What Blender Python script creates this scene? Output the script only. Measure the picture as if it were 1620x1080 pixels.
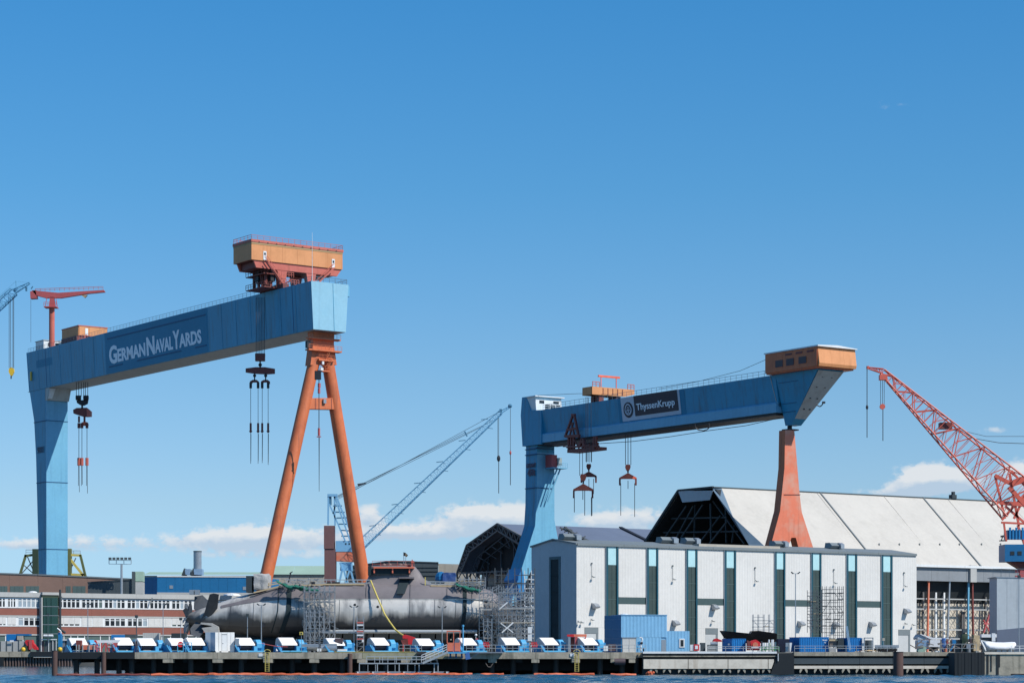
import bpy, bmesh, math, random
import numpy as np
from mathutils import Vector, noise as mnoise
random.seed(7)
R = math.radians
scene = bpy.context.scene
col = scene.collection
for o_ in list(bpy.data.objects): bpy.data.objects.remove(o_)

# ------------------------------------------------------------------ camera
FOC = 3650.0; HOR = 1030.0; CZ = 3.5          # focal length in photo pixels, horizon row, eye height (m)
cam = bpy.data.cameras.new('camera'); camo = bpy.data.objects.new('camera', cam); col.objects.link(camo)
camo.location = (0, 0, CZ); camo.rotation_euler = (math.pi/2, 0, 0)
cam.sensor_width = 36; cam.lens = 36*FOC/1620; cam.shift_y = (HOR-540)/1620
cam.clip_start = 1; cam.clip_end = 30000
scene.camera = camo

# ------------------------------------------------------------------ world
SUN_EL, SUN_AZ = 46.0, 122.0
w = bpy.data.worlds.new("World"); scene.world = w; w.use_nodes = True
nt = w.node_tree; N = nt.nodes; L = nt.links
bg = N['Background']; bg.inputs[1].default_value = 0.1
sk = N.new('ShaderNodeTexSky'); sk.sky_type = 'NISHITA'; sk.sun_disc = False
sk.sun_elevation = R(SUN_EL); sk.sun_rotation = R(SUN_AZ)
sk.air_density = 1.0; sk.dust_density = 0.3; sk.ozone_density = 1.5
tc = N.new('ShaderNodeTexCoord'); sep = N.new('ShaderNodeSeparateXYZ'); L.new(tc.outputs['Generated'], sep.inputs[0])
def wm(op, a, b=None, c=None):
    n = N.new('ShaderNodeMath'); n.operation = op
    for i, v in enumerate((a, b, c)):
        if v is None: continue
        if isinstance(v, (int, float)): n.inputs[i].default_value = v
        else: L.new(v, n.inputs[i])
    return n.outputs[0]
def vm(op, a, b):
    n = N.new('ShaderNodeVectorMath'); n.operation = op
    for i, v in enumerate((a, b)):
        if isinstance(v, tuple): n.inputs[i].default_value = v
        else: L.new(v, n.inputs[i])
    return n.outputs[0]
zz = wm('MAXIMUM', sep.outputs[2], 0.0)
cr = N.new('ShaderNodeValToRGB'); L.new(wm('MULTIPLY', zz, 2.5), cr.inputs[0])
stops = [(0.0, (.72, 1.14, 1.9)), (.0219, (.62, .95, 1.57)), (.0629, (.675, .91, 1.253)), (.117, (.598, .91, 1.195)),
         (.196, (.405, .92, 1.25)), (.272, (.30, .925, 1.338)), (.40, (.30, .88, 1.30))]
while len(cr.color_ramp.elements) < len(stops): cr.color_ramp.elements.new(.5)
for e, (p, c) in zip(cr.color_ramp.elements, stops):
    e.position = min(1, p*2.5); e.color = (c[0]/2, c[1]/2, c[2]/2, 1)
skyc = vm('MULTIPLY', vm('MULTIPLY', sk.outputs[0], cr.outputs[0]), (2.0, 2.0, 2.0))
# clouds: low cumulus in true sky directions (azimuth, elevation in degrees)
az = wm('MULTIPLY', wm('ARCTAN2', sep.outputs[0], sep.outputs[1]), 57.2958)
el = wm('MULTIPLY', wm('ARCSINE', sep.outputs[2]), 57.2958)
cmb = N.new('ShaderNodeCombineXYZ'); L.new(az, cmb.inputs[0]); L.new(wm('MULTIPLY', el, 1.5), cmb.inputs[1])
def wnoise(scale, detail, off=0.0):
    n = N.new('ShaderNodeTexNoise'); n.inputs['Scale'].default_value = scale; n.inputs['Detail'].default_value = detail
    n.inputs['Roughness'].default_value = .6
    L.new(vm('ADD', cmb.outputs[0], (off, off, off)), n.inputs['Vector']); return n.outputs[0]
n1 = wnoise(2.9, 9); n2 = wnoise(.55, 5, 13.0)
def A(px): return math.degrees(math.atan((px-810)/FOC))
def EL(py): return math.degrees(math.atan((HOR-py)/FOC))
clouds = [(350, 856, 80, 17, 1.2), (420, 850, 60, 19, 1.2), (500, 860, 60, 12, .8), (150, 862, 110, 14, .8), (40, 866, 60, 10, .7), (735, 818, 40, 20, 1.2), (775, 822, 40, 20, 1.2),
          (822, 822, 34, 24, 1.5), (680, 840, 110, 15, 1.), (585, 818, 20, 20, 1.3), (600, 846, 110, 11, .8), (1000, 822, 80, 20, 1.1), (950, 830, 40, 12, .8),
          (1468, 762, 40, 21, 2.0), (1505, 768, 40, 17, 1.6), (1440, 776, 30, 14, 1.2), (1620, 760, 34, 22, 1.7), (1570, 688, 26, 6, .6), (1414, 179, 26, 7, .34), (1040, 850, 60, 12, .8),
          (430, 878, 170, 10, .65), (1400, 784, 60, 10, .7)]
mask = None; hi = None
for px, py, rx, ry, k in clouds:
    a0, e0 = A(px), EL(py); ra = math.degrees(rx/FOC); re = math.degrees(ry/FOC)
    dx = wm('DIVIDE', wm('SUBTRACT', az, a0), ra); dy = wm('DIVIDE', wm('SUBTRACT', el, e0), re)
    dy = wm('MULTIPLY', dy, wm('ADD', 1.0, wm('MULTIPLY', wm('LESS_THAN', dy, 0.0), .25)))
    d2 = wm('ADD', wm('MULTIPLY', dx, dx), wm('MULTIPLY', dy, dy))
    g = wm('MULTIPLY', wm('EXPONENT', wm('MULTIPLY', d2, -0.9)), k)
    h = wm('MULTIPLY', g, dy)
    mask = g if mask is None else wm('ADD', mask, g)
    hi = h if hi is None else wm('ADD', hi, h)
# the same kind of cloud goes on all round the horizon outside the view
far = wm('GREATER_THAN', wm('ABSOLUTE', az), 14.0)
band = wm('EXPONENT', wm('MULTIPLY', wm('POWER', wm('DIVIDE', wm('SUBTRACT', el, 3.2), 1.3), 2.0), -1.0))
mask = wm('ADD', mask, wm('MULTIPLY', wm('MULTIPLY', far, band), wm('MULTIPLY', wm('SUBTRACT', n2, .42), 5.0)))
dens = wm('ADD', mask, wm('MULTIPLY', wm('SUBTRACT', n1, .52), 2.5))
mr = N.new('ShaderNodeMapRange'); mr.interpolation_type = 'SMOOTHSTEP'
mr.inputs['From Min'].default_value = .22; mr.inputs['From Max'].default_value = .82
L.new(dens, mr.inputs['Value'])
fac = wm('MULTIPLY', mr.outputs[0], wm('MINIMUM', wm('MULTIPLY', mask, 1.0), .88))
lit = N.new('ShaderNodeMapRange'); lit.inputs['From Min'].default_value = -.35; lit.inputs['From Max'].default_value = .45
L.new(wm('ADD', hi, wm('MULTIPLY', wm('SUBTRACT', n1, .5), 1.6)), lit.inputs['Value'])
cc = N.new('ShaderNodeMix'); cc.data_type = 'RGBA'; L.new(lit.outputs[0], cc.inputs[0])
cc.inputs[6].default_value = (4.9, 6.1, 7.5, 1); cc.inputs[7].default_value = (7.9, 8.1, 8.3, 1)
mx = N.new('ShaderNodeMix'); mx.data_type = 'RGBA'; L.new(fac, mx.inputs[0]); L.new(skyc, mx.inputs[6]); L.new(cc.outputs[2], mx.inputs[7])
L.new(mx.outputs[2], bg.inputs[0])

sun = bpy.data.lights.new('sun', 'SUN'); suno = bpy.data.objects.new('sun', sun); col.objects.link(suno)
sun.energy = 5.0; sun.angle = R(.5); sun.color = (1, .945, .865)
sd = Vector((math.sin(R(SUN_AZ))*math.cos(R(SUN_EL)), math.cos(R(SUN_AZ))*math.cos(R(SUN_EL)), math.sin(R(SUN_EL))))
suno.rotation_euler = sd.to_track_quat('Z', 'Y').to_euler(); suno.location = (0, 0, 300)
vs = scene.view_settings; vs.view_transform = 'Standard'; vs.look = 'None'; vs.exposure = 0; vs.gamma = 1; vs.use_curve_mapping = False

# ------------------------------------------------------------------ materials
MAT = {}
def mat(name, c, rough=.6, metal=0., dirt=None, dscale=.25, damt=.5, streak=None, sscale=1., samt=.4, grain=.0, bump=0., bscale=3., sthr=.52, trans=0.):
    m = bpy.data.materials.new(name); m.use_nodes = True; t = m.node_tree; n = t.nodes; l = t.links
    b = n['Principled BSDF']; b.inputs['Roughness'].default_value = rough; b.inputs['Metallic'].default_value = metal
    co = n.new('ShaderNodeTexCoord')
    oi = n.new('ShaderNodeObjectInfo')
    va = n.new('ShaderNodeVectorMath'); va.operation = 'ADD'; l.new(co.outputs['Object'], va.inputs[0]); l.new(oi.outputs['Location'], va.inputs[1])
    geo = n.new('ShaderNodeNewGeometry')
    P_ = geo.outputs['Position']
    cur = None
    base = n.new('ShaderNodeRGB'); base.outputs[0].default_value = (*c, 1); cur = base.outputs[0]
    def noise(scale, det, sc=(1, 1, 1), rgh=.6):
        mp = n.new('ShaderNodeMapping'); mp.inputs['Scale'].default_value = sc; l.new(P_, mp.inputs[0])
        x = n.new('ShaderNodeTexNoise'); x.inputs['Scale'].default_value = scale; x.inputs['Detail'].default_value = det; x.inputs['Roughness'].default_value = rgh
        l.new(mp.outputs[0], x.inputs['Vector']); return x.outputs[0]
    def mixin(cur, fac, c2, amt, lo, hi_):
        r = n.new('ShaderNodeMapRange'); r.inputs['From Min'].default_value = lo; r.inputs['From Max'].default_value = hi_; r.inputs['To Max'].default_value = amt
        l.new(fac, r.inputs['Value'])
        k = n.new('ShaderNodeMix'); k.data_type = 'RGBA'; l.new(r.outputs[0], k.inputs[0]); l.new(cur, k.inputs[6]); k.inputs[7].default_value = (*c2, 1)
        return k.outputs[2]
    # gentle large-scale fading on every surface
    cur = mixin(cur, noise(.09, 3), tuple(x*.78 for x in c), .6, .35, .75)
    cur = mixin(cur, noise(1.3, 4), tuple(min(1, x*1.12+.004) for x in c), .5, .4, .8)
    if dirt: cur = mixin(cur, noise(dscale, 6), dirt, damt, .45, .75)
    if streak: cur = mixin(cur, noise(sscale, 5, (1, 1, .07)), streak, samt, sthr, sthr+.22)
    if grain: cur = mixin(cur, noise(9, 2), tuple(x*.55 for x in c), grain, .5, .8)
    l.new(cur, b.inputs['Base Color'])
    if bump:
        bp = n.new('ShaderNodeBump'); bp.inputs['Strength'].default_value = bump; bp.inputs['Distance'].default_value = .1
        l.new(noise(bscale, 5), bp.inputs['Height']); l.new(bp.outputs[0], b.inputs['Normal'])
    MAT[name] = m; return m
RUST = (.16, .06, .03)
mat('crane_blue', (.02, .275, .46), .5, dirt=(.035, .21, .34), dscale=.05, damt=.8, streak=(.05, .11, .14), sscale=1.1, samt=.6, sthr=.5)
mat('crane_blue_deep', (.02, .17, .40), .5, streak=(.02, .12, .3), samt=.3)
mat('crane_blue_light', (.15, .405, .58), .5, streak=(.07, .22, .36), samt=.35, dirt=(.14, .38, .56), dscale=.3)  # paler crane blue; on the leg fronts it carries the sunlight
mat('crane_grey', (.44, .45, .43), .6, streak=(.2, .17, .14), sscale=.5, samt=.5)  # grey raised to include light bounced onto the girder underside
mat('seam', (.02, .09, .2), .7)
mat('orange_leg', (.62, .16, .055), .55, dirt=(.42, .10, .04), dscale=.3, damt=.7, streak=(.24, .07, .04), sscale=1., samt=.7)
mat('orange_pale', (.68, .18, .095), .6, dirt=(.5, .36, .28), dscale=.35, damt=.7, streak=(.36, .1, .05), samt=.5)
mat('ochre', (.66, .28, .11), .6, streak=(.40, .16, .05), sscale=.8, samt=.5, dirt=(.48, .2, .07), dscale=.3)
mat('ochre_trim', (.42, .28, .14), .7, streak=(.3, .16, .08))
mat('pink_red', (.52, .13, .095), .6, dirt=(.38, .08, .05), dscale=.4, damt=.6, streak=RUST, samt=.4)
mat('dark_red', (.20, .045, .035), .6, dirt=(.1, .04, .03), dscale=.5)
mat('hook_orange', (.88, .15, .07), .5, dirt=(.4, .06, .03), dscale=.8)
mat('jib_red', (.68, .13, .085), .55, dirt=(.40, .06, .04), dscale=.5, damt=.6, streak=RUST, samt=.3)
mat('black_steel', (.018, .02, .026), .6)
mat('rope', (.04, .045, .05), .6)
mat('rail_grey', (.42, .45, .46), .5, .3)
mat('dark_rail', (.11, .16, .2), .5)
mat('white_paint', (.72, .74, .74), .5, streak=(.5, .5, .47), samt=.4)
mat('cladding', (.66, .645, .61), .5, streak=(.56, .55, .52), sscale=1.2, samt=.45, dirt=(.60, .58, .54), dscale=.15)
mat('end_blue_sunlit', (.26, .50, .63), .5, streak=(.16, .3, .4), sscale=.8, samt=.4, dirt=(.2, .44, .58), dscale=.3)  # crane blue paled, sunlight on the girder end put into the colour
mat('cladding_shade', (.41, .46, .50), .55, streak=(.35, .39, .43), samt=.4)  # white cladding with the shade of turned-away walls put into the colour
mat('roof_trim', (.17, .2, .21), .6)
mat('teal_frame', (.006, .068, .10), .45)
mat('glass_dark', (.035, .055, .05), .12, dirt=(.06, .075, .065), dscale=.4, damt=.7)
mat('glass_cyan', (.42, .66, .69), .3)
mat('panel_green', (.05, .085, .085), .5)
mat('roller', (.50, .51, .50), .5)
mat('shed_roof', (.50, .475, .425), .65, dirt=(.45, .43, .39), dscale=.06, damt=.7, streak=(.36, .34, .30), sscale=.35, samt=.35)
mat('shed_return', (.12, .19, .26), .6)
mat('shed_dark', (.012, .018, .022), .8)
mat('truss', (.05, .075, .095), .6)
mat('truss_grey', (.13, .14, .14), .6, dirt=RUST, dscale=.6)
mat('roof_blue_grey', (.125, .155, .215), .6, dirt=(.10, .125, .18), dscale=.1)
mat('band_grey', (.23, .25, .27), .6, streak=(.16, .17, .18))
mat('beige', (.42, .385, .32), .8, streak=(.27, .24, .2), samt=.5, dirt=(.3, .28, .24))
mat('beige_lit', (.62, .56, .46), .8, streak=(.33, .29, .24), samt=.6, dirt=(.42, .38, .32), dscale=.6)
mat('workshop_grey', (.46, .51, .54), .6, streak=(.25, .3, .35))
mat('brown_wall', (.27, .165, .125), .8, dirt=(.22, .14, .11), dscale=.2)
mat('brick_red', (.26, .095, .07), .85, dirt=(.20, .08, .06), dscale=.5, grain=.4)
mat('render_grey', (.42, .425, .41), .7, streak=(.3, .3, .29))
mat('window_pane', (.014, .017, .022), .15)
mat('window_pale', (.30, .37, .42), .2)
mat('window_green', (.10, .145, .135), .25)
mat('shutter', (.60, .60, .58), .6, streak=(.45, .45, .44))
mat('green_glass', (.02, .06, .055), .15)
mat('slate', (.055, .075, .085), .7, dirt=(.045, .06, .07))
mat('slate_dark', (.028, .042, .05), .7)
mat('pale_green', (.30, .43, .34), .7)
mat('navy_blue', (.004, .135, .32), .5, dirt=(.006, .11, .26), dscale=.2)
mat('galv', (.36, .39, .42), .35, .5, streak=(.2, .22, .24))
mat('duct_blue', (.22, .34, .48), .4)
mat('hull', (.66, .63, .575), .38, .2, dirt=(.36, .36, .35), dscale=.14, damt=.8, streak=(.10, .10, .105), sscale=.45, samt=.85, bump=.15, sthr=.48)
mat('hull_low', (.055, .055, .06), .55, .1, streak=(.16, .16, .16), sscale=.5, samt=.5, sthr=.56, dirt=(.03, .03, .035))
mat('casing', (.185, .165, .17), .6, dirt=(.10, .09, .10), dscale=.2, damt=.8, streak=(.19, .17, .17), sscale=.6, samt=.4, bump=.1)
mat('strap', (.008, .022, .028), .8)
mat('fin', (.05, .058, .068), .6, dirt=(.09, .095, .1), dscale=.6)
mat('prop', (.16, .19, .22), .5, .3, dirt=(.07, .08, .1), dscale=1.)
mat('tarp_grey', (.38, .38, .37), .85, dirt=(.22, .22, .22), dscale=1.5, bump=.6, bscale=2.)
mat('tarp_blue', (.02, .07, .24), .6, dirt=(.2, .25, .35), dscale=1.2, damt=.5, bump=.5)
mat('net_green', (.006, .11, .075), .9, dirt=(.03, .2, .15), dscale=.8)
mat('timber', (.52, .40, .24), .8, streak=(.36, .26, .15))
mat('scaffold', (.36, .37, .38), .4, .5, dirt=(.20, .19, .18), dscale=1.)
mat('scaffold_dark', (.10, .11, .115), .5, .3)
mat('scaffold_red', (.5, .12, .1), .6)
mat('winch_blue', (.016, .19, .42), .45, dirt=(.01, .13, .38), dscale=1.)
mat('winch_light', (.075, .35, .60), .45)  # winch blue lightened, sunlight on lit sides put into the colour
mat('hood_white', (.80, .80, .78), .5, streak=(.62, .6, .56), samt=.3)
mat('hood_end', (.42, .44, .46), .5)  # hood white darkened, shade of the end face put into the colour
mat('drum', (.075, .05, .055), .6)
mat('container_blue', (.004, .17, .47), .5, streak=(.006, .12, .34), samt=.3)
mat('hut_blue', (.20, .44, .66), .5, streak=(.17, .38, .58), samt=.3)
mat('concrete', (.42, .375, .29), .9, dirt=(.19, .175, .14), dscale=.6, damt=.9, streak=(.10, .10, .075), sscale=1.1, samt=.8, grain=.3, bump=.3)
mat('concrete_green', (.32, .31, .21), .9, dirt=(.16, .17, .10), dscale=.6, damt=.8, streak=(.1, .11, .07), samt=.7)
mat('concrete_light', (.76, .68, .56), .9, dirt=(.46, .40, .32), dscale=.7, damt=.7, streak=(.30, .19, .10), sscale=.6, samt=.7, sthr=.56)
mat('concrete_dark', (.035, .042, .045), .9, streak=(.08, .085, .08), samt=.5)
mat('quay_black', (.010, .013, .015), .6)
mat('pile', (.028, .024, .022), .7, streak=(.09, .05, .035), samt=.6)
mat('sheet_pile', (.14, .10, .09), .8, dirt=(.09, .06, .055), dscale=.8, streak=(.3, .26, .22), sscale=.7, samt=.4)
mat('rust_pile', (.10, .055, .045), .8, dirt=(.05, .04, .04), dscale=.6, streak=(.2, .1, .07))
mat('boom_orange', (.62, .13, .05), .6, dirt=(.35, .1, .06), dscale=1.2, damt=.7)
mat('yellow', (.62, .50, .12), .6, dirt=(.4, .32, .1), dscale=1.)
mat('yellow_bright', (.75, .48, .03), .5)
mat('green_paint', (.04, .2, .07), .6)
mat('gatehouse_orange', (.70, .18, .10), .6)
mat('red', (.55, .02, .025), .5)
mat('red_faded', (.45, .09, .09), .6)
mat('green_frame', (.12, .14, .05), .6, dirt=(.25, .24, .08), dscale=.3)
mat('dark_green', (.03, .055, .03), .7)
mat('blue_far', (.14, .38, .58), .6)
mat('blue_far_dark', (.05, .17, .28), .6)
mat('purple_tower', (.17, .085, .085), .7, streak=(.11, .06, .06), samt=.5)
mat('sign_blue', (.001, .19, .34), .6)
mat('sign_navy', (.008, .010, .03), .5)
mat('sign_grey', (.50, .54, .62), .5)
mat('letter_white', (.80, .84, .90), .5)
mat('letter_dark', (.02, .045, .09), .6)
mat('letter_red', (.09, .07, .11), .6)
mat('marking_white', (.75, .78, .8), .5)
mat('asphalt', (.10, .10, .095), .9, dirt=(.15, .145, .13), dscale=.2)
mat('tyre', (.012, .012, .013), .8)
mat('boat_black', (.012, .012, .014), .45)
mat('cover_white', (.75, .76, .77), .6, bump=.4, bscale=1.)
mat('flag_dark', (.12, .10, .07), .8)
mat('skin_blue', (.05, .15, .4), .7)
mat('cabin_glass', (.3, .36, .36), .2)
mat('scrap', (.20, .17, .15), .8, dirt=(.1, .08, .07), dscale=2., damt=.9)

# bare hull steel above, darker colour below a ragged line
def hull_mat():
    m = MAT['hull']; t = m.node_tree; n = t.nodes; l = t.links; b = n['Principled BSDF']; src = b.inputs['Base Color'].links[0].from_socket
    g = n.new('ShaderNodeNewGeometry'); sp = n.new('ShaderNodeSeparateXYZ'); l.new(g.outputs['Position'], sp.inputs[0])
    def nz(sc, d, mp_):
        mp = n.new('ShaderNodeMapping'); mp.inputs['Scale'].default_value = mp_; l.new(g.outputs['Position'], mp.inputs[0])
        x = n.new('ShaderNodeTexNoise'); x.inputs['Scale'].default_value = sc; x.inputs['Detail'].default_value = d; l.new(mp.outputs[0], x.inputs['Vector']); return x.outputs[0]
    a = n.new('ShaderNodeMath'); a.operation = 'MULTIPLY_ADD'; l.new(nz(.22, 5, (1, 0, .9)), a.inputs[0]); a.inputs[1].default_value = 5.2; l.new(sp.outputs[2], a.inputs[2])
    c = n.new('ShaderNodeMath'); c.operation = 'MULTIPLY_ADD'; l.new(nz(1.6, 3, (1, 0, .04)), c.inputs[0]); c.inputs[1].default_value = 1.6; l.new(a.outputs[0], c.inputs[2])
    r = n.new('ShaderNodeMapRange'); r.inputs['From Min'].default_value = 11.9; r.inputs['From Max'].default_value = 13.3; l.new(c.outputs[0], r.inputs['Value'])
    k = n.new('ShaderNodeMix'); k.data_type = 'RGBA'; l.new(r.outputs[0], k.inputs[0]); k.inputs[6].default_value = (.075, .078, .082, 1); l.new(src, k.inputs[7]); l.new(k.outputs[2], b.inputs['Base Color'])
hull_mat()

# ------------------------------------------------------------------ helpers
def px2x(px, Y): return (px-810)*Y/FOC
def px2z(py, Y): return CZ+(HOR-py)*Y/FOC
def P(px, py, Y): return Vector((px2x(px, Y), Y, px2z(py, Y)))
class Frame:
    """a building's own axes: u along its front, v to its back, z up"""
    def __init__(s, o, u=(1, 0), z=0.0):
        s.o = Vector((o[0], o[1], z)); n = math.hypot(*u); s.u = Vector((u[0]/n, u[1]/n, 0)); s.v = Vector((-s.u.y, s.u.x, 0))
    def __call__(s, p): return s.o+s.u*p[0]+s.v*p[1]+Vector((0, 0, p[2]))
    def a(s, px, b=0.0):
        """how far along u (in the plane v=b) the sight line at this column lands"""
        k = (px-810)/FOC; q = s.o+s.v*b
        return (k*q.y-q.x)/(s.u.x-k*s.u.y)
    def b(s, px, a=0.0):
        k = (px-810)/FOC; q = s.o+s.u*a
        return (k*q.y-q.x)/(s.v.x-k*s.v.y)
    def z(s, py, a=0.0, b=0.0):
        q = s.o+s.u*a+s.v*b; return CZ+(HOR-py)*q.y/FOC-s.o.z
    def A(s, px, py, b=0.0): t = s.a(px, b); return Vector((t, b, s.z(py, t, b)))      # point on the front plane
    def B(s, px, py, a=0.0): t = s.b(px, a); return Vector((a, t, s.z(py, a, t)))      # point on the end plane
WORLD = Frame((0, 0))
ORG = {}
class MB:
    def __init__(s, f=WORLD): s.f = f; s.vs = []; s.fs = []
    def add(s, pts, faces):
        n = len(s.vs); s.vs += [s.f(p) for p in pts]; s.fs += [tuple(n+i for i in f) for f in faces]; return s
    def box(s, x0, x1, y0, y1, z0, z1):
        return s.add([(x, y, z) for z in (z0, z1) for y in (y0, y1) for x in (x0, x1)],
                     [(0, 1, 3, 2), (4, 6, 7, 5), (0, 4, 5, 1), (2, 3, 7, 6), (0, 2, 6, 4), (1, 5, 7, 3)])
    def bar(s, p, q, w, h=None):
        p = Vector(p); q = Vector(q); h = h or w; d = (q-p)
        if d.length < 1e-6: return s
        d.normalize(); up = Vector((0, 0, 1)) if abs(d.z) < .95 else Vector((0, 1, 0))
        a = d.cross(up).normalized()*w/2; b = a.cross(d).normalized()*h/2
        pts = [e+i*a+j*b for e in (p, q) for i, j in ((-1, -1), (1, -1), (1, 1), (-1, 1))]
        return s.add(pts, [(0, 1, 2, 3), (7, 6, 5, 4), (0, 4, 5, 1), (1, 5, 6, 2), (2, 6, 7, 3), (3, 7, 4, 0)])
    def tube(s, p, q, r, r2=None, n=8):
        p = Vector(p); q = Vector(q); r2 = r if r2 is None else r2; d = (q-p).normalized()
        up = Vector((0, 0, 1)) if abs(d.z) < .95 else Vector((0, 1, 0)); a = d.cross(up).normalized(); b = a.cross(d).normalized()
        pts = [e+(a*math.cos(2*math.pi*i/n)+b*math.sin(2*math.pi*i/n))*rr for e, rr in ((p, r), (q, r2)) for i in range(n)]
        return s.add(pts, [(i, (i+1) % n, n+(i+1) % n, n+i) for i in range(n)]+[tuple(range(n)), tuple(range(2*n-1, n-1, -1))])
    def path(s, pts, r, n=5):
        for a, b in zip(pts, pts[1:]): s.tube(a, b, r, n=n)
        return s
    def prism(s, pts, vec):
        pts = [Vector(p) for p in pts]; v = Vector(vec); n = len(pts)
        return s.add(pts+[p+v for p in pts], [tuple(range(n)), tuple(range(2*n-1, n-1, -1))]+[(i, n+i, n+(i+1) % n, (i+1) % n) for i in range(n)])
    def poly(s, pts): return s.add(pts, [tuple(range(len(pts)))])
    def loft(s, rings, cap=True, close=True):
        n = len(rings[0]); pts = [p for r in rings for p in r]; fs = []
        for k in range(len(rings)-1):
            for i in range(n if close else n-1):
                j = (i+1) % n; fs.append((k*n+i, k*n+j, (k+1)*n+j, (k+1)*n+i))
        if cap: fs += [tuple(range(n)), tuple(range(len(pts)-1, len(pts)-n-1, -1))]
        return s.add(pts, fs)
    def sph(s, c, r, n=8, m=5, sz=1.):
        rings = []
        for k in range(m+1):
            t = math.pi*k/m; rr = max(1e-3, math.sin(t))*r
            rings.append([(c[0]+rr*math.cos(2*math.pi*i/n), c[1]+rr*math.sin(2*math.pi*i/n), c[2]+math.cos(t)*r*sz) for i in range(n)])
        return s.loft(rings)
    def mesh(s, name, org):
        me = bpy.data.meshes.new(name); me.from_pydata([tuple(v-org) for v in s.vs], [], s.fs)
        bm = bmesh.new(); bm.from_mesh(me); bmesh.ops.recalc_face_normals(bm, faces=bm.faces); bm.to_mesh(me); bm.free(); return me
    def build(s, name, m, parent=None, smooth=False, org=None, bevel=0):
        if parent is not None: org = ORG[parent.name]
        elif org is None:
            xs = [v.x for v in s.vs]; ys = [v.y for v in s.vs]; zs = [v.z for v in s.vs]
            org = Vector(((min(xs)+max(xs))/2, (min(ys)+max(ys))/2, min(zs)))
        me = s.mesh(name, org); me.materials.append(MAT[m])
        if smooth: me.shade_smooth()
        o = bpy.data.objects.new(name, me); col.objects.link(o)
        if parent is not None: o.parent = parent
        else: o.location = org
        if smooth == 2:
            md = o.modifiers.new('split', 'EDGE_SPLIT'); md.split_angle = R(35)
        if bevel:
            md = o.modifiers.new('bevel', 'BEVEL'); md.width = bevel; md.segments = 1; md.limit_method = 'ANGLE'
        ORG[o.name] = org; return o
def like(o, parent, off=(0, 0, 0), rz=0, scale=None):
    """another piece that shares a piece's mesh"""
    c = o.copy(); col.objects.link(c); c.parent = parent
    c.location = o.location+Vector(off); ORG[c.name] = ORG[o.name]
    if rz: c.rotation_euler.z = rz
    if scale: c.scale = scale
    return c
def tag(o, label=None, cat=None, group=None, kind=None):
    if label: o['label'] = label
    if cat: o['category'] = cat
    if group: o['group'] = group
    if kind: o['kind'] = kind
    return o
def thing(name, label, cat, org, group=None):
    o = bpy.data.objects.new(name, None); col.objects.link(o); o.location = org; o.empty_display_size = .5
    ORG[o.name] = Vector(org); return tag(o, label, cat, group)
def copy_tree(o, loc=None, rz=None, parent=None):
    c = o.copy(); col.objects.link(c); ORG[c.name] = ORG[o.name]
    if parent: c.parent = parent
    for ch in list(o.children): copy_tree(ch, parent=c)
    if loc is not None: c.location = loc
    if rz is not None: c.rotation_euler.z = rz
    return c
def text_mesh(body, tf, x0, x1, y0, y1, depth=.05, bold=.02):
    """lettering: body fitted to x0..x1, y0..y1 (cap height) of the plane tf"""
    cu = bpy.data.curves.new('t', 'FONT'); cu.body = body; cu.extrude = .5; cu.offset = bold; cu.resolution_u = 3
    ob = bpy.data.objects.new('t', cu); col.objects.link(ob); dg = bpy.context.evaluated_depsgraph_get(); dg.update()
    me = bpy.data.meshes.new_from_object(ob.evaluated_get(dg)); vs = [v.co.copy() for v in me.vertices]; fs = [tuple(p.vertices) for p in me.polygons]
    bpy.data.objects.remove(ob); bpy.data.curves.remove(cu); bpy.data.meshes.remove(me)
    a0 = min(v.x for v in vs); a1 = max(v.x for v in vs); b0 = 0 if body.lower() != body or True else 0
    cap = .729
    pts = [tf(x0+(v.x-a0)/(a1-a0)*(x1-x0), y0+v.y/cap*(y1-y0), depth*(v.z+.5)) for v in vs]
    return pts, fs
def lattice(mb, A, B, w0, w1, n, r, br=None, up=None, tri=False, h0=None, h1=None):
    """box (or triangular) lattice boom from A to B"""
    A = Vector(A); B = Vector(B); d = (B-A).normalized(); up = Vector(up or (0, 0, 1)); s_ = d.cross(up).normalized(); t_ = s_.cross(d).normalized(); br = br or r*.6
    h0 = w0 if h0 is None else h0; h1 = w1 if h1 is None else h1
    cs = ((-.5, 0), (.5, 0), (0, 1)) if tri else ((-.5, -.5), (.5, -.5), (.5, .5), (-.5, .5))
    def ring(k):
        f = k/n; c = A.lerp(B, f); ww = w0+(w1-w0)*f; hh = h0+(h1-h0)*f
        return [c+s_*a*ww+t_*b*hh for a, b in cs]
    rs = [ring(k) for k in range(n+1)]; m = len(cs)
    for i in range(m): mb.tube(rs[0][i], rs[n][i], r, n=5)
    for k in range(n):
        for i in range(m):
            j = (i+1) % m
            p, q = (rs[k][i], rs[k+1][j]) if k % 2 else (rs[k][j], rs[k+1][i])
            mb.bar(p, q, br); mb.bar(rs[k+1][i], rs[k+1][j], br)
    return mb
def railing(mb, a, b, h=1.1, sp=2., r=.04, mid=True):
    a = Vector(a); b = Vector(b); L_ = (b-a).length; n = max(1, int(L_/sp)); up = Vector((0, 0, h))
    mb.bar(a+up, b+up, r*1.4)
    if mid: mb.bar(a+up*.5, b+up*.5, r)
    for i in range(n+1): p = a.lerp(b, i/n); mb.bar(p, p+up, r)
    return mb
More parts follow.
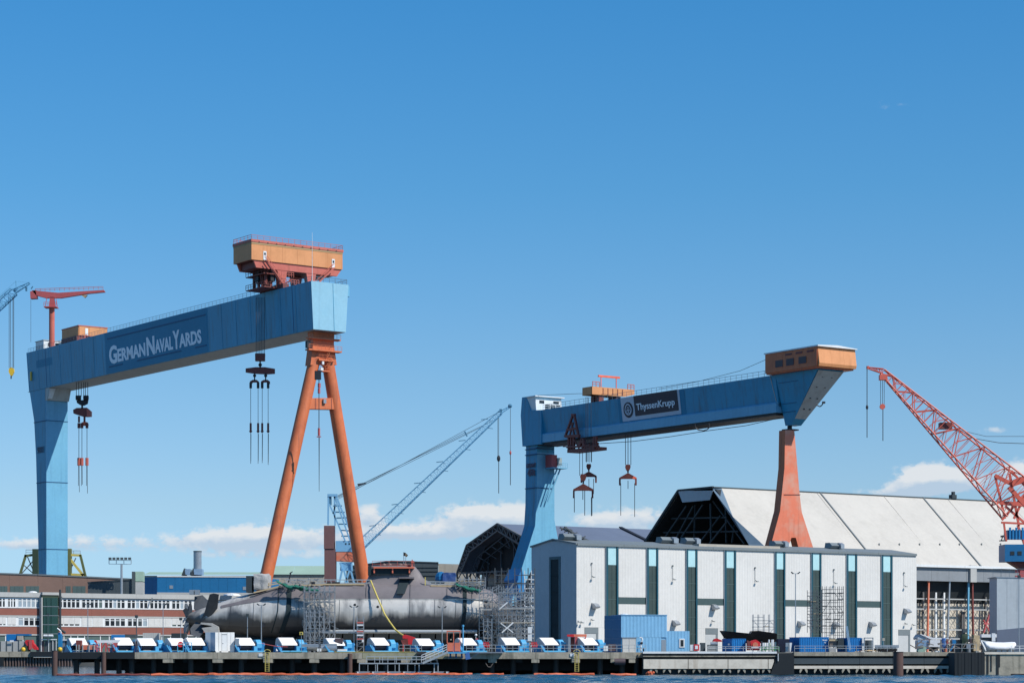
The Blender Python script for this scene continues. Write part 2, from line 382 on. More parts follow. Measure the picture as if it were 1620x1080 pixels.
def corrugated(f, a0, a1, z0, z1, y, pitch=.9, dep=.09):
    """one ribbed cladding sheet in the plane v=y of a frame, facing -v"""
    n = max(1, round((a1-a0)/pitch)); p = (a1-a0)/n; xs = []
    for i in range(n): xs += [(a0+i*p, 0), (a0+(i+.42)*p, 0), (a0+(i+.54)*p, -dep), (a0+(i+.88)*p, -dep)]
    xs.append((a1, 0)); m = MB(f)
    pts = [(x, y+d, z) for z in (z0, z1) for x, d in xs]; k = len(xs)
    m.add(pts, [(i, i+1, k+i+1, k+i) for i in range(k-1)]); return m
# ================================================================== water and ground
PY = 345.0; S = PY/FOC                      # front line of the pier and quay, metres per photo pixel there
def X(px, Y=PY): return px2x(px, Y)
def Z(py, Y=PY): return px2z(py, Y)
def make_water():
    x0, x1, y0, y1 = -84., 84., 205., 350.; nx, ny = 400, 520
    xs = np.linspace(x0, x1, nx); ys = np.linspace(y0, y1, ny); gx, gy = np.meshgrid(xs, ys)
    rng = np.random.default_rng(3); z = np.zeros_like(gx)
    for k in range(46):
        lam = rng.uniform(.9, 6.0); th = rng.normal(-1.15, .55); a = .011*lam**.75
        kx, ky = math.cos(th)*2*math.pi/lam, math.sin(th)*2*math.pi/lam
        ph = rng.uniform(0, 6.28); z += a*np.sin(kx*gx+ky*gy+ph+.6*np.sin(gx*.13+k)+.6*np.sin(gy*.11-k))
    patch = .62+.38*np.sin(gx*.06+1.3*np.sin(gy*.05))*np.sin(gy*.07+.8*np.sin(gx*.043))
    edge = np.clip(np.minimum.reduce([(gx-x0)/6, (x1-gx)/6, (gy-y0)/6, (y1-gy)/4]), 0, 1)
    z = z*patch*edge*.8
    v = np.stack([gx, gy, z], -1).reshape(-1, 3)
    i = np.arange((ny-1)*(nx-1)); r_, c_ = divmod(i, nx-1); q = r_*nx+c_
    f = np.stack([q, q+1, q+nx+1, q+nx], -1)
    me = bpy.data.meshes.new('water'); me.vertices.add(len(v)); me.vertices.foreach_set('co', v.ravel())
    me.loops.add(f.size); me.loops.foreach_set('vertex_index', f.ravel()); me.polygons.add(len(f))
    me.polygons.foreach_set('loop_start', np.arange(0, f.size, 4)); me.polygons.foreach_set('loop_total', np.full(len(f), 4))
    me.update(); me.shade_smooth(); me.materials.append(MAT['water'])
    o = bpy.data.objects.new('water', me); col.objects.link(o); tag(o, kind='structure')
    m = MB(); F_ = 9000.
    for a, b, c, d in ((-F_, x0, -800, 700), (x1, F_, -800, 700), (x0, x1, -800, y0), (x0, x1, y1, 700)):
        m.poly([(a, c, 0), (b, c, 0), (b, d, 0), (a, d, 0)])
    tag(m.build('water_surface', 'water', org=Vector((0, 0, 0))), kind='structure')
def water_mat():
    m = bpy.data.materials.new('water'); m.use_nodes = True; t = m.node_tree; n = t.nodes; l = t.links; b = n['Principled BSDF']
    b.inputs['Base Color'].default_value = (.012, .062, .105, 1); b.inputs['Roughness'].default_value = .12; b.inputs['IOR'].default_value = 1.33
    g = n.new('ShaderNodeNewGeometry'); mp = n.new('ShaderNodeMapping'); mp.inputs['Scale'].default_value = (1, .7, 1); mp.inputs['Rotation'].default_value = (0, 0, .3); l.new(g.outputs['Position'], mp.inputs[0])
    x = n.new('ShaderNodeTexNoise'); x.inputs['Scale'].default_value = 2.2; x.inputs['Detail'].default_value = 4; l.new(mp.outputs[0], x.inputs['Vector'])
    bp = n.new('ShaderNodeBump'); bp.inputs['Strength'].default_value = .6; bp.inputs['Distance'].default_value = .12; l.new(x.outputs[0], bp.inputs['Height']); l.new(bp.outputs[0], b.inputs['Normal'])
    MAT['water'] = m
water_mat(); make_water()
GZ = 3.4
XL, XR = X(88), X(1017)
g = MB(); pts = [(-3000, 553), (-60, 553), (-60, 371.5), (XR+.02, 371.5), (XR+.02, PY+.9), (X(1512), PY+.9), (3000, PY+.9), (3000, 9000), (-3000, 9000)]
g.prism([(x, y, GZ) for x, y in pts], (0, 0, -5)); tag(g.build('ground', 'asphalt', org=Vector((0, 600, 0))), kind='structure')

# far quay on the left: sheet piles under a concrete cap
q = thing('sheet_pile_quay', 'concrete capped quay wall of rusty sheet piling at far left edge of the basin', 'quay wall', (-110, 552.5, 0))
YQ = 552.5
for k in range(9):
    a = px2x(-44+k*20, YQ); m = MB(); m.box(a+.06, a+20*YQ/FOC-.06, YQ-1.2, YQ+.4, Z(1038.5, YQ), GZ+.12); m.build('coping_block', 'concrete', q)
for k in range(34):
    a = px2x(-40+k*4.6, YQ); wd = 4.6*YQ/FOC; m = MB()
    m.prism([(a, YQ-.1, -1), (a+wd*.15, YQ-.75, -1), (a+wd*.5, YQ-.75, -1), (a+wd*.65, YQ-.1, -1), (a+wd, YQ-.1, -1), (a+wd, YQ+.3, -1), (a, YQ+.3, -1)], (0, 0, Z(1038.5, YQ)+1.05))
    m.build('sheet_pile', 'sheet_pile', q)
m = MB(); m.box(px2x(50, YQ), px2x(98, YQ), YQ-1.6, YQ-1.22, Z(1037.5, YQ), GZ+.1); m.build('fender_beam', 'quay_black', q)
m = MB(); m.box(px2x(55, YQ), px2x(98, YQ), YQ-1.5, YQ-1.2, Z(1039.3, YQ), Z(1038.0, YQ)); m.build('ledge', 'concrete_light', q)
m = MB(); m.box(px2x(-30, YQ), px2x(8, YQ), YQ-2.6, YQ-1.25, -.5, Z(1040, YQ)); m.build('fender_block', 'quay_black', q)

# ================================================================== pier
pier = thing('pier', 'long concrete pier on dark piles that carries the submarine and the row of winches', 'pier', (-24, PY, 0))
zb, zt, zh = Z(1041.3), GZ, Z(1047.5)
segs = [88, 128, 168, 213, 265, 344, 422, 497, 573, 642, 708, 779, 847, 911, 960, 1006]
for a, b in zip(segs, segs[1:]):
    m = MB(); fr = PY+random.uniform(0, .03)
    m.box(X(a)+.02, X(b)-.02, fr, PY+2.2, zb+random.uniform(-.02, .02), zt)
    m.build('edge_beam', 'quay_black' if b <= 213 else ('concrete_green' if 560 < a < 700 else 'concrete'), pier)  # left beams near black: rubber facing, with the beam's shadow in the colour
for c, wd in ((265.5, 16), (344, 16), (424, 15), (497, 15), (573, 16), (642, 15), (779, 13), (847, 12.5), (911, 13), (972, 12), (1000, 10)):
    m = MB(); m.box(X(c-wd/2), X(c+wd/2), PY+.04, PY+2.0, zh, zb-.03); m.build('pile_cap', 'concrete', pier)
m = MB(); m.box(XL, XR, PY+2.21, 371.4, zb+.15, zt-.01); m.build('deck_slab', 'concrete', pier)
for k in range(11):
    m = MB(); a = X(110+k*88); m.box(a, a+1.2, PY+2.3, 371, zh, zb+.14); m.build('cross_beam', 'concrete_dark', pier)
m = MB(); m.box(XL+6, XR, 370.9, 371.39, -1.5, zb+.14); m.build('rear_wall', 'quay_black', pier)
m = MB(); m.box(X(150), XR-1, PY+7, PY+7.5, .62, zb+.1); m.build('apron_wall', 'quay_black', pier)
for k, px in enumerate([118, 150, 184, 206, 240, 266, 300, 330, 345, 380, 424, 460, 496, 540, 574, 610, 643, 690, 735, 778, 812, 847, 880, 912, 950, 985, 1008]):
    m = MB(); m.tube((X(px), PY+1.4+.5*(k % 3), -2), (X(px), PY+1.4+.5*(k % 3), zb+.1), .42, n=10); m.build('pile', 'pile', pier, smooth=2)
for px in (554, 165):
    m = MB(); m.tube((X(px), PY-.55, -2), (X(px), PY-.55, zt+(.0 if px == 165 else -.2)), .36, n=12); m.build('fender_pile', 'rust_pile', pier, smooth=2)
m = MB(); m.tube((X(972), PY-.5, Z(1046)), (X(989), PY-.5, Z(1046)), .5, n=14); m.build('roller_fender', 'drum', pier, smooth=2)
m = MB(); m.tube((X(660), PY-.32, Z(1034)), (X(674), PY-.32, Z(1034)), .42, n=12); m.build('roller_fender', 'tyre', pier, smooth=2)
m = MB(); m.box(X(529), X(655), PY-.03, PY+.12, zt+.01, zt+.09); m.build('edge_strip', 'yellow', pier)
m = MB(); m.box(X(448), X(478), PY-.03, PY+.12, zt+.01, zt+.07); m.build('edge_strip', 'green_paint', pier)
m = MB(); m.path([(X(768), PY-.05, zh), (X(772), PY-.1, Z(1054)), (X(776), PY-.1, Z(1054.5)), (X(781), PY-.05, Z(1047))], .05); m.build('hanging_rope', 'scrap', pier)
# walkway piece with rails right of the blue gangway platform
m = MB(); m.box(X(744), X(796), PY-.9, PY-.06, zt-.12, zt+.05); m.bar((X(744), PY-.5, zt-.9), (X(758), PY-.5, zt-.1), .12); m.build('side_walkway', 'scaffold', pier)

# ---- quay sections right of the pier
def quay(name, pa, pb, label, rows, mats_):
    t = thing(name, label, 'quay wall', (X((pa+pb)/2), PY, 0))
    return t
qa = thing('quay_wall', 'quay front with deep pale fender beam below the light blue hut', 'quay wall', (X(1120), PY, 0))
for a, b in zip([1017, 1060, 1104, 1148, 1190], [1060, 1104, 1148, 1190, 1229]):
    m = MB(); m.box(X(a)+.02, X(b)-.02, PY-.15, PY+.9, Z(1033), GZ+.12); m.build('kerb', 'hood_white', qa)
    m = MB(); m.box(X(a)+.02, X(b)-.02, PY+.1, PY+.85, Z(1036.5), Z(1033)-.01); m.build('cap_beam', 'concrete_dark', qa)
    m = MB(); m.box(X(a)+.02, X(b)-.02, PY-.12, PY+.8, Z(1038.0), Z(1036.5)-.01); m.build('ledge', 'concrete', qa)
m = MB(); m.box(X(1018), X(1229), PY+.35, PY+.88, -1, Z(1038)-.01); m.build('rear_panel', 'concrete_dark', qa)
for a, b in ((1018, 1088), (1089, 1151), (1152, 1214.5), (1215.5, 1223)):
    m = MB()
    if b == 1223: m.prism([(X(a), PY-.3, Z(1057)), (X(a), PY-.3, Z(1042)), (X(1224), PY-.3, Z(1042)), (X(1224), PY-.3, Z(1046)), (X(1220), PY-.3, Z(1057))], (0, .6, 0))
    else: m.box(X(a), X(b), PY-.3, PY+.3, Z(1057), Z(1042))
    m.build('fender_beam', 'concrete_light', qa)
def stubs(t, lst):
    for px in lst:
        for s_ in (-1, 1):
            m = MB(); c = px+s_*3.6
            m.prism([(X(c-1.8*s_), PY-.2, Z(1057.3)), (X(c+1.9*s_), PY-.2, Z(1057.3)), (X(c+2.9*s_), PY-.2, Z(1061)), (X(c+2.2*s_), PY-.2, Z(1064.2)), (X(c+.6*s_), PY-.2, Z(1062.5)), (X(c-1.2*s_), PY-.2, Z(1059.5))], (0, .5, 0))
            m.build('pile_bracket', 'concrete', t)
stubs(qa, [1034, 1055, 1079, 1102, 1127, 1150, 1173, 1195, 1212])
qb = thing('quay_wall', 'quay front with thin pale rail beam in front of the white hall, behind the lone steel dolphin', 'quay wall', (X(1370), PY, 0))
e = [1256, 1310, 1360, 1412, 1462, 1511]
for a, b in zip(e, e[1:]):
    m = MB(); m.box(X(a)+.02, X(b)-.02, PY-.1, PY+.9, Z(1036.8), GZ+.05); m.build('cap_beam', 'concrete', qb)
    m = MB(); m.box(X(a)+.02, X(b)-.02, PY-.18, PY+.4, Z(1057), Z(1052.3)); m.build('fender_beam', 'concrete_light', qb)
    m = MB(); m.box(X(a)+.02, X(b)-.02, PY+.02, PY+.6, Z(1049.5), Z(1040.5)); m.build('girder', 'slate', qb)
m = MB(); m.box(X(1229.5), X(1511), PY+.62, PY+.89, -1, Z(1036.8)-.01); m.build('rear_panel', 'concrete_dark', qb)
stubs(qb, [1271, 1294, 1316, 1338, 1360, 1381, 1402, 1440, 1463, 1484, 1504])
dk = thing('quay_gap', 'black faced gap between the two right hand quay sections', 'fender', (X(1240), PY, 0))
m = MB(); m.prism([(X(1229.3), PY-.35, Z(1033)), (X(1255.5), PY-.35, Z(1033)), (X(1256), PY-.35, Z(1066)), (X(1218), PY-.35, Z(1067)), (X(1222), PY-.35, Z(1056)), (X(1226), PY-.35, Z(1045))], (0, .6, 0)); m.build('gap_face', 'quay_black', dk)  # black sheet filling the dark gap between the quay sections
m = MB(); m.bar((X(1230.5), PY-.5, Z(1033)), (X(1230.5), PY-.5, Z(1045)), .1); m.build('pipe', 'white_paint', dk)
hb = thing('concrete_pier_head', 'weathered concrete pier head with black rubber faced corner at far right', 'quay', (X(1570), 340, 0))
YB = 340.
m = MB(); m.box(px2x(1557, YB), px2x(1700, YB), YB, PY+.85, -.1, GZ-.02); m.build('block', 'concrete', hb)
m = MB(); m.box(px2x(1557, YB), px2x(1700, YB), YB-.15, YB+.5, px2z(1034.2, YB), GZ+.04); m.build('coping', 'concrete_light', hb)
for k in range(9):
    a = px2x(1510+k*5.3, YB); m = MB(); m.box(a+.01, a+5.3*YB/FOC-.02, YB-.25-.05*(k % 2), YB+.3, -.6, GZ-.05-.03*(k % 3)); m.build('rubber_panel', 'quay_black', hb)
m = MB(); m.box(px2x(1510, YB)+.05, px2x(1557, YB), YB+.3, PY+.85, -.6, GZ-.06); m.build('core', 'concrete_dark', hb)
for px, wd, z0 in ((1561, 3, .2), (1567, 2, .6), (1576, 4, .1), (1580, 2, 1.2)):
    m = MB(); a = px2x(px, YB); m.box(a, a+wd*YB/FOC, YB-.06, YB-.003, z0, GZ-.35); m.build('oil_stain', 'quay_black', hb)
m = MB(); m.box(px2x(1600, YB), px2x(1700, YB), YB-.4, YB-.02, -.3, .25); m.build('waterline_ledge', 'pile', hb)

# ---- dolphins
def dolphin(px, wpx, Y, top, label, m_='rust_pile'):
    t = thing('mooring_dolphin', label, 'dolphin', (px2x(px, Y), Y, 0), 'steel mooring dolphins')
    m = MB(); r = wpx*Y/FOC/2; m.tube((px2x(px, Y), Y, -3), (px2x(px, Y), Y, px2z(top, Y)), r, n=20); m.build('tube_pile', m_, t, smooth=2)
    m = MB(); m.tube((px2x(px, Y), Y, px2z(top, Y)), (px2x(px, Y), Y, px2z(top-.9, Y)), r*1.06, n=20); m.build('cap', 'pile', t, smooth=2)
dolphin(1421, 16, 338, 1031, 'thick rust brown steel dolphin standing clear of the right hand quay')
dolphin(86.5, 9, 342, 1029, 'dark steel dolphin at the left end of the pier')

# ---- oil boom: each floating length
by = PY-6.5
def boom(a, b, label, r=.25, ya=0., m_='boom_orange'):
    pts = []; n = max(3, int((b-a)/7))
    for k in range(n+1):
        f = k/n; p = a+(b-a)*f; Yv = by+ya+.5*math.sin(p*.05)
        pts.append((px2x(p, Yv), Yv, .10+.05*math.sin(p*.23)))
    m = MB()
    for i in range(n): m.tube(pts[i], pts[i+1], r*random.uniform(.88, 1.08), r*random.uniform(.88, 1.08), n=8)
    tag(m.build('oil_boom', m_, smooth=2), label, 'oil boom', 'floating oil boom sections along the pier')
boom(90, 150, 'dull red oil boom section at the left dolphin', .17, m_='dark_red')
boom(150, 238, 'dark weathered oil boom section under the red steel frame', .19, m_='dark_red')
boom(239, 330, 'oil boom section below the left pile cap block', .22)
boom(331, 452, 'bright orange oil boom section under the left yellow ladder', .28)
boom(453, 560, 'oil boom section left of the floating landing stage')
boom(561, 640, 'oil boom section under the left half of the landing stage', .27)
boom(641, 747, 'oil boom section under the foot of the gangway', .27)
boom(760, 797, 'short free oil boom section right of the blue gangway platform', .24)
boom(845, 940, 'oil boom section under the right yellow ladder', .24)
boom(966, 1006, 'oil boom section under the black roller fender', .22)
m = MB()
for k in range(9): m.sph((px2x(1023+k*1.3, 342), 342+.3*math.sin(k*2), .15+.12*(k % 3)), .22, 6, 4)
tag(m.build('boom_bundle', 'boom_orange'), 'bundled heap of orange boom at the corner of the pale quay beam', 'oil boom')

# ---- ladders and small plates on the pier front
def ladder(px, label):
    t = thing('quay_ladder', label, 'ladder', (X(px), PY-.3, 0), 'yellow ladders on the pier front')
    for s_ in (-1, 1):
        m = MB(); m.box(X(px)+s_*.28-.045, X(px)+s_*.28+.045, PY-.34, PY-.26, Z(1061.5), GZ+.05); m.build('stringer', 'yellow', t)
    for k in range(11):
        z = Z(1061)+.28*k; m = MB(); m.box(X(px)-.27, X(px)+.27, PY-.32, PY-.28, z, z+.045); m.build('rung', 'yellow', t)
    m = MB(); m.path([(X(px)-.5, PY-.2, GZ+.02), (X(px)-.4, PY-.2, GZ+.28), (X(px), PY-.2, GZ+.42), (X(px)+.4, PY-.2, GZ+.28), (X(px)+.5, PY-.2, GZ+.02)], .05); m.build('grab_hoop', 'yellow', t)
ladder(423, 'yellow steel ladder hanging from the pier below the submarine stern')
ladder(912.5, 'yellow steel ladder hanging from the pier below the orange portal frame')
for px, lb in ((412.5, 'small white plate left of the yellow ladder near the stern'), (905, 'small white plate left of the yellow ladder near the orange portal')):
    m = MB(); m.box(X(px-3.3), X(px+3.3), PY-.1, PY-.01, Z(1037.5), Z(1032.8)); tag(m.build('notice_plate', 'white_paint'), lb, 'sign', 'white plates on the pier edge')

# ---- floating landing stage with rails, and the gangway down to it
YS = PY-4
ls = thing('landing_stage', 'grey floating landing stage with tall railings in front of the pier', 'landing stage', (px2x(630, YS), YS, 0))
def sx(p): return px2x(p, YS)
def sz(p): return px2z(p, YS)
m = MB(); m.box(sx(562), sx(710), YS, YS+2.6, sz(1064.5), sz(1061.3)); m.build('pontoon', 'galv', ls)
for p in (566, 590, 614, 639, 662, 687, 707):
    m = MB(); m.box(sx(p)-.1, sx(p)+.1, YS-.22, YS-.01, sz(1067), sz(1062)); m.build('fender_post', 'white_paint', ls)
    m = MB(); m.tube((sx(p)-.28, YS-.2, sz(1063)), (sx(p)-.28, YS-.05, sz(1063)), .2, n=8); m.build('tyre_fender', 'tyre', ls)
for i, p in enumerate((568.5, 582, 594, 597, 613.5, 625, 631.5, 645, 656.5, 663, 687, 693)):
    m = MB(); w_ = .13 if i in (0, 3, 6, 9, 10, 11) else .07; m.bar((sx(p), YS+.1, sz(1061.4)), (sx(p), YS+.1, sz(1048.5)), w_); m.build('post', 'rail_grey', ls)
m = MB(); m.bar((sx(568), YS+.1, sz(1048.7)), (sx(694), YS+.1, sz(1048.7)), .17); m.build('beam', 'rail_grey', ls)
for z in (1037.7, 1042.7):
    m = MB(); m.bar((sx(579), YS+1.2, sz(z)), (sx(691), YS+1.2, sz(z)), .11); m.build('rail', 'rail_grey', ls)
for p in (579, 592, 600, 604.5, 613, 624, 626.5, 643, 651, 658, 670, 681, 691):
    m = MB(); m.bar((sx(p), YS+1.2, sz(1048.4)), (sx(p), YS+1.2, sz(1037.7)), .08); m.build('rail_post', 'rail_grey', ls)
gw = thing('gangway', 'sloping grey gangway with handrails from the landing stage up to the blue platform', 'gangway', (px2x(687, YS), YS-.3, sz(1048)))
for dy in (-.9, .25):
    m = MB(); m.bar((sx(669), YS+dy, sz(1048.3)), (sx(709), YS+dy, sz(1030.6)), .16, .3); m.build('stringer', 'rail_grey', gw)
    for k, dz in enumerate((.35, .7, 1.05)):
        m = MB(); m.bar((sx(667), YS+dy, sz(1047)+dz), (sx(707), YS+dy, sz(1030.2)+dz), .07); m.build('handrail', 'white_paint', gw)
    for k in range(7):
        f = k/6; m = MB(); m.bar((sx(667+40*f), YS+dy, sz(1048-17.5*f)), (sx(667+40*f), YS+dy, sz(1047-16.8*f)+1.05), .06); m.build('post', 'rail_grey', gw)
m = MB(); m.add([(sx(669), YS-.85, sz(1048)), (sx(669), YS+.2, sz(1048)), (sx(709), YS+.2, sz(1030.4)), (sx(709), YS-.85, sz(1030.4))], [(0, 1, 2, 3)]); m.build('tread_plate', 'galv', gw)
gp = thing('gangway_platform', 'bright blue platform with orange gate panels at the top of the gangway', 'platform', (X(722), PY-3, 0))
m = MB(); m.box(X(709), X(738), PY-4.5, PY-.3, Z(1033), Z(1030.6)); m.build('deck', 'winch_light', gp)
for p in (713, 722, 731): m = MB(); m.bar((X(p), PY-2, Z(1040)), (X(p), PY-2, Z(1033)), .25); m.build('bracket', 'navy_blue', gp)
m = MB(); m.bar((X(741), PY-1.8, Z(1042)), (X(739), PY-1.8, Z(1031)), .7); m.build('bracket', 'skin_blue', gp)
m = MB(); m.tube((X(733.2), PY-3, Z(1031)), (X(733.2), PY-3, Z(989.5)), .1, n=8); m.tube((X(733.2), PY-3, Z(991)), (X(733.2), PY-3, Z(988)), .17, n=8); m.build('post', 'winch_light', gp)
for p in (708.5, 718.6, 728.5):
    m = MB(); m.bar((X(p), PY-3.4, Z(1030.6)), (X(p), PY-3.4, Z(998)), .11); m.build('gate_post', 'gatehouse_orange', gp)
m = MB(); m.bar((X(707.5), PY-3.4, Z(998)), (X(729.5), PY-3.4, Z(998)), .17); m.build('gate_beam', 'gatehouse_orange', gp)
for a, b in ((708.8, 717.6), (720.3, 728.2)):
    m = MB(); m.box(X(a), X(b), PY-3.52, PY-3.46, Z(1029.3), Z(1016)); m.build('gate_panel', 'gatehouse_orange', gp)
# ================================================================== gantry cranes
G = Frame((-51.4, 590), (.811, .585))        # u across the rails, v along the girder, v=0 is the end face towards us
ug = 11.2; GT = 98.2; GB = 85.9
g1 = thing('gantry_crane', 'huge blue gantry crane lettered in white with tall orange tubular legs', 'gantry crane', tuple(G((5, 80, GZ))))
GL = 175.
def gsec(b, e=0.):                            # girder section, wider at the top
    return [(0-e, b, GT), (ug+e, b, GT), (ug-.75+e, b, GB), (.65-e, b, GB)]
m = MB(G); m.loft([gsec(0), gsec(GL)]); girder = m.build('girder', 'crane_blue', g1)
# end plates and plate seams
m = MB(G); m.loft([gsec(-.05, -.02), gsec(-.003, -.02)]); endp = m.build('end_plate', 'end_blue_sunlit', g1)
m = MB(G); m.bar((6.9, -.07, GB+.1), (6.5, -.07, GT-.1), .1); m.build('plate_seam', 'crane_blue', endp)
m = MB(G); m.box(.9, ug-.9, .3, GL-8, GB-.08, GB-.004); m.build('bottom_plate', 'crane_grey', g1)
def gside(t, z, d=0.): # point on the sloping left web: t metres from the near end, height z
    f = (GT-z)/(GT-GB); return (.65*f-d, t, z)
def web(t0, t1, z0, z1, d, m_, nm, par=g1):
    m = MB(G); p = [gside(t0, z0, d), gside(t1, z0, d), gside(t1, z1, d), gside(t0, z1, d)]
    m.prism(p, (d-.004, 0, 0) if d > .01 else (.02, 0, 0)); return m.build(nm, m_, par)
# lettering panel
ta = next(t/10 for t in range(0, 1750) if (lambda p: 810+FOC*p.x/p.y)(G(gside(t/10, 92))) < 328)
tb = next(t/10 for t in range(0, 1750) if (lambda p: 810+FOC*p.x/p.y)(G(gside(t/10, 92))) < 167)
sgn = web(ta, tb, GB+.15, GT-.1, .05, 'sign_blue', 'name_panel')
def gt(px, z=92):
    lo, hi_ = 0., 175.
    for _ in range(40):
        mid = (lo+hi_)/2; p = G(gside(mid, z))
        if 810+FOC*p.x/p.y > px: lo = mid
        else: hi_ = mid
    return lo
def gtf(x, y, d): return tuple(gside(-x, y, .055+d))        # text plane: x grows towards us
def gword(pieces, nm='letters'):
    pts = []; fs = []
    for body, a, b, z0, z1 in pieces:
        p, f = text_mesh(body, gtf, -gt(a), -gt(b), z0, z1, .08, .035); n = len(pts); pts += p; fs += [tuple(n+i for i in q) for q in f]
    m = MB(G); m.add(pts, fs); return m.build(nm, 'letter_white', sgn)
zc = 88.9
gword([('G', 173.0, 185.5, zc, zc+5.1), ('ERMAN', 186.2, 230, zc+.1, zc+3.75)])
gword([('N', 232.3, 244.8, zc, zc+5.1), ('AVAL', 245.4, 273.6, zc+.1, zc+3.75)])
gword([('Y', 273.8, 284.5, zc, zc+5.1), ('ARDS', 283.6, 318.5, zc+.1, zc+3.75)])
for a, b, z in ((171, 327, GT-2.1), (172, 193, GB+1.9), (216, 286, GB+1.9), (308, 326, GB+1.9)):
    m = MB(G); m.prism([gside(gt(a), z, .06), gside(gt(b), z, .06), gside(gt(b), z+.28, .06), gside(gt(a), z+.28, .06)], (-.1, 0, 0)); m.build('painted_stripe', 'seam', sgn)
web(gt(83), gt(58), GT-5.6, GT-3.2, .02, 'sign_blue', 'patch_panel')
for px in (72.5, 463): web(gt(px), gt(px)-.25, GB+.1, GT-.1, .03, 'seam', 'plate_seam')
for k in range(1, 22):
    t = 175*k/22; m = MB(G); m.bar(gside(t, GB+.2, .015), gside(t, GT-.2, .015), .07); m.build('plate_joint', 'crane_blue', g1)
m = MB(G); m.prism([(.2, GL-2.4, GB+3.2), (.2, GL-3.0, GB+3.2), (.2, GL-3.0, GB+6), (.2, GL-2.4, GB+6)], (-.35, 0, 0)); m.build('hatch', 'yellow_bright', g1)
# railing on the girder: both edges
for x in (.25, ug-.25):
    m = MB(G); railing(m, (x, .3, GT), (x, GL, GT), 1.2, 2.1, .055); m.build('railing', 'dark_rail', g1)
m = MB(G); railing(m, (.3, .25, GT), (ug-.3, .25, GT), 1.25, 1.6, .08); m.build('railing', 'dark_rail', g1)
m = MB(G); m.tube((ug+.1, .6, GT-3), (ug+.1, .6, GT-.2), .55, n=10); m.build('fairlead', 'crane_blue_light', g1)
m = MB(G); m.tube((.3, -.1, GT), (.3, -.1, GT+12.3), .09, .04, n=6); m.build('mast', 'white_paint', g1)
# rigid box leg on the left, cut from its side outline
FL = Frame(tuple(G((0.6, GL, 0)).xy), (.811, .585))      # far end
def sidep(px, py, a=0.8):
    q = G.B(px, py, a); return (q.x, q.y, q.z)
outer = [(43, 560), (47, 612), (54, 665), (57, 722), (62.5, 936), (64.5, 1030)]
inner = [(71.5, 1030), (71.2, 936), (71.7, 730), (72, 609)]
pl = [sidep(*p) for p in outer+inner]
m = MB(G); m.prism([(p[0], p[1], min(p[2], GB-.02) if i not in (0,) else GB-.02) for i, p in enumerate(pl)], (7.3, 0, 0)); leg = m.build('box_leg', 'crane_blue', g1)
y_f = sidep(71.2, 936)[1]
m = MB(G); m.box(.85, 8.05, y_f-.95, y_f-.02, 3.4, GB-3.9); m.build('leg_front_plate', 'crane_blue_light', g1)  # front face of the leg, paler blue standing for sunlight
# upper head of the leg closes the girder end
p0 = sidep(42.2, 558, 0.); p1 = sidep(47, 612, .65)
m = MB(G); m.prism([(-.02, GL, GT), (-.02, p0[1]+.2, GT), (.6, p1[1], GB), (.6, GL, GB)], (ug-.6, 0, 0)); m.build('leg_head', 'crane_blue', g1)
for py in (665, 762, 868, 920):
    m = MB(G); q = sidep(71.5, py); q0 = sidep({665: 54, 762: 58, 868: 61, 920: 62.3}[py], py); m.bar((.74, q0[1], q[2]), (.74, y_f-.9, q[2]), .22); m.bar((.8, y_f-.97, q[2]), (8.1, y_f-.97, q[2]), .2); m.build('weld_band', 'seam', g1)
# bracket under the girder near the leg, and the crane number
m = MB(G); m.prism([(.8, y_f-.02, GB-.1), (.8, y_f-.02, GB-3.85), (.8, y_f-1.6, GB-3.85), (.8, y_f-3.2, GB-.1)], (7.4, 0, 0)); m.build('bracket', 'crane_grey', g1)
m = MB(G); m.prism([(.9, y_f-3.2, GB-.3), (.9, y_f-2, GB-3.4), (2.2, y_f-2, GB-3.4), (2.9, y_f-3.2, GB-.3)], (0, -.2, 0)); m.build('floodlight_box', 'white_paint', g1)
q = sidep(58, 712, .8); zq = q[2]
yy0 = sidep(59, 710)[1]; yy1 = sidep(70, 710)[1]
pts, fs = text_mesh('9001', lambda x, y, d: (.78-d, -x, y), -yy0, -yy1, zq-1.0, zq+1.0, .06, .03)
m = MB(G); m.add(pts, fs); m.build('crane_number', 'letter_dark', g1)
# bogies under the box leg
for k in range(3):
    m = MB(G); c = -4+k*6.5; m.box(c, c+5.4, y_f-1, y_f+5, GZ, GZ+2.2); m.build('bogie', 'crane_blue', g1)
# hinged orange A-leg near the right end
bA = 4.6; ax = ug/2
def ap(px, py): q = G.A(px, py, bA); return (q.x, bA, q.z)
topL, topR = ap(500.5, 556), ap(515.5, 556)
ftL, ftR = ap(396, 1026), ap(593, 1026)
def taper(p, q, r1, r2, nm):
    m = MB(G); m.tube(p, q, r1, r2, n=28); return m.build(nm, 'orange_leg', g1, smooth=2)
rT = 1.55
legL = taper(ap(499.5, 560), ftL, 1.55, 1.72, 'tube_leg'); legR = taper(ap(516.5, 560), ftR, 1.6, 1.85, 'tube_leg')
m = MB(G); m.prism([ap(493, 522), ap(526, 522), ap(523, 545), ap(527, 575), ap(518, 602), ap(511, 590), ap(504, 590), ap(496, 602), ap(488, 575), ap(491.5, 545)], (0, 0, 0.0001)) if False else None
mm = MB(G); fr = [ap(491, 525), ap(525, 525), ap(524, 545), ap(528.5, 578), ap(513, 578), ap(508, 572), ap(503, 578), ap(487, 578), ap(491, 545)]
mm.prism([(p[0], bA-1.35, p[2]) for p in fr], (0, 2.7, 0)); mm.build('leg_head', 'orange_leg', g1)
c0, c1 = ap(484, 630), ap(531, 630); d0, d1 = ap(483, 647), ap(533, 648)
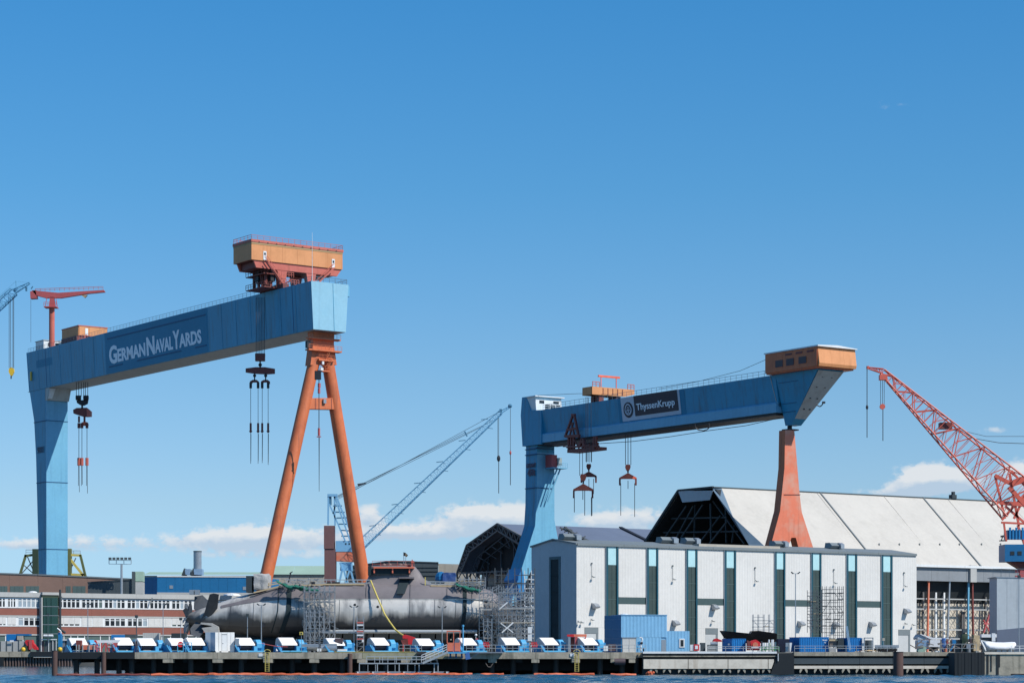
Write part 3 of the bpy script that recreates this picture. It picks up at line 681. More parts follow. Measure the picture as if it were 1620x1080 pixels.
m = MB(G); m.prism([(c0[0], bA-1.2, c0[2]), (c1[0], bA-1.2, c1[2]), (d1[0], bA-1.2, d1[2]), (d0[0], bA-1.2, d0[2])], (0, 2.4, 0)); m.build('tie_beam', 'orange_leg', g1)
for px in (495, 520.5):
    q = ap(px, 639); m = MB(G); m.box(q[0]-.08, q[0]+.08, bA-1.26, bA-1.21, q[2]-1.4, q[2]+1.35); m.build('tie_joint', 'dark_red', g1)
q = ap(508.5, 635); m = MB(G); m.box(q[0]-.4, q[0]+.4, bA-1.8, bA-1.25, q[2]-.6, q[2]+.5); m.build('floodlight', 'galv', g1)
for a, b, py, dep in ((481, 531, 535, 2.6), (480, 532, 553.5, 2.8), (497, 522, 570, 2.4), (500, 515, 587, 2.3)):
    q0, q1 = ap(a, py), ap(b, py); m = MB(G); m.box(q0[0], q1[0], bA-dep, bA-.9, q0[2]-.25, q0[2]+.15)
    railing(m, (q0[0], bA-dep, q0[2]+.15), (q1[0], bA-dep, q0[2]+.15), 1.1, 1.1, .06); m.build('platform', 'orange_leg', g1)
for a, b in (((515.5, 555.5), (509.5, 568)), ((517, 572), (510, 585))):
    m = MB(G); p, q = ap(*a), ap(*b)
    for dy in (-2.5, -2.0): m.bar((p[0], bA+dy, p[2]), (q[0], bA+dy, q[2]), .1); m.bar((p[0], bA+dy, p[2]+.9), (q[0], bA+dy, q[2]+.9), .07)
    m.build('stair', 'orange_leg', g1)
q = ap(482.5, 544); m = MB(G); m.box(q[0]-.5, q[0]+.5, bA-2, bA-1, q[2]-1.2, q[2]+.6); m.build('switch_box', 'black_steel', g1)
q = ap(503, 573); m = MB(G); m.box(q[0]-.25, q[0]+.3, bA-2.6, bA-2.1, q[2]-.8, q[2]); m.build('floodlight', 'white_paint', g1)
q = ap(501, 585); m = MB(G); m.box(q[0]-.4, q[0]+.4, bA-2.7, bA-2.1, q[2]-.4, q[2]+.3); m.build('floodlight', 'white_paint', g1)
for q in (ftL, ftR):
    m = MB(G); m.box(q[0]-4.5, q[0]+4.5, bA-1.6, bA+1.6, GZ, GZ+3); m.build('bogie', 'orange_leg', g1)

# ---- big trolley (machine house across the girder)
def house(fr_c, a0, a1, b0, b1, z0, z1, t, roofm='pink_red'):
    pass
tr = thing('crane_trolley', 'large ochre machine house trolley straddling the right end of the lettered gantry girder', 'crane trolley', tuple(G((5.6, 21, GT))))
H0, H1, B0, B1 = 5.6-13.85, 5.6+13.85, 16.2, 25.8
zt1, zt0 = 109.7, 105.1
n_ = 6
for k in range(n_):
    a = H0+(H1-H0)*k/n_; b = H0+(H1-H0)*(k+1)/n_; m = MB(G); m.box(a+.02, b-.02, B0, B0+.2, zt0, zt1-.5); m.build('front_panel', 'ochre', tr)
for k in range(2):
    a = B0+.21+(B1-B0-.21)*k/2; b = B0+.21+(B1-B0-.21)*(k+1)/2; m = MB(G); m.box(H0, H0+.2, a+.02, b-.02, zt0, zt1-.5); m.build('side_panel', 'ochre', tr); m = MB(G); m.box(H1-.2, H1, a+.02, b-.02, zt0, zt1-.5); m.build('side_panel', 'ochre', tr)
m = MB(G); m.box(H0+.3, H1-.3, B0+.3, B1, zt0, zt1-.2); m.build('inner_hull', 'dark_red', tr)
m = MB(G); m.box(H0-.02, H1+.02, B0-.08, B1+.1, zt1-.5, zt1-.02); m.build('eaves_band', 'ochre_trim', tr)
m = MB(G); m.box(H0-.15, H1+.15, B0-.2, B1+.2, zt1, zt1+.7); rf = m.build('roof', 'pink_red', tr)
for k in range(10): m = MB(G); a = H0+2+k*2.6; m.box(a, a+.35, B0-.25, B0-.21, zt1+.02, zt1+.22); m.build('vent', 'black_steel', rf)
m = MB(G)
for y_ in (B0, B1): railing(m, (H0, y_, zt1+.7), (H1, y_, zt1+.7), 1.1, 1.8, .07)
for x_ in (H0, H1): railing(m, (x_, B0, zt1+.7), (x_, B1, zt1+.7), 1.1, 1.8, .07)
m.build('roof_railing', 'pink_red', tr)
m = MB(G); m.prism([(H0+.8, B0+.3, zt0-.02), (H1-.2, B0+.3, zt0-.02), (H1-1.6, B0+.3, zt0-1.9), (H0+1.6, B0+.3, zt0-1.9)], (0, .6, 0)); m.build('main_beam', 'pink_red', tr)
m = MB(G); m.prism([(H0+.8, B1-.9, zt0-.02), (H1-.2, B1-.9, zt0-.02), (H1-1.6, B1-.9, zt0-1.9), (H0+1.6, B1-.9, zt0-1.9)], (0, .6, 0)); m.build('main_beam', 'pink_red', tr)
m = MB(G); m.box(H0+1.8, H1-1.8, B0+1, B1-1, zt0-1.7, zt0-.1); m.build('underframe', 'dark_red', tr)
for x_ in (1.2, ug-1.2):
    for y_ in (B0+.4, B1-2):
        m = MB(G); m.prism([(x_-1.5, y_, zt0-1.9), (x_+1.5, y_, zt0-1.9), (x_+.8, y_, GT+1.2), (x_-.8, y_, GT+1.2)], (0, 1.6, 0)); m.build('trolley_leg', 'pink_red', tr)
    m = MB(G); m.box(x_-.9, x_+.9, B0-1.5, B1+1.2, GT+.15, GT+1.3); m.build('bogie_beam', 'dark_red', tr)
for x0_, x1_ in ((H0+3.9, 1.0), (H1-3.0, ug-1.6)):
    m = MB(G)
    for dy in (0, .8):
        m.bar((x0_, B0-1.1+dy, zt0+.2), (x1_, B0-1.1+dy, GT+.8), .2); m.bar((x0_, B0-1.1+dy, zt0+1.3), (x1_, B0-1.1+dy, GT+1.9), .09)
    m.build('stair', 'pink_red', tr)
    m = MB(G); m.box(x0_-.4, x0_+.5, B0-.12, B0-.02, zt0+.2, zt0+2.5); dr = m.build('door', 'white_paint', tr); m = MB(G); m.box(x0_-.2, x0_+.3, B0-.16, B0-.13, zt0+1.5, zt0+2.1); m.build('door_window', 'window_pane', dr)
# hoist frames and operators' platforms on the left edge
m = MB(G)
for z in (GT+.3, GT+3.8):
    m.box(-4.0, 1.4, B0+1, B1+1, z, z+.25); railing(m, (-4.0, B0+1, z+.25), (-4.0, B1+1, z+.25), 1.2, 1.2, .09); railing(m, (-4.0, B0+1, z+.25), (1, B0+1, z+.25), 1.2, 1.2, .09)
for x_, y_ in ((-1.2, B0+2.5), (-2.6, B0+2.5), (-1.2, B1-1), (-2.6, B1-1)): m.bar((x_, y_, GT+.3), (x_, y_, zt0-1.8), .6)
for k in range(10): a = -3.6+random.random()*4.6; b = B0+1.5+random.random()*7; m.bar((a, b, GT+.5+random.random()*2), (a+random.uniform(-1.5, 1.5), b+random.uniform(-1, 1), GT+3+random.random()*2.5), .3)
m.build('hoist_frame', 'dark_red', tr)
m = MB(G); m.box(-1.6, -.2, B0+1.6, B0+3, GT+2.2, GT+6.0); m.box(-3.4, -2, B0+5, B0+7, GT+2.5, GT+5.6); m.build('hoist_drum', 'black_steel', tr)
m = MB(G)
for k in range(9): m.box(.3+.5*k, .5+.5*k, B0-.9, B0-.2, GT+.5+.32*(k % 6), GT+.9+.32*(k % 6))
railing(m, (.2, B0-1, GT+1.4), (5.4, B0-1, GT+1.4), 1.2, .7, .1); railing(m, (.2, B0-1, GT+3.2), (3.8, B0-1, GT+3.2), 1.2, .7, .1); m.build('landing', 'pink_red', tr)
# ropes and lifting beam down the left side of the girder
lb_ = thing('lifting_beam', 'dark red lifting beam with four pendant rods hanging left of the orange tube leg', 'lifting gear', (-67, 606, 60))
YL = 606.
def R3(px, py, Y=YL): return tuple(P(px, py, Y))
for px in (405.3, 408.2, 411, 413.2, 416, 418.6):
    m = MB(); m.tube(R3(px, 470), R3(px, 562), .085, n=5); m.build('rope', 'rope', lb_)
m = MB(); q = R3(411.6, 566.5); m.box(q[0]-1.25, q[0]+1.25, YL-.8, YL+.8, R3(0, 571)[2], R3(0, 561)[2]); m.tube((q[0]-1.3, YL, R3(0, 562)[2]), (q[0]+1.3, YL, R3(0, 562)[2]), .55, n=10); m.build('pulley_block', 'dark_red', lb_)
m = MB(); m.bar(R3(411.6, 571), R3(411.6, 582), .35); m.sph(R3(411.6, 577), .5, 8, 5); m.build('swivel', 'black_steel', lb_)
m = MB(); m.prism([R3(388.5, 582.5), R3(404, 580.5), R3(419, 580.5), R3(434.5, 583), R3(434.5, 590.5), R3(421, 591.5), R3(402, 590.5), R3(388.5, 588.5)], (0, 1.1, 0)); m.build('beam', 'dark_red', lb_)
for cx_ in (402.8, 420.3):
    m = MB(); m.bar(R3(cx_, 590), R3(cx_, 602), .3); m.sph(R3(cx_, 594), .45, 8, 5); m.build('shackle', 'black_steel', lb_)
    m = MB(); m.prism([R3(cx_-7.5, 603), R3(cx_-3, 600.5), R3(cx_+3, 600.5), R3(cx_+6.5, 603), R3(cx_+6.5, 607), R3(cx_+4.5, 607), R3(cx_+3, 604.5), R3(cx_-3, 604.5), R3(cx_-5, 607), R3(cx_-7.5, 607)], (0, .7, 0)); m.build('yoke', 'dark_red', lb_)
for px, bot in ((396.6, 733), (408.3, 733), (414.8, 732), (424.2, 735)):
    m = MB(); m.tube(R3(px, 605), R3(px, 614), .35, n=6); m.build('hook', 'black_steel', lb_)
    m = MB(); m.tube(R3(px, 613), R3(px, bot), .07, n=5); m.tube(R3(px+.6, 686), R3(px+.3, bot-4), .06, n=5); m.build('pendant', 'rope', lb_)
    m = MB(); m.tube(R3(px, 669), R3(px, 684), .28, n=6); m.bar(R3(px-2.6, 682), R3(px+2.6, 682), .2); m.build('turnbuckle', 'dark_red', lb_)
# single hook line in front of the A-leg
hk = thing('hook_line', 'single red hook block on a long pendant in the gap of the orange A leg', 'lifting gear', (-48, 587, 70))
YH = 586.
m = MB(); m.tube(R3(504.6, 588, YH), R3(504.6, 680, YH), .11, n=5); m.tube(R3(504.8, 690, YH), R3(504.9, 777, YH), .14, .06, n=5); m.build('rope', 'rope', hk)
m = MB(); q = R3(503.5, 594, YH); m.box(q[0]-.9, q[0]+.7, YH-.5, YH+.5, q[2]-1, q[2]+1.2); m.build('sheave', 'black_steel', hk)
m = MB(); m.tube(R3(505, 606, YH), R3(505, 613, YH), .38, n=8); m.tube(R3(504.7, 614, YH), R3(504.7, 622, YH), .33, n=8); m.build('hook_block', 'red_faded', hk)
m = MB(); m.tube(R3(504.6, 677, YH), R3(504.6, 689, YH), .3, n=8); m.bar(R3(501, 690.5, YH), R3(508, 690.5, YH), .25); m.build('turnbuckle', 'red_faded', hk)

# ---- small trolley near the left end, slewing crane, cabins on the girder
ts = thing('crane_trolley', 'small ochre machine house on the left part of the lettered gantry girder', 'crane trolley', tuple(G((4, 142, GT))))
ta0 = 139.5
for a, b in ((1.2, 4.6), (4.6, 8.0), (8.0, 10.6)): m = MB(G); m.box(a+.02, b-.02, ta0, ta0+.2, 99.9, 102.7); m.build('front_panel', 'ochre', ts)
for k in range(3): a = ta0+.22+k*3.9; m = MB(G); m.box(.98, 1.18, a, a+3.86, 99.9, 102.7); m.build('side_panel', 'ochre', ts)
m = MB(G); m.box(1.3, 10.5, ta0+.3, ta0+12, 99.9, 102.6); m.build('inner_hull', 'dark_red', ts)
m = MB(G); m.box(.9, 10.7, ta0-.1, ta0+12.1, 102.72, 103.0); m.build('roof', 'pink_red', ts)
m = MB(G); m.box(3.2, 4.1, ta0-.08, ta0-.01, 100.1, 102.2); m.build('door', 'white_paint', ts)
m = MB(G); m.box(.6, 10, ta0+.5, ta0+11.5, GT+.2, 99.85); m.build('underframe', 'dark_red', ts)
m = MB(G); railing(m, (.4, ta0-1.4, GT+.3), (8, ta0-1.4, GT+.3), 1.2, .9, .1); m.bar((2, ta0-1.2, GT+.4), (3.6, ta0-.2, 100.2), .2); m.build('landing', 'pink_red', ts)
ls2 = thing('lifting_beam', 'dark red lifting beam with orange end hanging beside the blue box leg', 'lifting gear', (-137, 706, 60))
Y2 = 706.
for px in (120.8, 124.6, 128.5, 132.5, 135.2, 138.8): m = MB(); m.tube(R3(px, 598, Y2), R3(px, 627, Y2), .1, n=5); m.build('rope', 'rope', ls2)
for px in (124, 136): m = MB(); q = R3(px, 629, Y2); m.tube((q[0]-.75, Y2, q[2]), (q[0]+.75, Y2, q[2]), .75, n=10); m.build('sheave', 'black_steel', ls2)
m = MB(); m.prism([R3(121, 633, Y2), R3(139, 632, Y2), R3(138, 638, Y2), R3(132, 641, Y2), R3(126, 640, Y2), R3(121.5, 637, Y2)], (0, 1.2, 0)); m.bar(R3(130, 640, Y2), R3(130, 646, Y2), .5); m.build('pulley_block', 'black_steel', ls2)
m = MB(); m.prism([R3(115.5, 648, Y2), R3(121, 645, Y2), R3(137, 644.5, Y2), R3(137, 658.5, Y2), R3(130, 658, Y2), R3(116, 653.5, Y2)], (0, 2.2, 0)); m.build('beam', 'dark_red', ls2)
m = MB(); m.prism([R3(137.1, 644.5, Y2), R3(143.5, 650, Y2), R3(143.5, 658, Y2), R3(137.1, 658.5, Y2)], (0, 2.2, 0)); m.build('beam_end', 'pink_red', ls2)
m = MB(); m.bar(R3(125, 658, Y2), R3(125, 668, Y2), .55); m.bar(R3(133.7, 658, Y2), R3(133.7, 667, Y2), .55); m.build('shackle', 'dark_red', ls2)
m = MB(); m.prism([R3(129, 668, Y2), R3(133, 666.5, Y2), R3(138, 667.5, Y2), R3(140, 672, Y2), R3(136, 673, Y2), R3(129, 673, Y2)], (0, .8, 0)); m.build('yoke', 'hook_orange', ls2)
for px, bot in ((124.8, 778), (129.6, 766), (137.6, 780)):
    m = MB(); m.tube(R3(px, 669, Y2), R3(px, 677, Y2), .45, n=6); m.build('hook', 'dark_red', ls2)
    m = MB(); m.tube(R3(px, 676, Y2), R3(px, 726, Y2), .09, n=5); m.tube(R3(px-.5, 736, Y2), R3(px-.8, 768, Y2), .08, n=5); m.tube(R3(px+.4, 736, Y2), R3(px+.8, bot, Y2), .08, n=5); m.build('pendant', 'rope', ls2)
    m = MB(); m.tube(R3(px, 724, Y2), R3(px, 736, Y2), .5, n=6); m.bar(R3(px-2.4, 735, Y2), R3(px+2.4, 735, Y2), .3); m.build('turnbuckle', 'pink_red', ls2)
# hammerhead service crane on the girder
hc = thing('service_crane', 'red hammerhead service crane standing on the left end of the lettered gantry', 'service crane', tuple(G((3.5, 157, GT))))
q = G((3.4, 157, GT)); YC = q.y
def C3(px, py, d=0.): return tuple(P(px, py, YC+d))
m = MB(); m.tube((C3(82, 0)[0], YC, GT), C3(82, 486), .88, n=14); m.build('column', 'pink_red', hc, smooth=2)
m = MB(); m.prism([C3(50, 459), C3(92, 463), C3(164, 458.5), C3(166, 461.5), C3(140, 464), C3(96, 471), C3(72, 471), C3(57, 467)], (0, 1.6, 0)); m.build('jib', 'red_faded', hc)
m = MB(); railing(m, C3(56, 461.5), C3(163, 457.8), .9, 1.5, .09); m.build('jib_railing', 'pink_red', hc)
m = MB(); m.prism([C3(47.5, 461), C3(56.5, 458.5), C3(58, 471.5), C3(48, 472)], (0, 2.4, 0)); m.build('counterweight', 'red_faded', hc)
m = MB(); m.box(C3(71, 0)[0], C3(91, 0)[0], YC-1.8, YC+1.8, C3(0, 487)[2], C3(0, 485.5)[2]); railing(m, (C3(71, 0)[0], YC-1.8, C3(0, 485)[2]), (C3(91, 0)[0], YC-1.8, C3(0, 485)[2]), 1.1, 1., .09); m.build('platform', 'red_faded', hc)
m = MB(); m.prism([C3(77, 486), C3(87.5, 486), C3(85, 470), C3(79, 470)], (0, 1.2, 0)); m.bar(C3(71.5, 485), C3(74, 471), .15); m.bar(C3(91, 485), C3(88, 470), .15); m.build('slewing_head', 'red_faded', hc)
m = MB(); m.prism([C3(129, 467), C3(138, 466.5), C3(134, 471)], (0, 1, 0)); m.build('jib_trolley', 'ochre_trim', hc)
m = MB(); m.tube(C3(48.8, 472), C3(48.8, 541), .05, n=4); m.build('rope', 'rope', hc)
for a0, a1, t0_, z1_, lb2 in ((.4, 7.4, 163.5, 100.9, 'white cabin with windows on the left end of the lettered gantry'), (5.4, 9.6, 158.5, 100.1, 'low white cabin behind the foot of the red service crane')):
    cb = thing('girder_cabin', lb2, 'cabin', tuple(G((a0, t0_, GT))), 'white cabins on the gantry girder')
    m = MB(G); m.box(a0, a1, t0_, t0_+6, GT+.02, z1_); m.build('shell', 'white_paint', cb); m = MB(G); m.box(a0-.2, a1+.2, t0_-.2, t0_+6.2, z1_+.01, z1_+.2); m.build('roof', 'render_grey', cb)
    for k in range(2): m = MB(G); a = a0+1.5+k*2.4; m.box(a, a+1.6, t0_-.05, t0_-.01, GT+.9, GT+2.1); m.build('window', 'window_pane', cb)
# ================================================================== second gantry crane
K = Frame((54.8, 480), (.8247, .5655))
KT, KB, KF = 61.0, 54.5, 53.2; KW = 7.0; KL = 92.
g2 = thing('gantry_crane', 'smaller blue gantry crane with dark name board and orange leg above the white hall', 'gantry crane', tuple(K((3, 45, GZ))))
m = MB(K); m.loft([[(0, b, KT), (KW, b, KT), (KW-.9, b, KB), (.9, b, KB)] for b in (0, KL-3.)]); m.build('girder', 'crane_blue', g2)
m = MB(K); m.prism([(.45, 0, KB+.9), (.15, 0, KB+.6), (.15, 0, KF), (KW-.15, 0, KF), (KW-.15, 0, KB+.6), (KW-.45, 0, KB+.9)], (0, KL-4, 0)); m.build('runway_flange', 'crane_blue_light', g2)
m = MB(K); m.box(.6, KW-.6, .5, KL-5, KF-.5, KF-.01); m.build('runway_rail', 'black_steel', g2)
def kside(t, z, d=0.): return (.9*(KT-z)/(KT-KB)-d, t, z)
def kt(px, z=58):
    lo, hi_ = -20., 100.
    for _ in range(40):
        mid = (lo+hi_)/2; p = K(kside(mid, z))
        if 810+FOC*p.x/p.y > px: lo = mid
        else: hi_ = mid
    return lo
# head of the right end: flares out to the machine house, tapers down to the leg
h1 = kt(1227); e0 = -13.2
def kb(px, py, a=0.): q = K.B(px, py, a); return (q.y, q.z)
tL = kb(1238, 673, 2.4); 
m = MB(K)
top = [(-.02, -.0, KT), (-.02, e0, KT), (KW+.02, e0, KT), (KW+.02, 0, KT)]
bot = [(2.2, -.6, 50.5), (2.2, -2.6, 50.5), (KW-2.2, -2.6, 50.5), (KW-2.2, -.6, 50.5)]
m.loft([top, bot]); hd = m.build('girder_head', 'crane_blue', g2)
m = MB(K); m.add([(.05, e0-.03, KT-.3), (KW-.05, e0-.03, KT-.3), (KW-2.2, -2.66, 50.6), (2.2, -2.66, 50.6)], [(0, 1, 2, 3)]); m.build('sloping_plate', 'crane_grey', hd)
for f in (.12, .3, .5, .7):
    for u_ in (.3, .7):
        y_ = e0+(-2.6-e0)*f; z_ = KT+(50.5-KT)*f; x_ = .05+2.15*f+(KW-.1-4.3*f)*u_; m = MB(K); m.box(x_-.18, x_+.18, y_-.12, y_-.02, z_-.25, z_+.12); m.build('manhole', 'black_steel', hd)
for px_ in (1219.5,):
    t = kt(1221); m = MB(K); m.bar(kside(t, KT-.1, .06), kside(t-1.2, KB+.5, .06), .12); m.build('plate_seam', 'crane_grey', g2)
for z in (53.2, 54.9, 59.2): m = MB(K); f = (KT-z)/(KT-50.5); m.bar((2.2*f-.03, -.4-.2*f, z), (2.2*f-.03, e0*.55*(1-f*.5), z), .1); m.build('head_joint', 'seam', g2)
# machine house
mh = []
for k, (a, b) in enumerate(((1.4, -4), (-4, -9.2), (-9.2, -14.6))):
    m = MB(K); m.box(-1.6, -1.4, b+.02, a-.02, KT+.3, KT+4.2); m.build('machine_house_panel', 'ochre' if False else 'orange_leg', g2)
for k in range(3):
    a = -1.38+k*3.4; m = MB(K); m.prism([(a, -14.6, KT+.3), (a+3.38, -14.6, KT+.3), (a+3.38, -15.0, KT+.9), (a+3.38, -14.3, KT+4.2), (a, -14.3, KT+4.2), (a, -15.0, KT+.9)] if False else [(a, -14.9, KT+.3), (a, -15.1, KT+.9), (a, -14.6, KT+4.2), (a, -14.3, KT+4.2), (a, -14.3, KT+.3)], (3.38, 0, 0)); m.build('machine_house_panel', 'ochre', g2)
m = MB(K); m.box(-1.35, 8.7, -14.25, 1.3, KT+.02, KT+4.15); m.build('machine_house', 'orange_leg', g2)
m = MB(K); m.prism([(-1.8, 1.6, KT+4.25), (-1.8, -15, KT+4.25), (3.4, -15, KT+4.75), (9, -15, KT+4.25), (9, 1.6, KT+4.25)] if False else [(-1.8, -15.1, KT+4.25), (9.0, -15.1, KT+4.25), (9.0, -15.1, KT+4.4), (3.6, -15.1, KT+4.75), (-1.8, -15.1, KT+4.5)], (0, 16.7, 0)); m.build('machine_house_roof', 'white_paint', g2)
for a in (-11.4, -7.6, -4.2): m = MB(K); m.box(-1.7, -1.62, a, a+2.3, KT+1.2, KT+2.6); m.build('machine_house_window', 'drum', g2)
for a in (-13.6, -10.2, -7.): m = MB(K); m.box(-1.68, -1.62, a, a+2.0, KT+3.3, KT+3.7); m.build('vent', 'dark_red', g2)
m = MB(K); railing(m, (.1, 1.8, KT), (.1, KL-8, KT), 1.15, 1.8, .05); m.build('railing', 'dark_rail', g2)
m = MB(K); railing(m, (KW-.1, 1.8, KT), (KW-.1, KL-8, KT), 1.15, 1.8, .05); m.build('railing', 'dark_rail', g2)
m = MB(K); m.path([(.6, 1.5, KT+4), (.6, 12, KT+2.1), (.6, 26, KT+1.2), (.6, 40, KT+.9)], .05); m.path([(.6, 55, KT+.9), (.6, 70, KT+2.6), (.6, 88, KT+3.8)], .05); m.build('cable', 'rope', g2)
# name board
def kweb(p0, p1, z0, z1, d, m_, nm, par=g2, th=.08):
    t0, t1 = kt(p0, (z0+z1)/2), kt(p1, (z0+z1)/2); m = MB(K); m.prism([kside(t0, z0, d), kside(t1, z0, d), kside(t1, z1, d), kside(t0, z1, d)], (th, 0, 0)); return m.build(nm, m_, par)
kweb(979, 1084, KB+.93, KT-.02, .05, 'sign_blue', 'name_board_surround')
nb = kweb(984, 1076.5, KB+1.15, KT-.02, .12, 'sign_grey', 'name_board')
kweb(1004.6, 1073, KB+2.0, KT+.0, .2, 'sign_navy', 'name_panel', nb)
def ktf(x, y, d): return tuple(kside(-x, y, .22+d))
pts, fs = text_mesh('ThyssenKrupp', ktf, -kt(1008.5), -kt(1069), 57.75, 59.25, .06, .015); m = MB(K); m.add(pts, fs); m.build('letters', 'letter_white', nb)
lc = (kt(995), 58.1)
def oval(rx, rz, d0, th, m_, hole=.0, dz=0., pt=0., nm='emblem_ring', dx=0.):
    n = 28; ring = []
    for i in range(n):
        a = 2*math.pi*i/n; c, s_ = math.cos(a), math.sin(a); k = 1+pt*max(0, s_)**3; w_ = 1-.35*pt*max(0, s_)
        ring.append((c*w_, s_*k))
    m = MB(K)
    o0 = [kside(lc[0]+dx-c*rx, lc[1]+dz+s_*rz, d0) for c, s_ in ring]; o1 = [kside(lc[0]+dx-c*rx, lc[1]+dz+s_*rz, d0+th) for c, s_ in ring]
    if not hole: m.loft([o0, o1])
    else:
        i0 = [kside(lc[0]+dx-c*(rx-hole), lc[1]+dz+s_*(rz-hole), d0) for c, s_ in ring]; i1 = [kside(lc[0]+dx-c*(rx-hole), lc[1]+dz+s_*(rz-hole), d0+th) for c, s_ in ring]
        m.loft([o0, o1, i1, i0, o0], cap=False)
    return m.build(nm, m_, nb)
oval(1.75, 1.75, .14, .05, 'sign_navy', nm='emblem_disc')
oval(1.25, 1.2, .2, .05, 'sign_grey', .26, 0, .18)
oval(.42, .42, .2, .05, 'sign_grey', .15, .28)
oval(.42, .42, .2, .05, 'sign_grey', .15, -.42, dx=.4)
oval(.42, .42, .2, .05, 'sign_grey', .15, -.42, dx=-.4)
# left leg (stiff): blue box that splits into two splayed feet
y_l = kb(848.5, 750, .6)[0]
def kA(px, py): q = K.A(px, py, y_l); return (q.x, q.z)
front = [kA(849.5, 698), kA(877, 698), kA(877, 822), kA(884, 860), kA(900, 905), kA(930, 1000), kA(938, 1026), kA(922, 1026), kA(893, 965), kA(866, 880), kA(849, 884), kA(836, 911), kA(826.5, 931), kA(818.5, 920), kA(846.5, 831), kA(848.5, 797)]
LD = 4.6
m = MB(K); m.prism([(a, y_l, min(z, KB-.05)) for a, z in front], (0, LD, 0)); m.build('box_leg', 'crane_blue', g2)
m = MB(K); m.add([(a, y_l-.03, min(z, KF-2.)) for a, z in front], [tuple(range(len(front)))]); m.build('leg_front_plate', 'crane_blue_light', g2)  # paler sheet over the leg front, sunlit tone in its colour
fa = kA(818.5, 921); fb = kA(826.5, 932)
m = MB(K); m.prism([(fa[0]-.6, y_l-.6, fa[1]+.6), (fa[0]+.9, y_l-.6, fa[1]+3.3), (fb[0]+.6, y_l-.6, fb[1]+.8), (fb[0]-.8, y_l-.6, fb[1]-2.8)], (0, LD+.8, 0)); m.build('leg_joint', 'crane_blue_deep', g2)
f2 = kA(813, 957); f3 = kA(823, 957)
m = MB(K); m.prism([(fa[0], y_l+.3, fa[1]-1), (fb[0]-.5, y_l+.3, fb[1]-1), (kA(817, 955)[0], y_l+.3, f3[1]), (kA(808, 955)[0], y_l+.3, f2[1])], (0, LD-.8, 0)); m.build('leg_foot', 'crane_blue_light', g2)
m = MB(K); c = kA(812, 1000)[0]; m.box(c-4.5, c+4.5, y_l, y_l+4, GZ, GZ+3); m.build('bogie', 'crane_blue_deep', g2)
m = MB(K); c = kA(928, 1020)[0]; m.box(c-4.5, c+4.5, y_l, y_l+4, GZ, GZ+3); m.build('bogie', 'crane_blue_deep', g2)
# leg head beside the girder end
lh = [kb(826, 629.5, 0), kb(824, 657, 0), kb(830, 700, .6), kb(830.5, 702, .6)]
m = MB(K); m.prism([(-.05, KL-8, KT), (-.05, lh[0][0], KT+3.6), (-.05, lh[1][0], lh[1][1]), (.4, lh[2][0], KF-.3), (.6, y_l, KF-.3), (.6, y_l, KB), (-.02, KL-9, KB+2)] if False else [(-.05, y_l-3, KT-.01), (-.05, y_l+1.5, KT+.3), (-.05, y_l+3.2, KT+3.7), (-.05, lh[0][0], KT+3.7), (-.05, lh[1][0], lh[1][1]), (-.05, lh[2][0], KF-.3), (-.05, y_l-3, KF-.3)], (KW+.1, 0, 0)); m.build('leg_head', 'crane_blue', g2)
for py in (709, 718, 771):
    m = MB(K); q = kb(848.5, py, .6); m.bar((.53, y_l-.1, q[1]), (.53, y_l+LD, q[1]), .2); m.bar((.5, y_l-.1, q[1]), (KW-1.4, y_l-.1, q[1]), .18); m.build('weld_band', 'seam', g2)
for txt, py0, py1, a, b in (('GESAMT', 739, 732.5, 832.5, 848), ('450t', 752, 741.5, 834.5, 847)):
    ta_, tb_ = kb(a, 740, .55)[0], kb(b, 740, .55)[0]; z0_, z1_ = kb(840, py0, .55)[1], kb(840, py1, .55)[1]
    pts, fs = text_mesh(txt, lambda x, y, d: (.56-d, -x, y), -ta_, -tb_, z0_, z1_, .05, .04)
    m = MB(K); m.add(pts, fs); m.build('leg_lettering', 'letter_red', g2)
# cabin on the left end of the girder, and control cab on the leg
cb = thing('girder_cabin', 'white cabin with slanted windows on the left end of the smaller gantry crane', 'cabin', tuple(K((3.5, y_l, KT))))
yc = y_l-.4
m = MB(K); m.prism([(.3, yc, KT+.02), (.0, yc, KT+3.4), (.0, yc+3.4, KT+3.4), (.3, yc+3.4, KT+.02)], (7.6, 0, 0)); m.build('shell', 'white_paint', cb)
m = MB(K); m.box(-.4, 8.2, yc-.6, yc+3.4, KT+3.42, KT+3.65); m.build('roof', 'white_paint', cb)
for a, b, z0_, z1_ in ((1.2, 2.6, 1.9, 2.6), (2.9, 4.3, .5, 1.7), (4.5, 5.9, .5, 1.7), (6.1, 7.3, .5, 1.7), (5.3, 6.9, 2.0, 2.6)):
    m = MB(K); m.box(a, b, yc-.06, yc-.01, KT+z0_, KT+z1_); m.build('window', 'window_pane', cb)
m = MB(K); railing(m, (.2, yc-2, KT), (7.4, yc-2, KT), 1.1, 1.2, .05); m.build('railing', 'white_paint', cb)
cc_ = thing('control_cab', 'small red and glass control cab on the front of the blue box leg', 'cabin', tuple(K((5, y_l-2, 43))))
a0, z0_ = kA(866, 741); a1, z1_ = kA(879, 725)
m = MB(K); m.box(a0-.6, a0+1.0, y_l-2.6, y_l-.05, z0_+.2, z1_+.6); m.build('shell', 'red_faded', cc_)
m = MB(K); m.box(a0+1.02, a1-.2, y_l-2.9, y_l-.3, z0_+.6, z1_-.1); m.build('glazing', 'cabin_glass', cc_)
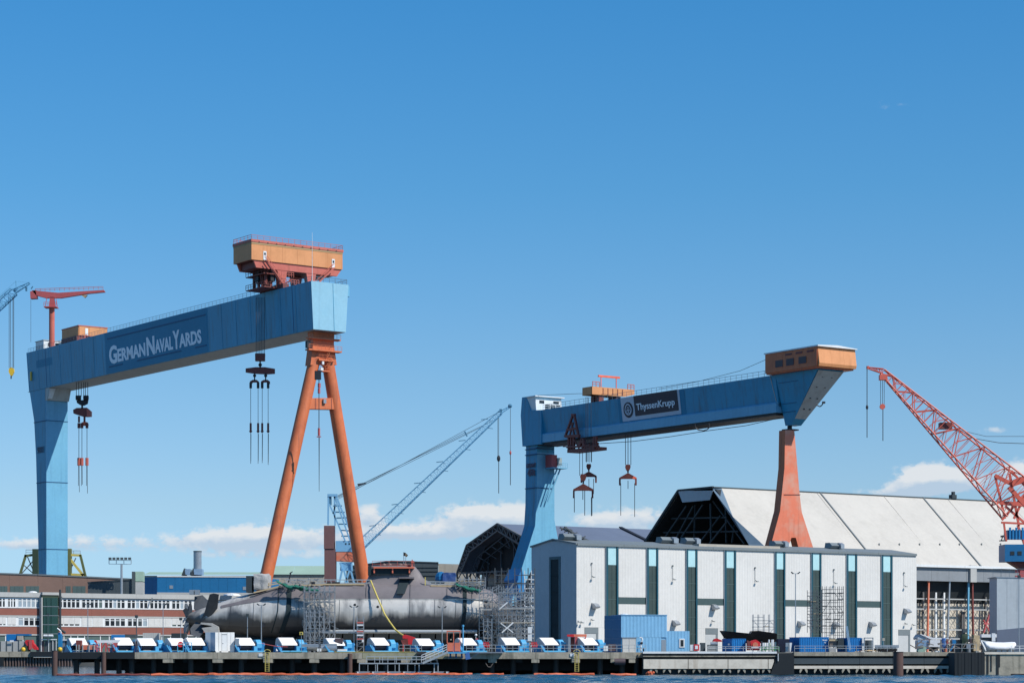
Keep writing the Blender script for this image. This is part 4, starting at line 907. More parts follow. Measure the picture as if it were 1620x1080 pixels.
m = MB(K); m.box(a0-.6, a1+1.2, y_l-3.2, y_l-.05, z0_-.1, z0_+.15); railing(m, (a0+1, y_l-3.2, z0_+.15), (a1+1.2, y_l-3.2, z0_+.15), 1.1, .6, .06); m.bar((a0+1.5, y_l-2, z0_), (a0-1.6, y_l-1, z0_-8), .3); m.bar((a0+2.4, y_l-2, z0_), (a0-.6, y_l-1, z0_-8), .3); m.build('platform', 'crane_blue_light', cc_)
# orange pivot leg, right
bP = -1.6
def kP(px, py): q = K.A(px, py, bP); return (q.x, bP, q.z)
pf = [(1242, 680), (1256.5, 680), (1265, 782), (1268.4, 810), (1286.5, 866), (1297, 900), (1338, 1028), (1312, 1028), (1272, 900), (1259, 850), (1252, 850), (1246, 866), (1236, 900), (1204, 1028), (1180, 1028), (1207, 900), (1219.5, 862), (1234, 808), (1241, 740)]
fp = [kP(*p) for p in pf]
m = MB(K); m.prism(fp, (0, 1.9, 0)); m.build('pivot_leg', 'orange_leg', g2)
m = MB(K); m.add([(a, bP-.02, z) for a, _, z in fp], [tuple(range(len(fp)))]); m.build('leg_front_plate', 'orange_pale', g2)
m = MB(K); m.tube((KW/2, -.5, 50.5), (KW/2, -.5, kP(1250, 680)[2]), .5, n=10); m.box(KW/2-1.4, KW/2+1.4, -1.8, .4, kP(1250, 680)[2], kP(1250, 678)[2]); m.build('pivot_bearing', 'black_steel', g2)
q0, q1 = kP(1240, 782), kP(1266, 782); m = MB(K); m.bar((q0[0], bP-.05, q0[2]), (q1[0], bP-.05, q1[2]), .14); m.build('weld_band', 'dark_red', g2)
# cable loop and light bracket
m = MB(); Y_ = 486; m.path([tuple(P(x, y, Y_)) for x, y in ((1099, 670), (1100, 676), (1105, 680), (1113, 681), (1119, 679), (1122, 676), (1121.5, 669))], .12); m.build('cable_loop', 'black_steel', g2)
m = MB(); m.path([tuple(P(x, y, 470)) for x, y in ((1291, 640), (1297, 643), (1300, 641), (1303, 636))], .12); m.box(P(1303, 636, 470).x-.3, P(1303, 636, 470).x+.3, 469.6, 470.3, P(0, 638, 470).z, P(0, 635, 470).z); m.build('lamp_bracket', 'black_steel', g2)
# upper trolley
ut = thing('crane_trolley', 'low ochre trolley with red gantry frame on top of the smaller crane girder', 'crane trolley', tuple(K((3.5, 52, KT))))
tu = kt(948, KT)
m = MB(K); m.prism([(-2.0, tu, KT+1.5), (-2.0, tu, KT+3.3), (10.2, tu, KT+3.3), (10.2, tu, KT+2.2), (7.4, tu, KT+1.5)], (0, .25, 0)); m.build('front_beam', 'ochre', ut)
m = MB(K); m.prism([(-2.0, tu+3.6, KT+1.5), (-2.0, tu+3.6, KT+3.3), (10.2, tu+3.6, KT+3.3), (7.4, tu+3.6, KT+1.5)], (0, .25, 0)); m.build('rear_beam', 'ochre', ut)
m = MB(K); m.box(-2.1, -1.8, tu+.26, tu+3.5, KT+1.5, KT+3.3); m.build('side_beam', 'ochre', ut)
m = MB(K); m.box(-1.7, 10, tu+.3, tu+3.5, KT+2.2, KT+3.0); m.build('deck', 'dark_red', ut)
for a in range(5): m = MB(K); m.box(1+a*1.4, 1.2+a*1.4, tu-.06, tu-.01, KT+1.7, KT+3.1); m.build('stiffener', 'dark_red', ut)
m = MB(K)
for a in (2.0, 6.4): m.bar((a, tu+2, KT+3.3), (a, tu+2, KT+6.1), .16)
m.bar((1.2, tu+2, KT+6.1), (7.4, tu+2, KT+6.1), .3, .45); m.build('top_frame', 'hook_orange', ut)
for a, b in ((-1.9, 0.1), (8.2, 10.1)):
    m = MB(K); railing(m, (a, tu, KT+3.3), (b, tu, KT+3.3), 1.1, .7, .12); m.build('rail', 'pink_red', ut)
for a in (.7, 5.6):
    m = MB(K); m.box(a-.5, a+.9, tu+.4, tu+1.8, KT+.05, KT+1.48); m.box(a-.5, a+.9, tu+2.3, tu+3.4, KT+.05, KT+1.48); m.build('bogie', 'dark_red', ut)
Y2b = K((0, tu, 0)).y
for px in (927, 930, 935): m = MB(); m.tube(R3(px, 628, Y2b-1.5), R3(px, 730, Y2b-1.5), .07, n=5); m.build('rope', 'rope', ut)
# under-slung trolley
us = thing('underslung_trolley', 'dark red under slung hoist trolley wrapped round the smaller crane girder', 'crane trolley', tuple(K((3.5, 62, 50))))
def U(px, py, a=-1.2):
    t = K.b(px, a); return (a, t, K.z(py, a, t))
m = MB(K)
m.bar(U(894, 691), U(906, 657), .45); m.bar(U(916, 692), U(908.5, 656), .45); m.bar(U(897, 680), U(913, 677), .5); m.bar(U(895, 690), U(917, 689), .6); m.bar(U(901, 690), U(907, 668), .3); m.bar(U(909, 690), U(904, 668), .3)
m.bar(U(904.5, 656), U(910, 656), .5); m.build('side_frame', 'dark_red', us)
m = MB(K)
for px in (900, 904, 908, 940, 943): m.bar(U(px, 690, -.9), U(px, 712, -.9), .5)
m.bar(U(897, 707), U(945, 705), .45); m.bar(U(900, 713), U(943, 712), .5); m.bar(U(897, 706), U(891, 706), .25); m.bar(U(944, 706), U(948, 705.6), .3)
m.bar(U(908, 694), U(916, 709), .25); m.bar(U(917, 706), U(922, 694), .8); m.bar(U(926, 706), U(922, 694), .8); m.bar(U(926, 706), U(934, 704), .6)
t0_, t1_ = K.b(900, -.9), K.b(943, -.9); zu = U(920, 712)[2]
m.box(-1.4, 2.2, min(t0_, t1_), max(t0_, t1_), zu-.2, zu+.5)
m.box(.3, 2, (t0_+t1_)/2-2.5, (t0_+t1_)/2+2, zu+.5, zu+1.8)
m.build('under_frame', 'dark_red', us)
Yu = K((2, (t0_+t1_)/2, 0)).y
for px, b in ((917, 752), (921.5, 752), (928, 731), (932, 731), (936, 731)): m = MB(); m.tube(R3(px, 712, Yu), R3(px, b, Yu), .07, n=5); m.build('rope', 'rope', us)
def bell(t, cx_, cy_, Y, m1, m2, s_=1.):
    def q(x, y): return R3(cx_+x*s_, cy_+y*s_, Y)
    m = MB(); m.prism([q(-5, -14), q(-4, -18), q(4, -18), q(5, -14), q(3.5, -9), q(1, -6), q(-1, -6), q(-3.5, -9)], (0, 1., 0)); m.build('pulley_block', m1, t)
    m = MB(); m.bar(q(0, -7), q(0, -3), .35); m.build('shackle', 'black_steel', t)
    m = MB(); m.prism([q(-16, 9), q(-16, 6), q(0, -3), q(16, 6), q(16, 9), q(9, 8), q(-9, 8)], (0, .9, 0)); m.build('spreader', m2, t)
    for s2 in (-15, 14.5): m = MB(); m.bar(q(s2, 8), q(s2, 19), .4); m.bar(q(s2-1.5, 19), q(s2+1.5, 19), .3); m.build('hook', 'dark_red', t)
h1_ = thing('hook_spreader', 'bright orange hook block and spreader hanging lowest below the under slung trolley', 'lifting gear', tuple(P(922, 800, Yu-1)))
bell(h1_, 922.8, 767.5, Yu-1.4, 'hook_orange', 'hook_orange')
for px, y0, b in ((908.6, 786, 810), (925, 776, 815), (922, 775, 790), (935.5, 786, 816), (936.5, 786, 815)): m = MB(); m.tube(R3(px, y0, Yu-1.4), R3(px, b, Yu-1.4), .09, n=5); m.build('sling', 'rope', h1_)
h2_ = thing('hook_spreader', 'dark red hook block and spreader behind the lowest orange one', 'lifting gear', tuple(P(931, 780, Yu)))
bell(h2_, 931.5, 747.5, Yu+1, 'dark_red', 'dark_red', .78)
for px, b in ((931.6, 770), (939, 781)): m = MB(); m.tube(R3(px, 757, Yu+1), R3(px, b, Yu+1), .08, n=5); m.build('sling', 'rope', h2_)
h3_ = thing('hook_spreader', 'orange hook block and spreader hanging alone under the dark name board', 'lifting gear', tuple(P(993, 780, 525)))
bell(h3_, 993.5, 750, 525., 'hook_orange', 'hook_orange', .86)
for px, y0, b in ((989.5, 685, 735), (993.5, 684, 735), (998, 684, 735), (982, 764, 815), (993.5, 760, 773), (1004, 764, 817)): m = MB(); m.tube(R3(px, y0, 525.), R3(px, b, 525.), .08, n=5); m.build('rope', 'rope', h3_)
m = MB(); Yc_ = 530
pts = [(848, 708), (870, 707), (892, 702), (945, 701.5), (1000, 698), (1060, 690.5), (1120, 681), (1180, 673), (1237, 660)]
m.path([tuple(P(x, y, 552-(x-848)*.18)) for x, y in pts], .07, 4); tag(m.build('festoon_cable', 'rope', org=Vector(P(1000, 698, 520))), 'thin sagging cable slung below the smaller crane girder', 'cable')

# ================================================================== white hall
Hh = Frame((11.2, 400), (.834, .551)); HL = 79.8; HW = 14.0; HE = 22.2; HR = 23.3
hall = thing('assembly_hall', 'white ribbed hall with tall dark teal window strips behind the quay', 'hall', tuple(Hh((40, 7, GZ))))
m = MB(Hh); m.prism([(.15, .15, GZ), (.15, .15, HE-.1), (.15, HW/2, HR-.15), (.15, HW-.15, HE-.1), (.15, HW-.15, GZ)], (HL-.3, 0, 0)); m.build('core', 'shed_dark', hall)
def hz(px, py): return Hh.z(py, Hh.a(px))
strips = [(958.4, 978), (1023, 1041), (1085.3, 1103), (1146, 1164), (1225.5, 1242), (1283, 1299), (1339, 1355.5), (1394, 1411.5)]
edges = [0]+[v for s_ in strips for v in (Hh.a(s_[0]), Hh.a(s_[1]))]+[HL]
bays = [(edges[i], edges[i+1]) for i in range(0, len(edges), 2)]
belt = {1, 3, 5, 7}
zB0, zB1 = HE-10.35, HE-9.15
doors = {0: (924.5, 946.7), 3: (1115.8, 1135.8), 8: (1421, 1440)}
wz = HE-.34
for i, (a, b) in enumerate(bays):
    if i in belt:
        corrugated(Hh, a, b, zB1, wz, 0, .62, .016).build('wall_panel', 'cladding', hall)
        m = MB(Hh); m.box(a+.02, b-.02, .02, .14, zB0, zB1-.02); m.build('belt_window', 'panel_green', hall)
    top = zB0-.02 if i in belt else wz
    if i in doors:
        d0, d1 = Hh.a(doors[i][0]), Hh.a(doors[i][1]); dt = HE-14.2 if i != 0 else HE-14.5
        dt = GZ+4.3
        corrugated(Hh, a, d0, GZ, dt, 0, .62, .016).build('wall_panel', 'cladding', hall); corrugated(Hh, d1, b, GZ, dt, 0, .62, .016).build('wall_panel', 'cladding', hall)
        corrugated(Hh, a, b, dt+.01, top, 0, .62, .016).build('wall_panel', 'cladding', hall)
        m = MB(Hh); m.box(d0+.05, d1-.05, -.02, .14, dt-1.05, dt-.03); dr = m.build('door_lintel', 'roof_trim', hall)
        m = MB(Hh); m.box(d1-.45, d1-.03, -.02, .14, GZ, dt-1.07); m.build('door_reveal', 'roof_trim', hall)
        m = MB(Hh); m.box(d0+.05, d1-.47, .04, .14, GZ, dt-1.07); m.build('roller_door', 'roller', hall)
    else: corrugated(Hh, a, b, GZ, top, 0, .62, .016).build('wall_panel', 'cladding', hall)
for i, (p0, p1) in enumerate(strips):
    a, b = Hh.a(p0), Hh.a(p1); wid = b-a; fw = wid*.15
    m = MB(Hh); m.box(a+.02, a+fw, -.16, .12, GZ, wz-.05); m.box(b-fw, b-.02, -.16, .12, GZ, wz-.05); fr = m.build('window_frame', 'teal_frame', hall)
    m = MB(Hh); m.box(a+fw+.01, b-fw-.01, .0, .12, wz-3.2, wz-.06); m.build('top_pane', 'glass_cyan', fr)
    z = wz-3.22
    for k in range(6):
        z2 = max(GZ, z-2.95)
        for q_ in range(2):
            xa = a+fw+.02+(wid-2*fw)/2*q_; m = MB(Hh); m.box(xa, xa+(wid-2*fw)/2-.05, .03, .12, z2+.06, z-.02); m.build('pane', 'glass_dark', fr)
        m = MB(Hh); m.box(a+fw+.01, b-fw-.01, -.02, .12, z2-.05, z2+.04); m.build('transom', 'window_green', fr)
        z = z2-.06
        if z < GZ+.5: break
    m = MB(Hh); m.tube((a-.12, -.14, GZ), (a-.12, -.14, wz), .08, n=6); m.build('downpipe', 'galv', hall)
for k in range(8):
    m = MB(Hh); m.box(HL/8*k+.02, HL/8*(k+1)-.02, -.28, .2, wz+.01, HE+.06); m.build('eaves_trim', 'roof_trim', hall)
m = MB(Hh); m.add([(-.1, -.2, HE+.07), (HL+.1, -.2, HE+.07), (HL+.1, HW/2, HR), (-.1, HW/2, HR), (HL+.1, HW+.1, HE+.07), (-.1, HW+.1, HE+.07)], [(0, 1, 2, 3), (3, 2, 4, 5)]); m.build('roof', 'roof_trim', hall)
# shaded end wall: ribbed panels round the tall strip
es = Frame(tuple(Hh((0, 0, 0)).xy), (-Hh.v.x, -Hh.v.y))   # u' towards us along the end, so facing -v' = outward left
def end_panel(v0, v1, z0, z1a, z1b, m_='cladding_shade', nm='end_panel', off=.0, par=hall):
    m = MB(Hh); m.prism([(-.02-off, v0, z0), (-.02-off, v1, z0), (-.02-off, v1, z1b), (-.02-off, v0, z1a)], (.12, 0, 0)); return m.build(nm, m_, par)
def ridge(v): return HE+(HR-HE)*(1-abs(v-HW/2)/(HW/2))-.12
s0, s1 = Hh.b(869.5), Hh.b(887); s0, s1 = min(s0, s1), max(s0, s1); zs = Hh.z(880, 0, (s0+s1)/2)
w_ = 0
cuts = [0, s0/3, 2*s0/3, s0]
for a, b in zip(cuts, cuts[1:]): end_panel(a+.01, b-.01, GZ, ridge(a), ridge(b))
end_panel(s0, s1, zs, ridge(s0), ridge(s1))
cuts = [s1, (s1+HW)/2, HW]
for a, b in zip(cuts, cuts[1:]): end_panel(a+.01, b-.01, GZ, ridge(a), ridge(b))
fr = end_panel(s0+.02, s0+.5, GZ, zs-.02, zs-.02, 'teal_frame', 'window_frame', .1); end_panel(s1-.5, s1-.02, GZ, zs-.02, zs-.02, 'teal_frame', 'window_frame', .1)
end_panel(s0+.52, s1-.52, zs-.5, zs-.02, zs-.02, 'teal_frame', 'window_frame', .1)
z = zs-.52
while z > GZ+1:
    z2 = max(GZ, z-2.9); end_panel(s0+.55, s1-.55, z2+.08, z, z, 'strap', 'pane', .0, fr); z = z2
m = MB(Hh); m.prism([(-.3, -.2, HE+.1), (-.3, HW/2, HR+.05), (-.3, HW+.1, HE+.1), (-.3, HW+.1, HE-.15), (-.3, HW/2, HR-.2), (-.3, -.2, HE-.15)], (.28, 0, 0)); m.build('verge_trim', 'roof_trim', hall)
m = MB(Hh); m.prism([(HL-.02, 0, GZ), (HL-.02, 0, HE), (HL-.02, HW/2, HR-.1), (HL-.02, HW, HE), (HL-.02, HW, GZ)], (.1, 0, 0)); m.build('end_wall', 'cladding', hall)
# wall lamps and vents
def wallvent(px, py, big=True, lab=''):
    a = Hh.a(px); z = Hh.z(py, a)
    if big:
        m = MB(Hh); m.prism([(a-.45, -.02, z+.55), (a-.45, -.75, z+.35), (a-.45, -1.35, z-.12), (a-.45, -1.3, z-.3), (a-.45, -.02, z-.55)], (.95, 0, 0)); m.build('wall_vent', 'galv', hall)
    else:
        m = MB(Hh); m.bar((a, -.02, z+.2), (a, -.5, z-.02), .08); m.box(a-.2, a+.2, -.75, -.4, z-.12, z+.02); m.build('wall_lamp', 'roof_trim', hall)
for px, py in ((939, 958), (1066, 985), (1128, 960), (1264.5, 986), (1320, 988), (1377, 987), (1432, 966)): wallvent(px, py)
for px in (935.5, 1063.5, 1194, 1318.5, 1429.5):
    dy = {935.5: 0, 1063.5: 4, 1194: 7, 1318.5: 10, 1429.5: 15}[px]
    a = Hh.a(px); m = MB(Hh); m.box(a-.09, a+.09, -.3, -.02, Hh.z(892+dy, a), Hh.z(889.5+dy, a)); m.build('sensor', 'roof_trim', hall); wallvent(px+1, 912+dy, False)
    m = MB(Hh); m.bar((a, -.12, Hh.z(893+dy, a)), (a, -.12, Hh.z(911+dy, a)), .05); m.build('cable', 'roof_trim', hall)
for px, py in ((935, 980), (1126, 982), (1431, 986), (914, 983), (919, 984), (1443, 988)): wallvent(px, py, False)
for px, w_, lb3 in ((1053, 26, 'long flat roof vent on the white hall in front of the dark shed opening'), (1090, 22, 'roof vent with pale cowl on the white hall left of the orange leg'), (1230, 22, 'grey roof vent on the white hall touching the orange leg'), (1318, 22, 'dark slatted roof vent with railing near the right end of the white hall'), (899, 26, 'pale roof vent on the white hall beside the blue leg')):
    v_ = 5.5; a = Hh.a(px, v_); z = HE+.9; t = thing('roof_vent', lb3, 'roof vent', tuple(Hh((a, v_, z))), 'roof vents on the white hall')
    m = MB(Hh); m.prism([(a-w_*.06, v_-.6, z), (a-w_*.06, v_-1.2, z+.5), (a-w_*.05, v_-.2, z+1.1), (a-w_*.05, v_+1, z+1.1), (a-w_*.06, v_+1, z)], (w_*.1, 0, 0)); m.build('hood', 'roof_trim', t)
    m = MB(Hh); m.prism([(a+w_*.03, v_-1.5, z), (a+w_*.03, v_-1.5, z+.8), (a+w_*.03, v_-.8, z+1.1), (a+w_*.03, v_+1, z+.8), (a+w_*.03, v_+1, z)], (w_*.04, 0, 0)); m.build('cowl', 'galv', t)
m = MB(Hh); a = Hh.a(1166, 3); m.box(a-10, a+9, 1.5, 3.5, HE+.3, HE+.75); tag(m.build('roof_walkway', 'beige'), 'long low beige duct lying on the edge of the white hall roof', 'duct')
# lattice antenna frame lying on the roof by the blue leg
t = thing('roof_truss', 'fallen looking steel lattice frame leaning on the shed roof behind the hall', 'steel frame', tuple(P(905, 845, 470)))
for k, (x0_, y0_, x1_, y1_) in enumerate(((886, 834, 931, 855), (893, 833, 923, 853), (888, 838, 896, 833), (899, 843, 905, 838), (909, 848, 915, 844), (918, 852, 926, 848), (893, 841, 903, 837), (903, 846, 913, 842))):
    m = MB(); m.bar(tuple(P(x0_, y0_, 470)), tuple(P(x1_, y1_, 473)), .3 if k < 2 else .2); m.build('chord' if k < 2 else 'strut', 'scaffold_dark', t)

# ================================================================== big pale shed
D = Frame((48.8, 560), (.834, .551)); DL = 150.
DR = 43.3; DE = 24.7; DV = 21.
shed = thing('building_dock_shed', 'huge shed with pale sloping roof and dark open end behind the white hall', 'shed', tuple(D((70, 10, GZ))))
def sl(v, z): return z
A_ = D.B(1128, 770); B_ = D.B(1073, 774)
zr = DR; vB = 13.7
def slope_z(v): return DR+v*(DR-DE)/DV            # v<=0
sr = DR-DE
kpt = [D.B(1142, 771.5), D.B(1159.5, 817), D.B(1210, 862)]
def sight_slope(px, py):
    """point on the near roof slope seen at px,py"""
    lo, hi_ = -DV, 0.
    best = None
    for i in range(400):
        v = -DV*i/399; a = D.a(px, v); z = slope_z(v); e = abs(D.z(py, a, v)-z)
        if best is None or e < best[0]: best = (e, a, v, z)
    return best[1:]
k1 = sight_slope(1142, 772); k2 = sight_slope(1159.5, 817); k3 = sight_slope(1208, 862)
a3 = k3[0]
# three visible roof fields divided by the gutters
def slope_panel(al, ar, nm='roof_panel', left=None):
    m = MB(D)
    if left: m.poly([(a, v, z) for a, v, z in left]+[(ar, -DV, DE), (ar, 0, DR)])
    else: m.poly([(al, 0, DR), (al, -DV, DE), (ar, -DV, DE), (ar, 0, DR)])
    return m.build(nm, 'shed_roof', shed)
g_a = D.a(1297, 0); g_b = D.a(1460, 0)
slope_panel(0, g_a-.1, left=[(k1[0], 0, DR), k2, k3, (k3[0]+6, -DV, DE)])
slope_panel(g_a+.1, g_b-.1); slope_panel(g_b+.1, g_b+35); slope_panel(g_b+35.1, DL)
for a in (g_a, g_b, g_b+70):
    m = MB(D); m.bar((a, .1, DR+.15), (a, -DV, DE+.15), .34, .35); m.build('roof_gutter', 'roof_trim', shed)
m = MB(D)
for k in range(1, 60):
    a = k*2.5+k3[0]*.2
    if k % 9 == 4 and abs(a-g_a) > 1 and abs(a-g_b) > 1 and a > 22: m.bar((a, -.1, DR-.035), (a, -DV+.1, DE-.035), .08, .12)
m.build('roof_seams', 'shed_roof', shed)
m = MB(D); m.add([(0, 0, DR), (DL, 0, DR), (DL, vB, DR), (0, vB, DR), (0, vB+DV, DE), (DL, vB+DV, DE)], [(0, 1, 2, 3), (3, 2, 5, 4)]); m.build('roof_top', 'shed_roof', shed)
m = MB(D); m.bar((0, 0, DR+.05), (DL, 0, DR+.05), .5, .3); m.build('ridge_trim', 'slate', shed)
m = MB(D); m.bar((0, vB, DR+.05), (0, 0, DR+.05), .5, .5); m.bar((0, vB, DR), (0, vB+DV, DE), .6, .6); m.build('end_trim', 'slate_dark', shed)
# shaded return strip of the open end
q1, q2, q3 = (D.B(*q) for q in ((1128, 775), (1184, 860), (1213, 905)))
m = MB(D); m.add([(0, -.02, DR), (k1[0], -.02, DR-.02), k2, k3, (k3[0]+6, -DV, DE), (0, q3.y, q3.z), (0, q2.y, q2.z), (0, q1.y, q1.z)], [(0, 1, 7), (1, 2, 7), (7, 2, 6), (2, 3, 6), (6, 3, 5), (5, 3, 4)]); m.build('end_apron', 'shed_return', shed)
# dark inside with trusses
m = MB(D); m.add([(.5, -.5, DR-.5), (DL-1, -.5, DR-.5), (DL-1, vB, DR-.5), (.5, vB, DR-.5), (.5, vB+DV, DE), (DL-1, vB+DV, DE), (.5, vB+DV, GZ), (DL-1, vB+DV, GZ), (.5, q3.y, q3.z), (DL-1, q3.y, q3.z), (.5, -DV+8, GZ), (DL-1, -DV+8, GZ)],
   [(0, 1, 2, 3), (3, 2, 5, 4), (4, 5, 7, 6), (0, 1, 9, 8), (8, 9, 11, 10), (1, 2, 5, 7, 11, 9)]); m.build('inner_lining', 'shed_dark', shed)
def tr_(x0_, y0_, x1_, y1_, a=1.5, w_=.5): 
    p = D.B(x0_, y0_, a); q = D.B(x1_, y1_, a); m = MB(D); m.bar(tuple(p), tuple(q), w_); m.build('truss_member', 'slate_dark', shed)
for x0_, y0_, x1_, y1_ in ((1128, 792, 1178, 860), (1112, 798, 1074, 856), (1097, 800, 1066, 858), (1140, 815, 1104, 862), (1150, 825, 1122, 860), (1086, 800, 1052, 850), (1062, 820, 1150, 818), (1050, 842, 1168, 840), (1124, 796, 1125, 858), (1100, 798, 1098, 860), (1148, 800, 1149, 858), (1162, 830, 1158, 858)):
    tr_(x0_, y0_, x1_, y1_, random.uniform(.8, 3), .35)
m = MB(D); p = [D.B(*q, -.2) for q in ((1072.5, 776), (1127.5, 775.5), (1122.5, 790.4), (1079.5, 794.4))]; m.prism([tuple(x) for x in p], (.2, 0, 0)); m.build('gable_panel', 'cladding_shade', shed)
# eaves band and open lower side at the right
m = MB(D); m.box(30, DL, -DV-.8, -DV+.2, DE-.35, DE+.25); m.build('eaves', 'white_paint', shed)
zb0 = D.z(919, D.a(1500, -DV), -DV)
for k in range(12):
    a = 40+k*6.; m = MB(D); m.box(a+.03, a+5.97, -DV-.05, -DV+.2, zb0, DE-.4); m.build('band_panel', 'band_grey', shed)
a_ = D.a(1538, -DV); m = MB(D); m.box(a_-1.2, a_+.9, -DV-.7, -DV-.06, zb0-.1, DE+.4); m.build('downpipe_cover', 'render_grey', shed)
for px, x2, m_ in ((1469, 1467, 'orange_pale'), (1502, 1498, 'galv'), (1532, 1531, 'crane_blue_light'), (1538, 1540, 'dark_red'), (1569, 1564, 'pink_red')):
    a = D.a(px, -DV+.6); b = D.a(x2, -DV+.6); m = MB(D); m.bar((a, -DV+.6, zb0), (b, -DV+.6, GZ), .42); m.build('column', m_, shed)
for px in (1460, 1480, 1493, 1522, 1525, 1559, 1576):
    a = D.a(px, -DV+2.5); m = MB(D); m.bar((a, -DV+2.5, GZ), (a, -DV+2.5, zb0-random.uniform(0, 9)), .5); m.build('column', random.choice(['white_paint', 'truss_grey', 'truss_grey']), shed)
for k in range(8):
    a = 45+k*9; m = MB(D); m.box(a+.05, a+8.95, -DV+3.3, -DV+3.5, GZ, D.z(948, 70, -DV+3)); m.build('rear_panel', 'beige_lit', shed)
m = MB(D); m.box(44, 120, -DV+6, -DV+6.3, GZ, zb0); m.build('rear_wall', 'slate_dark', shed)
for z_ in (948, 964, 996, 1010):
    m = MB(D); a0_, a1_ = D.a(1449, -DV+1.5), D.a(1580, -DV+1.5); z0_ = D.z(z_, 70, -DV+1.5); m.bar((a0_, -DV+1.5, z0_), (a1_, -DV+1.5, z0_), .3); m.build('cross_girder', 'render_grey', shed)
m = MB(D)
for k in range(14):
    a = D.a(1452+k*9, -DV+2.9)
    for py in (950, 962, 975, 990, 1003):
        z0_ = D.z(py, a, -DV+2.9); m.bar((a, -DV+2.9, z0_), (a+1.7, -DV+2.9, z0_-2.), .07); m.bar((a+1.7, -DV+2.9, z0_), (a, -DV+2.9, z0_-2.), .07)
o = m.build('bracing', 'truss_grey', shed)
m = MB(D); a = D.a(1556, -DV-.5); b = D.a(1566, -DV-.5)
zq = D.z(1000, a, -DV); zp = D.z(968, a, -DV)
m.bar((a, -DV-.5, zq), (b, -DV-.5, zp), .4); m.bar((a, -DV-.5, D.z(986, a, -DV)), (b+1, -DV-.5, D.z(986, a, -DV)), .35); m.bar((b, -DV-.5, zq), (a, -DV-.5, D.z(980, a, -DV)), .3); m.build('red_brace', 'red_faded', shed)
for k, px in enumerate((1391, 1423, 1455, 1487, 1518, 1553, 1583)):
    p = sight_slope(px, 862); m = MB(D); m.box(p[0]-.1, p[0]+.1, p[1]-.15, p[1]+.15, p[2], p[2]+.5); m.build('roof_cowl', 'roof_trim', shed)
p = D.a(1508, 0); m = MB(D); m.box(p-.8, p+.8, -.5, .8, DR+.2, DR+1.2); m.tube((p, 0, DR+1.2), (p, 0, DR+2), .5, n=8); m.build('ridge_ventilator', 'slate_dark', shed)

# ================================================================== second, dark shed
E2 = Frame((-4, 600), (.834, .551)); EL2 = 62.
sh2 = thing('dark_shed', 'dark open ended shed with lattice trusses left of the blue crane leg', 'shed', tuple(E2((30, 0, GZ))))
pr = [E2.B(*q) for q in ((786, 828), (737, 862), (722, 905))]
prof = [(pr[2].y, pr[2].z), (pr[1].y, pr[1].z), (0, pr[0].z), (-pr[1].y, pr[1].z), (-pr[2].y, pr[2].z)]
for i in range(4):
    (v0, z0_), (v1, z1_) = prof[i], prof[i+1]
    for k in range(3):
        m = MB(E2); m.add([(k*EL2/3+.03, v0, z0_), ((k+1)*EL2/3-.03, v0, z0_), ((k+1)*EL2/3-.03, v1, z1_), (k*EL2/3+.03, v1, z1_)], [(0, 1, 2, 3)]); m.build('roof_panel', 'roof_blue_grey', sh2)
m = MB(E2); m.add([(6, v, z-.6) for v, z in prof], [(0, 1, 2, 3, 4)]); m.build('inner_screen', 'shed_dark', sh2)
def seg2(p, q, a=.3, w_=.45, m_='truss_grey', nm='truss_member'): mm_ = MB(E2); mm_.bar((a, p[0], p[1]), (a, q[0], q[1]), w_); return mm_.build(nm, m_, sh2)
inn = [(v*.9, z-1.8 if i not in (0, 4) else z) for i, (v, z) in enumerate(prof)]
for i in range(4):
    seg2(prof[i], prof[i+1]); seg2(inn[i], inn[i+1], .3, .35)
    for k in range(6):
        f, g_ = k/6, (k+1)/6
        a = tuple(prof[i][j]+(prof[i+1][j]-prof[i][j])*f for j in (0, 1)); b = tuple(inn[i][j]+(inn[i+1][j]-inn[i][j])*g_ for j in (0, 1)); c = tuple(prof[i][j]+(prof[i+1][j]-prof[i][j])*g_ for j in (0, 1))
        seg2(a, b, .3, .22); seg2(b, c, .3, .22)
v0 = pr[2].y; ze = pr[2].z
for a, dz in ((2.5, 1.2), (4.5, 2.2)):
    for i in range(4):
        p = (inn[i][0]*.95, inn[i][1]-dz); q = (inn[i+1][0]*.95, inn[i+1][1]-dz)
        seg2(p, q, a, .25, 'truss'); 
        for k in range(4): f = k/4; seg2((p[0]+(q[0]-p[0])*f, p[1]+(q[1]-p[1])*f), (p[0]+(q[0]-p[0])*(f+.2), p[1]+(q[1]-p[1])*(f+.2)-2), a, .2, 'truss')
for k in range(7): v = v0*(1-k*2/6.); seg2((v*.95, ze), (v*.95, ze+ (4 if abs(v) > v0*.6 else 9)), 5.5, .3, 'truss')
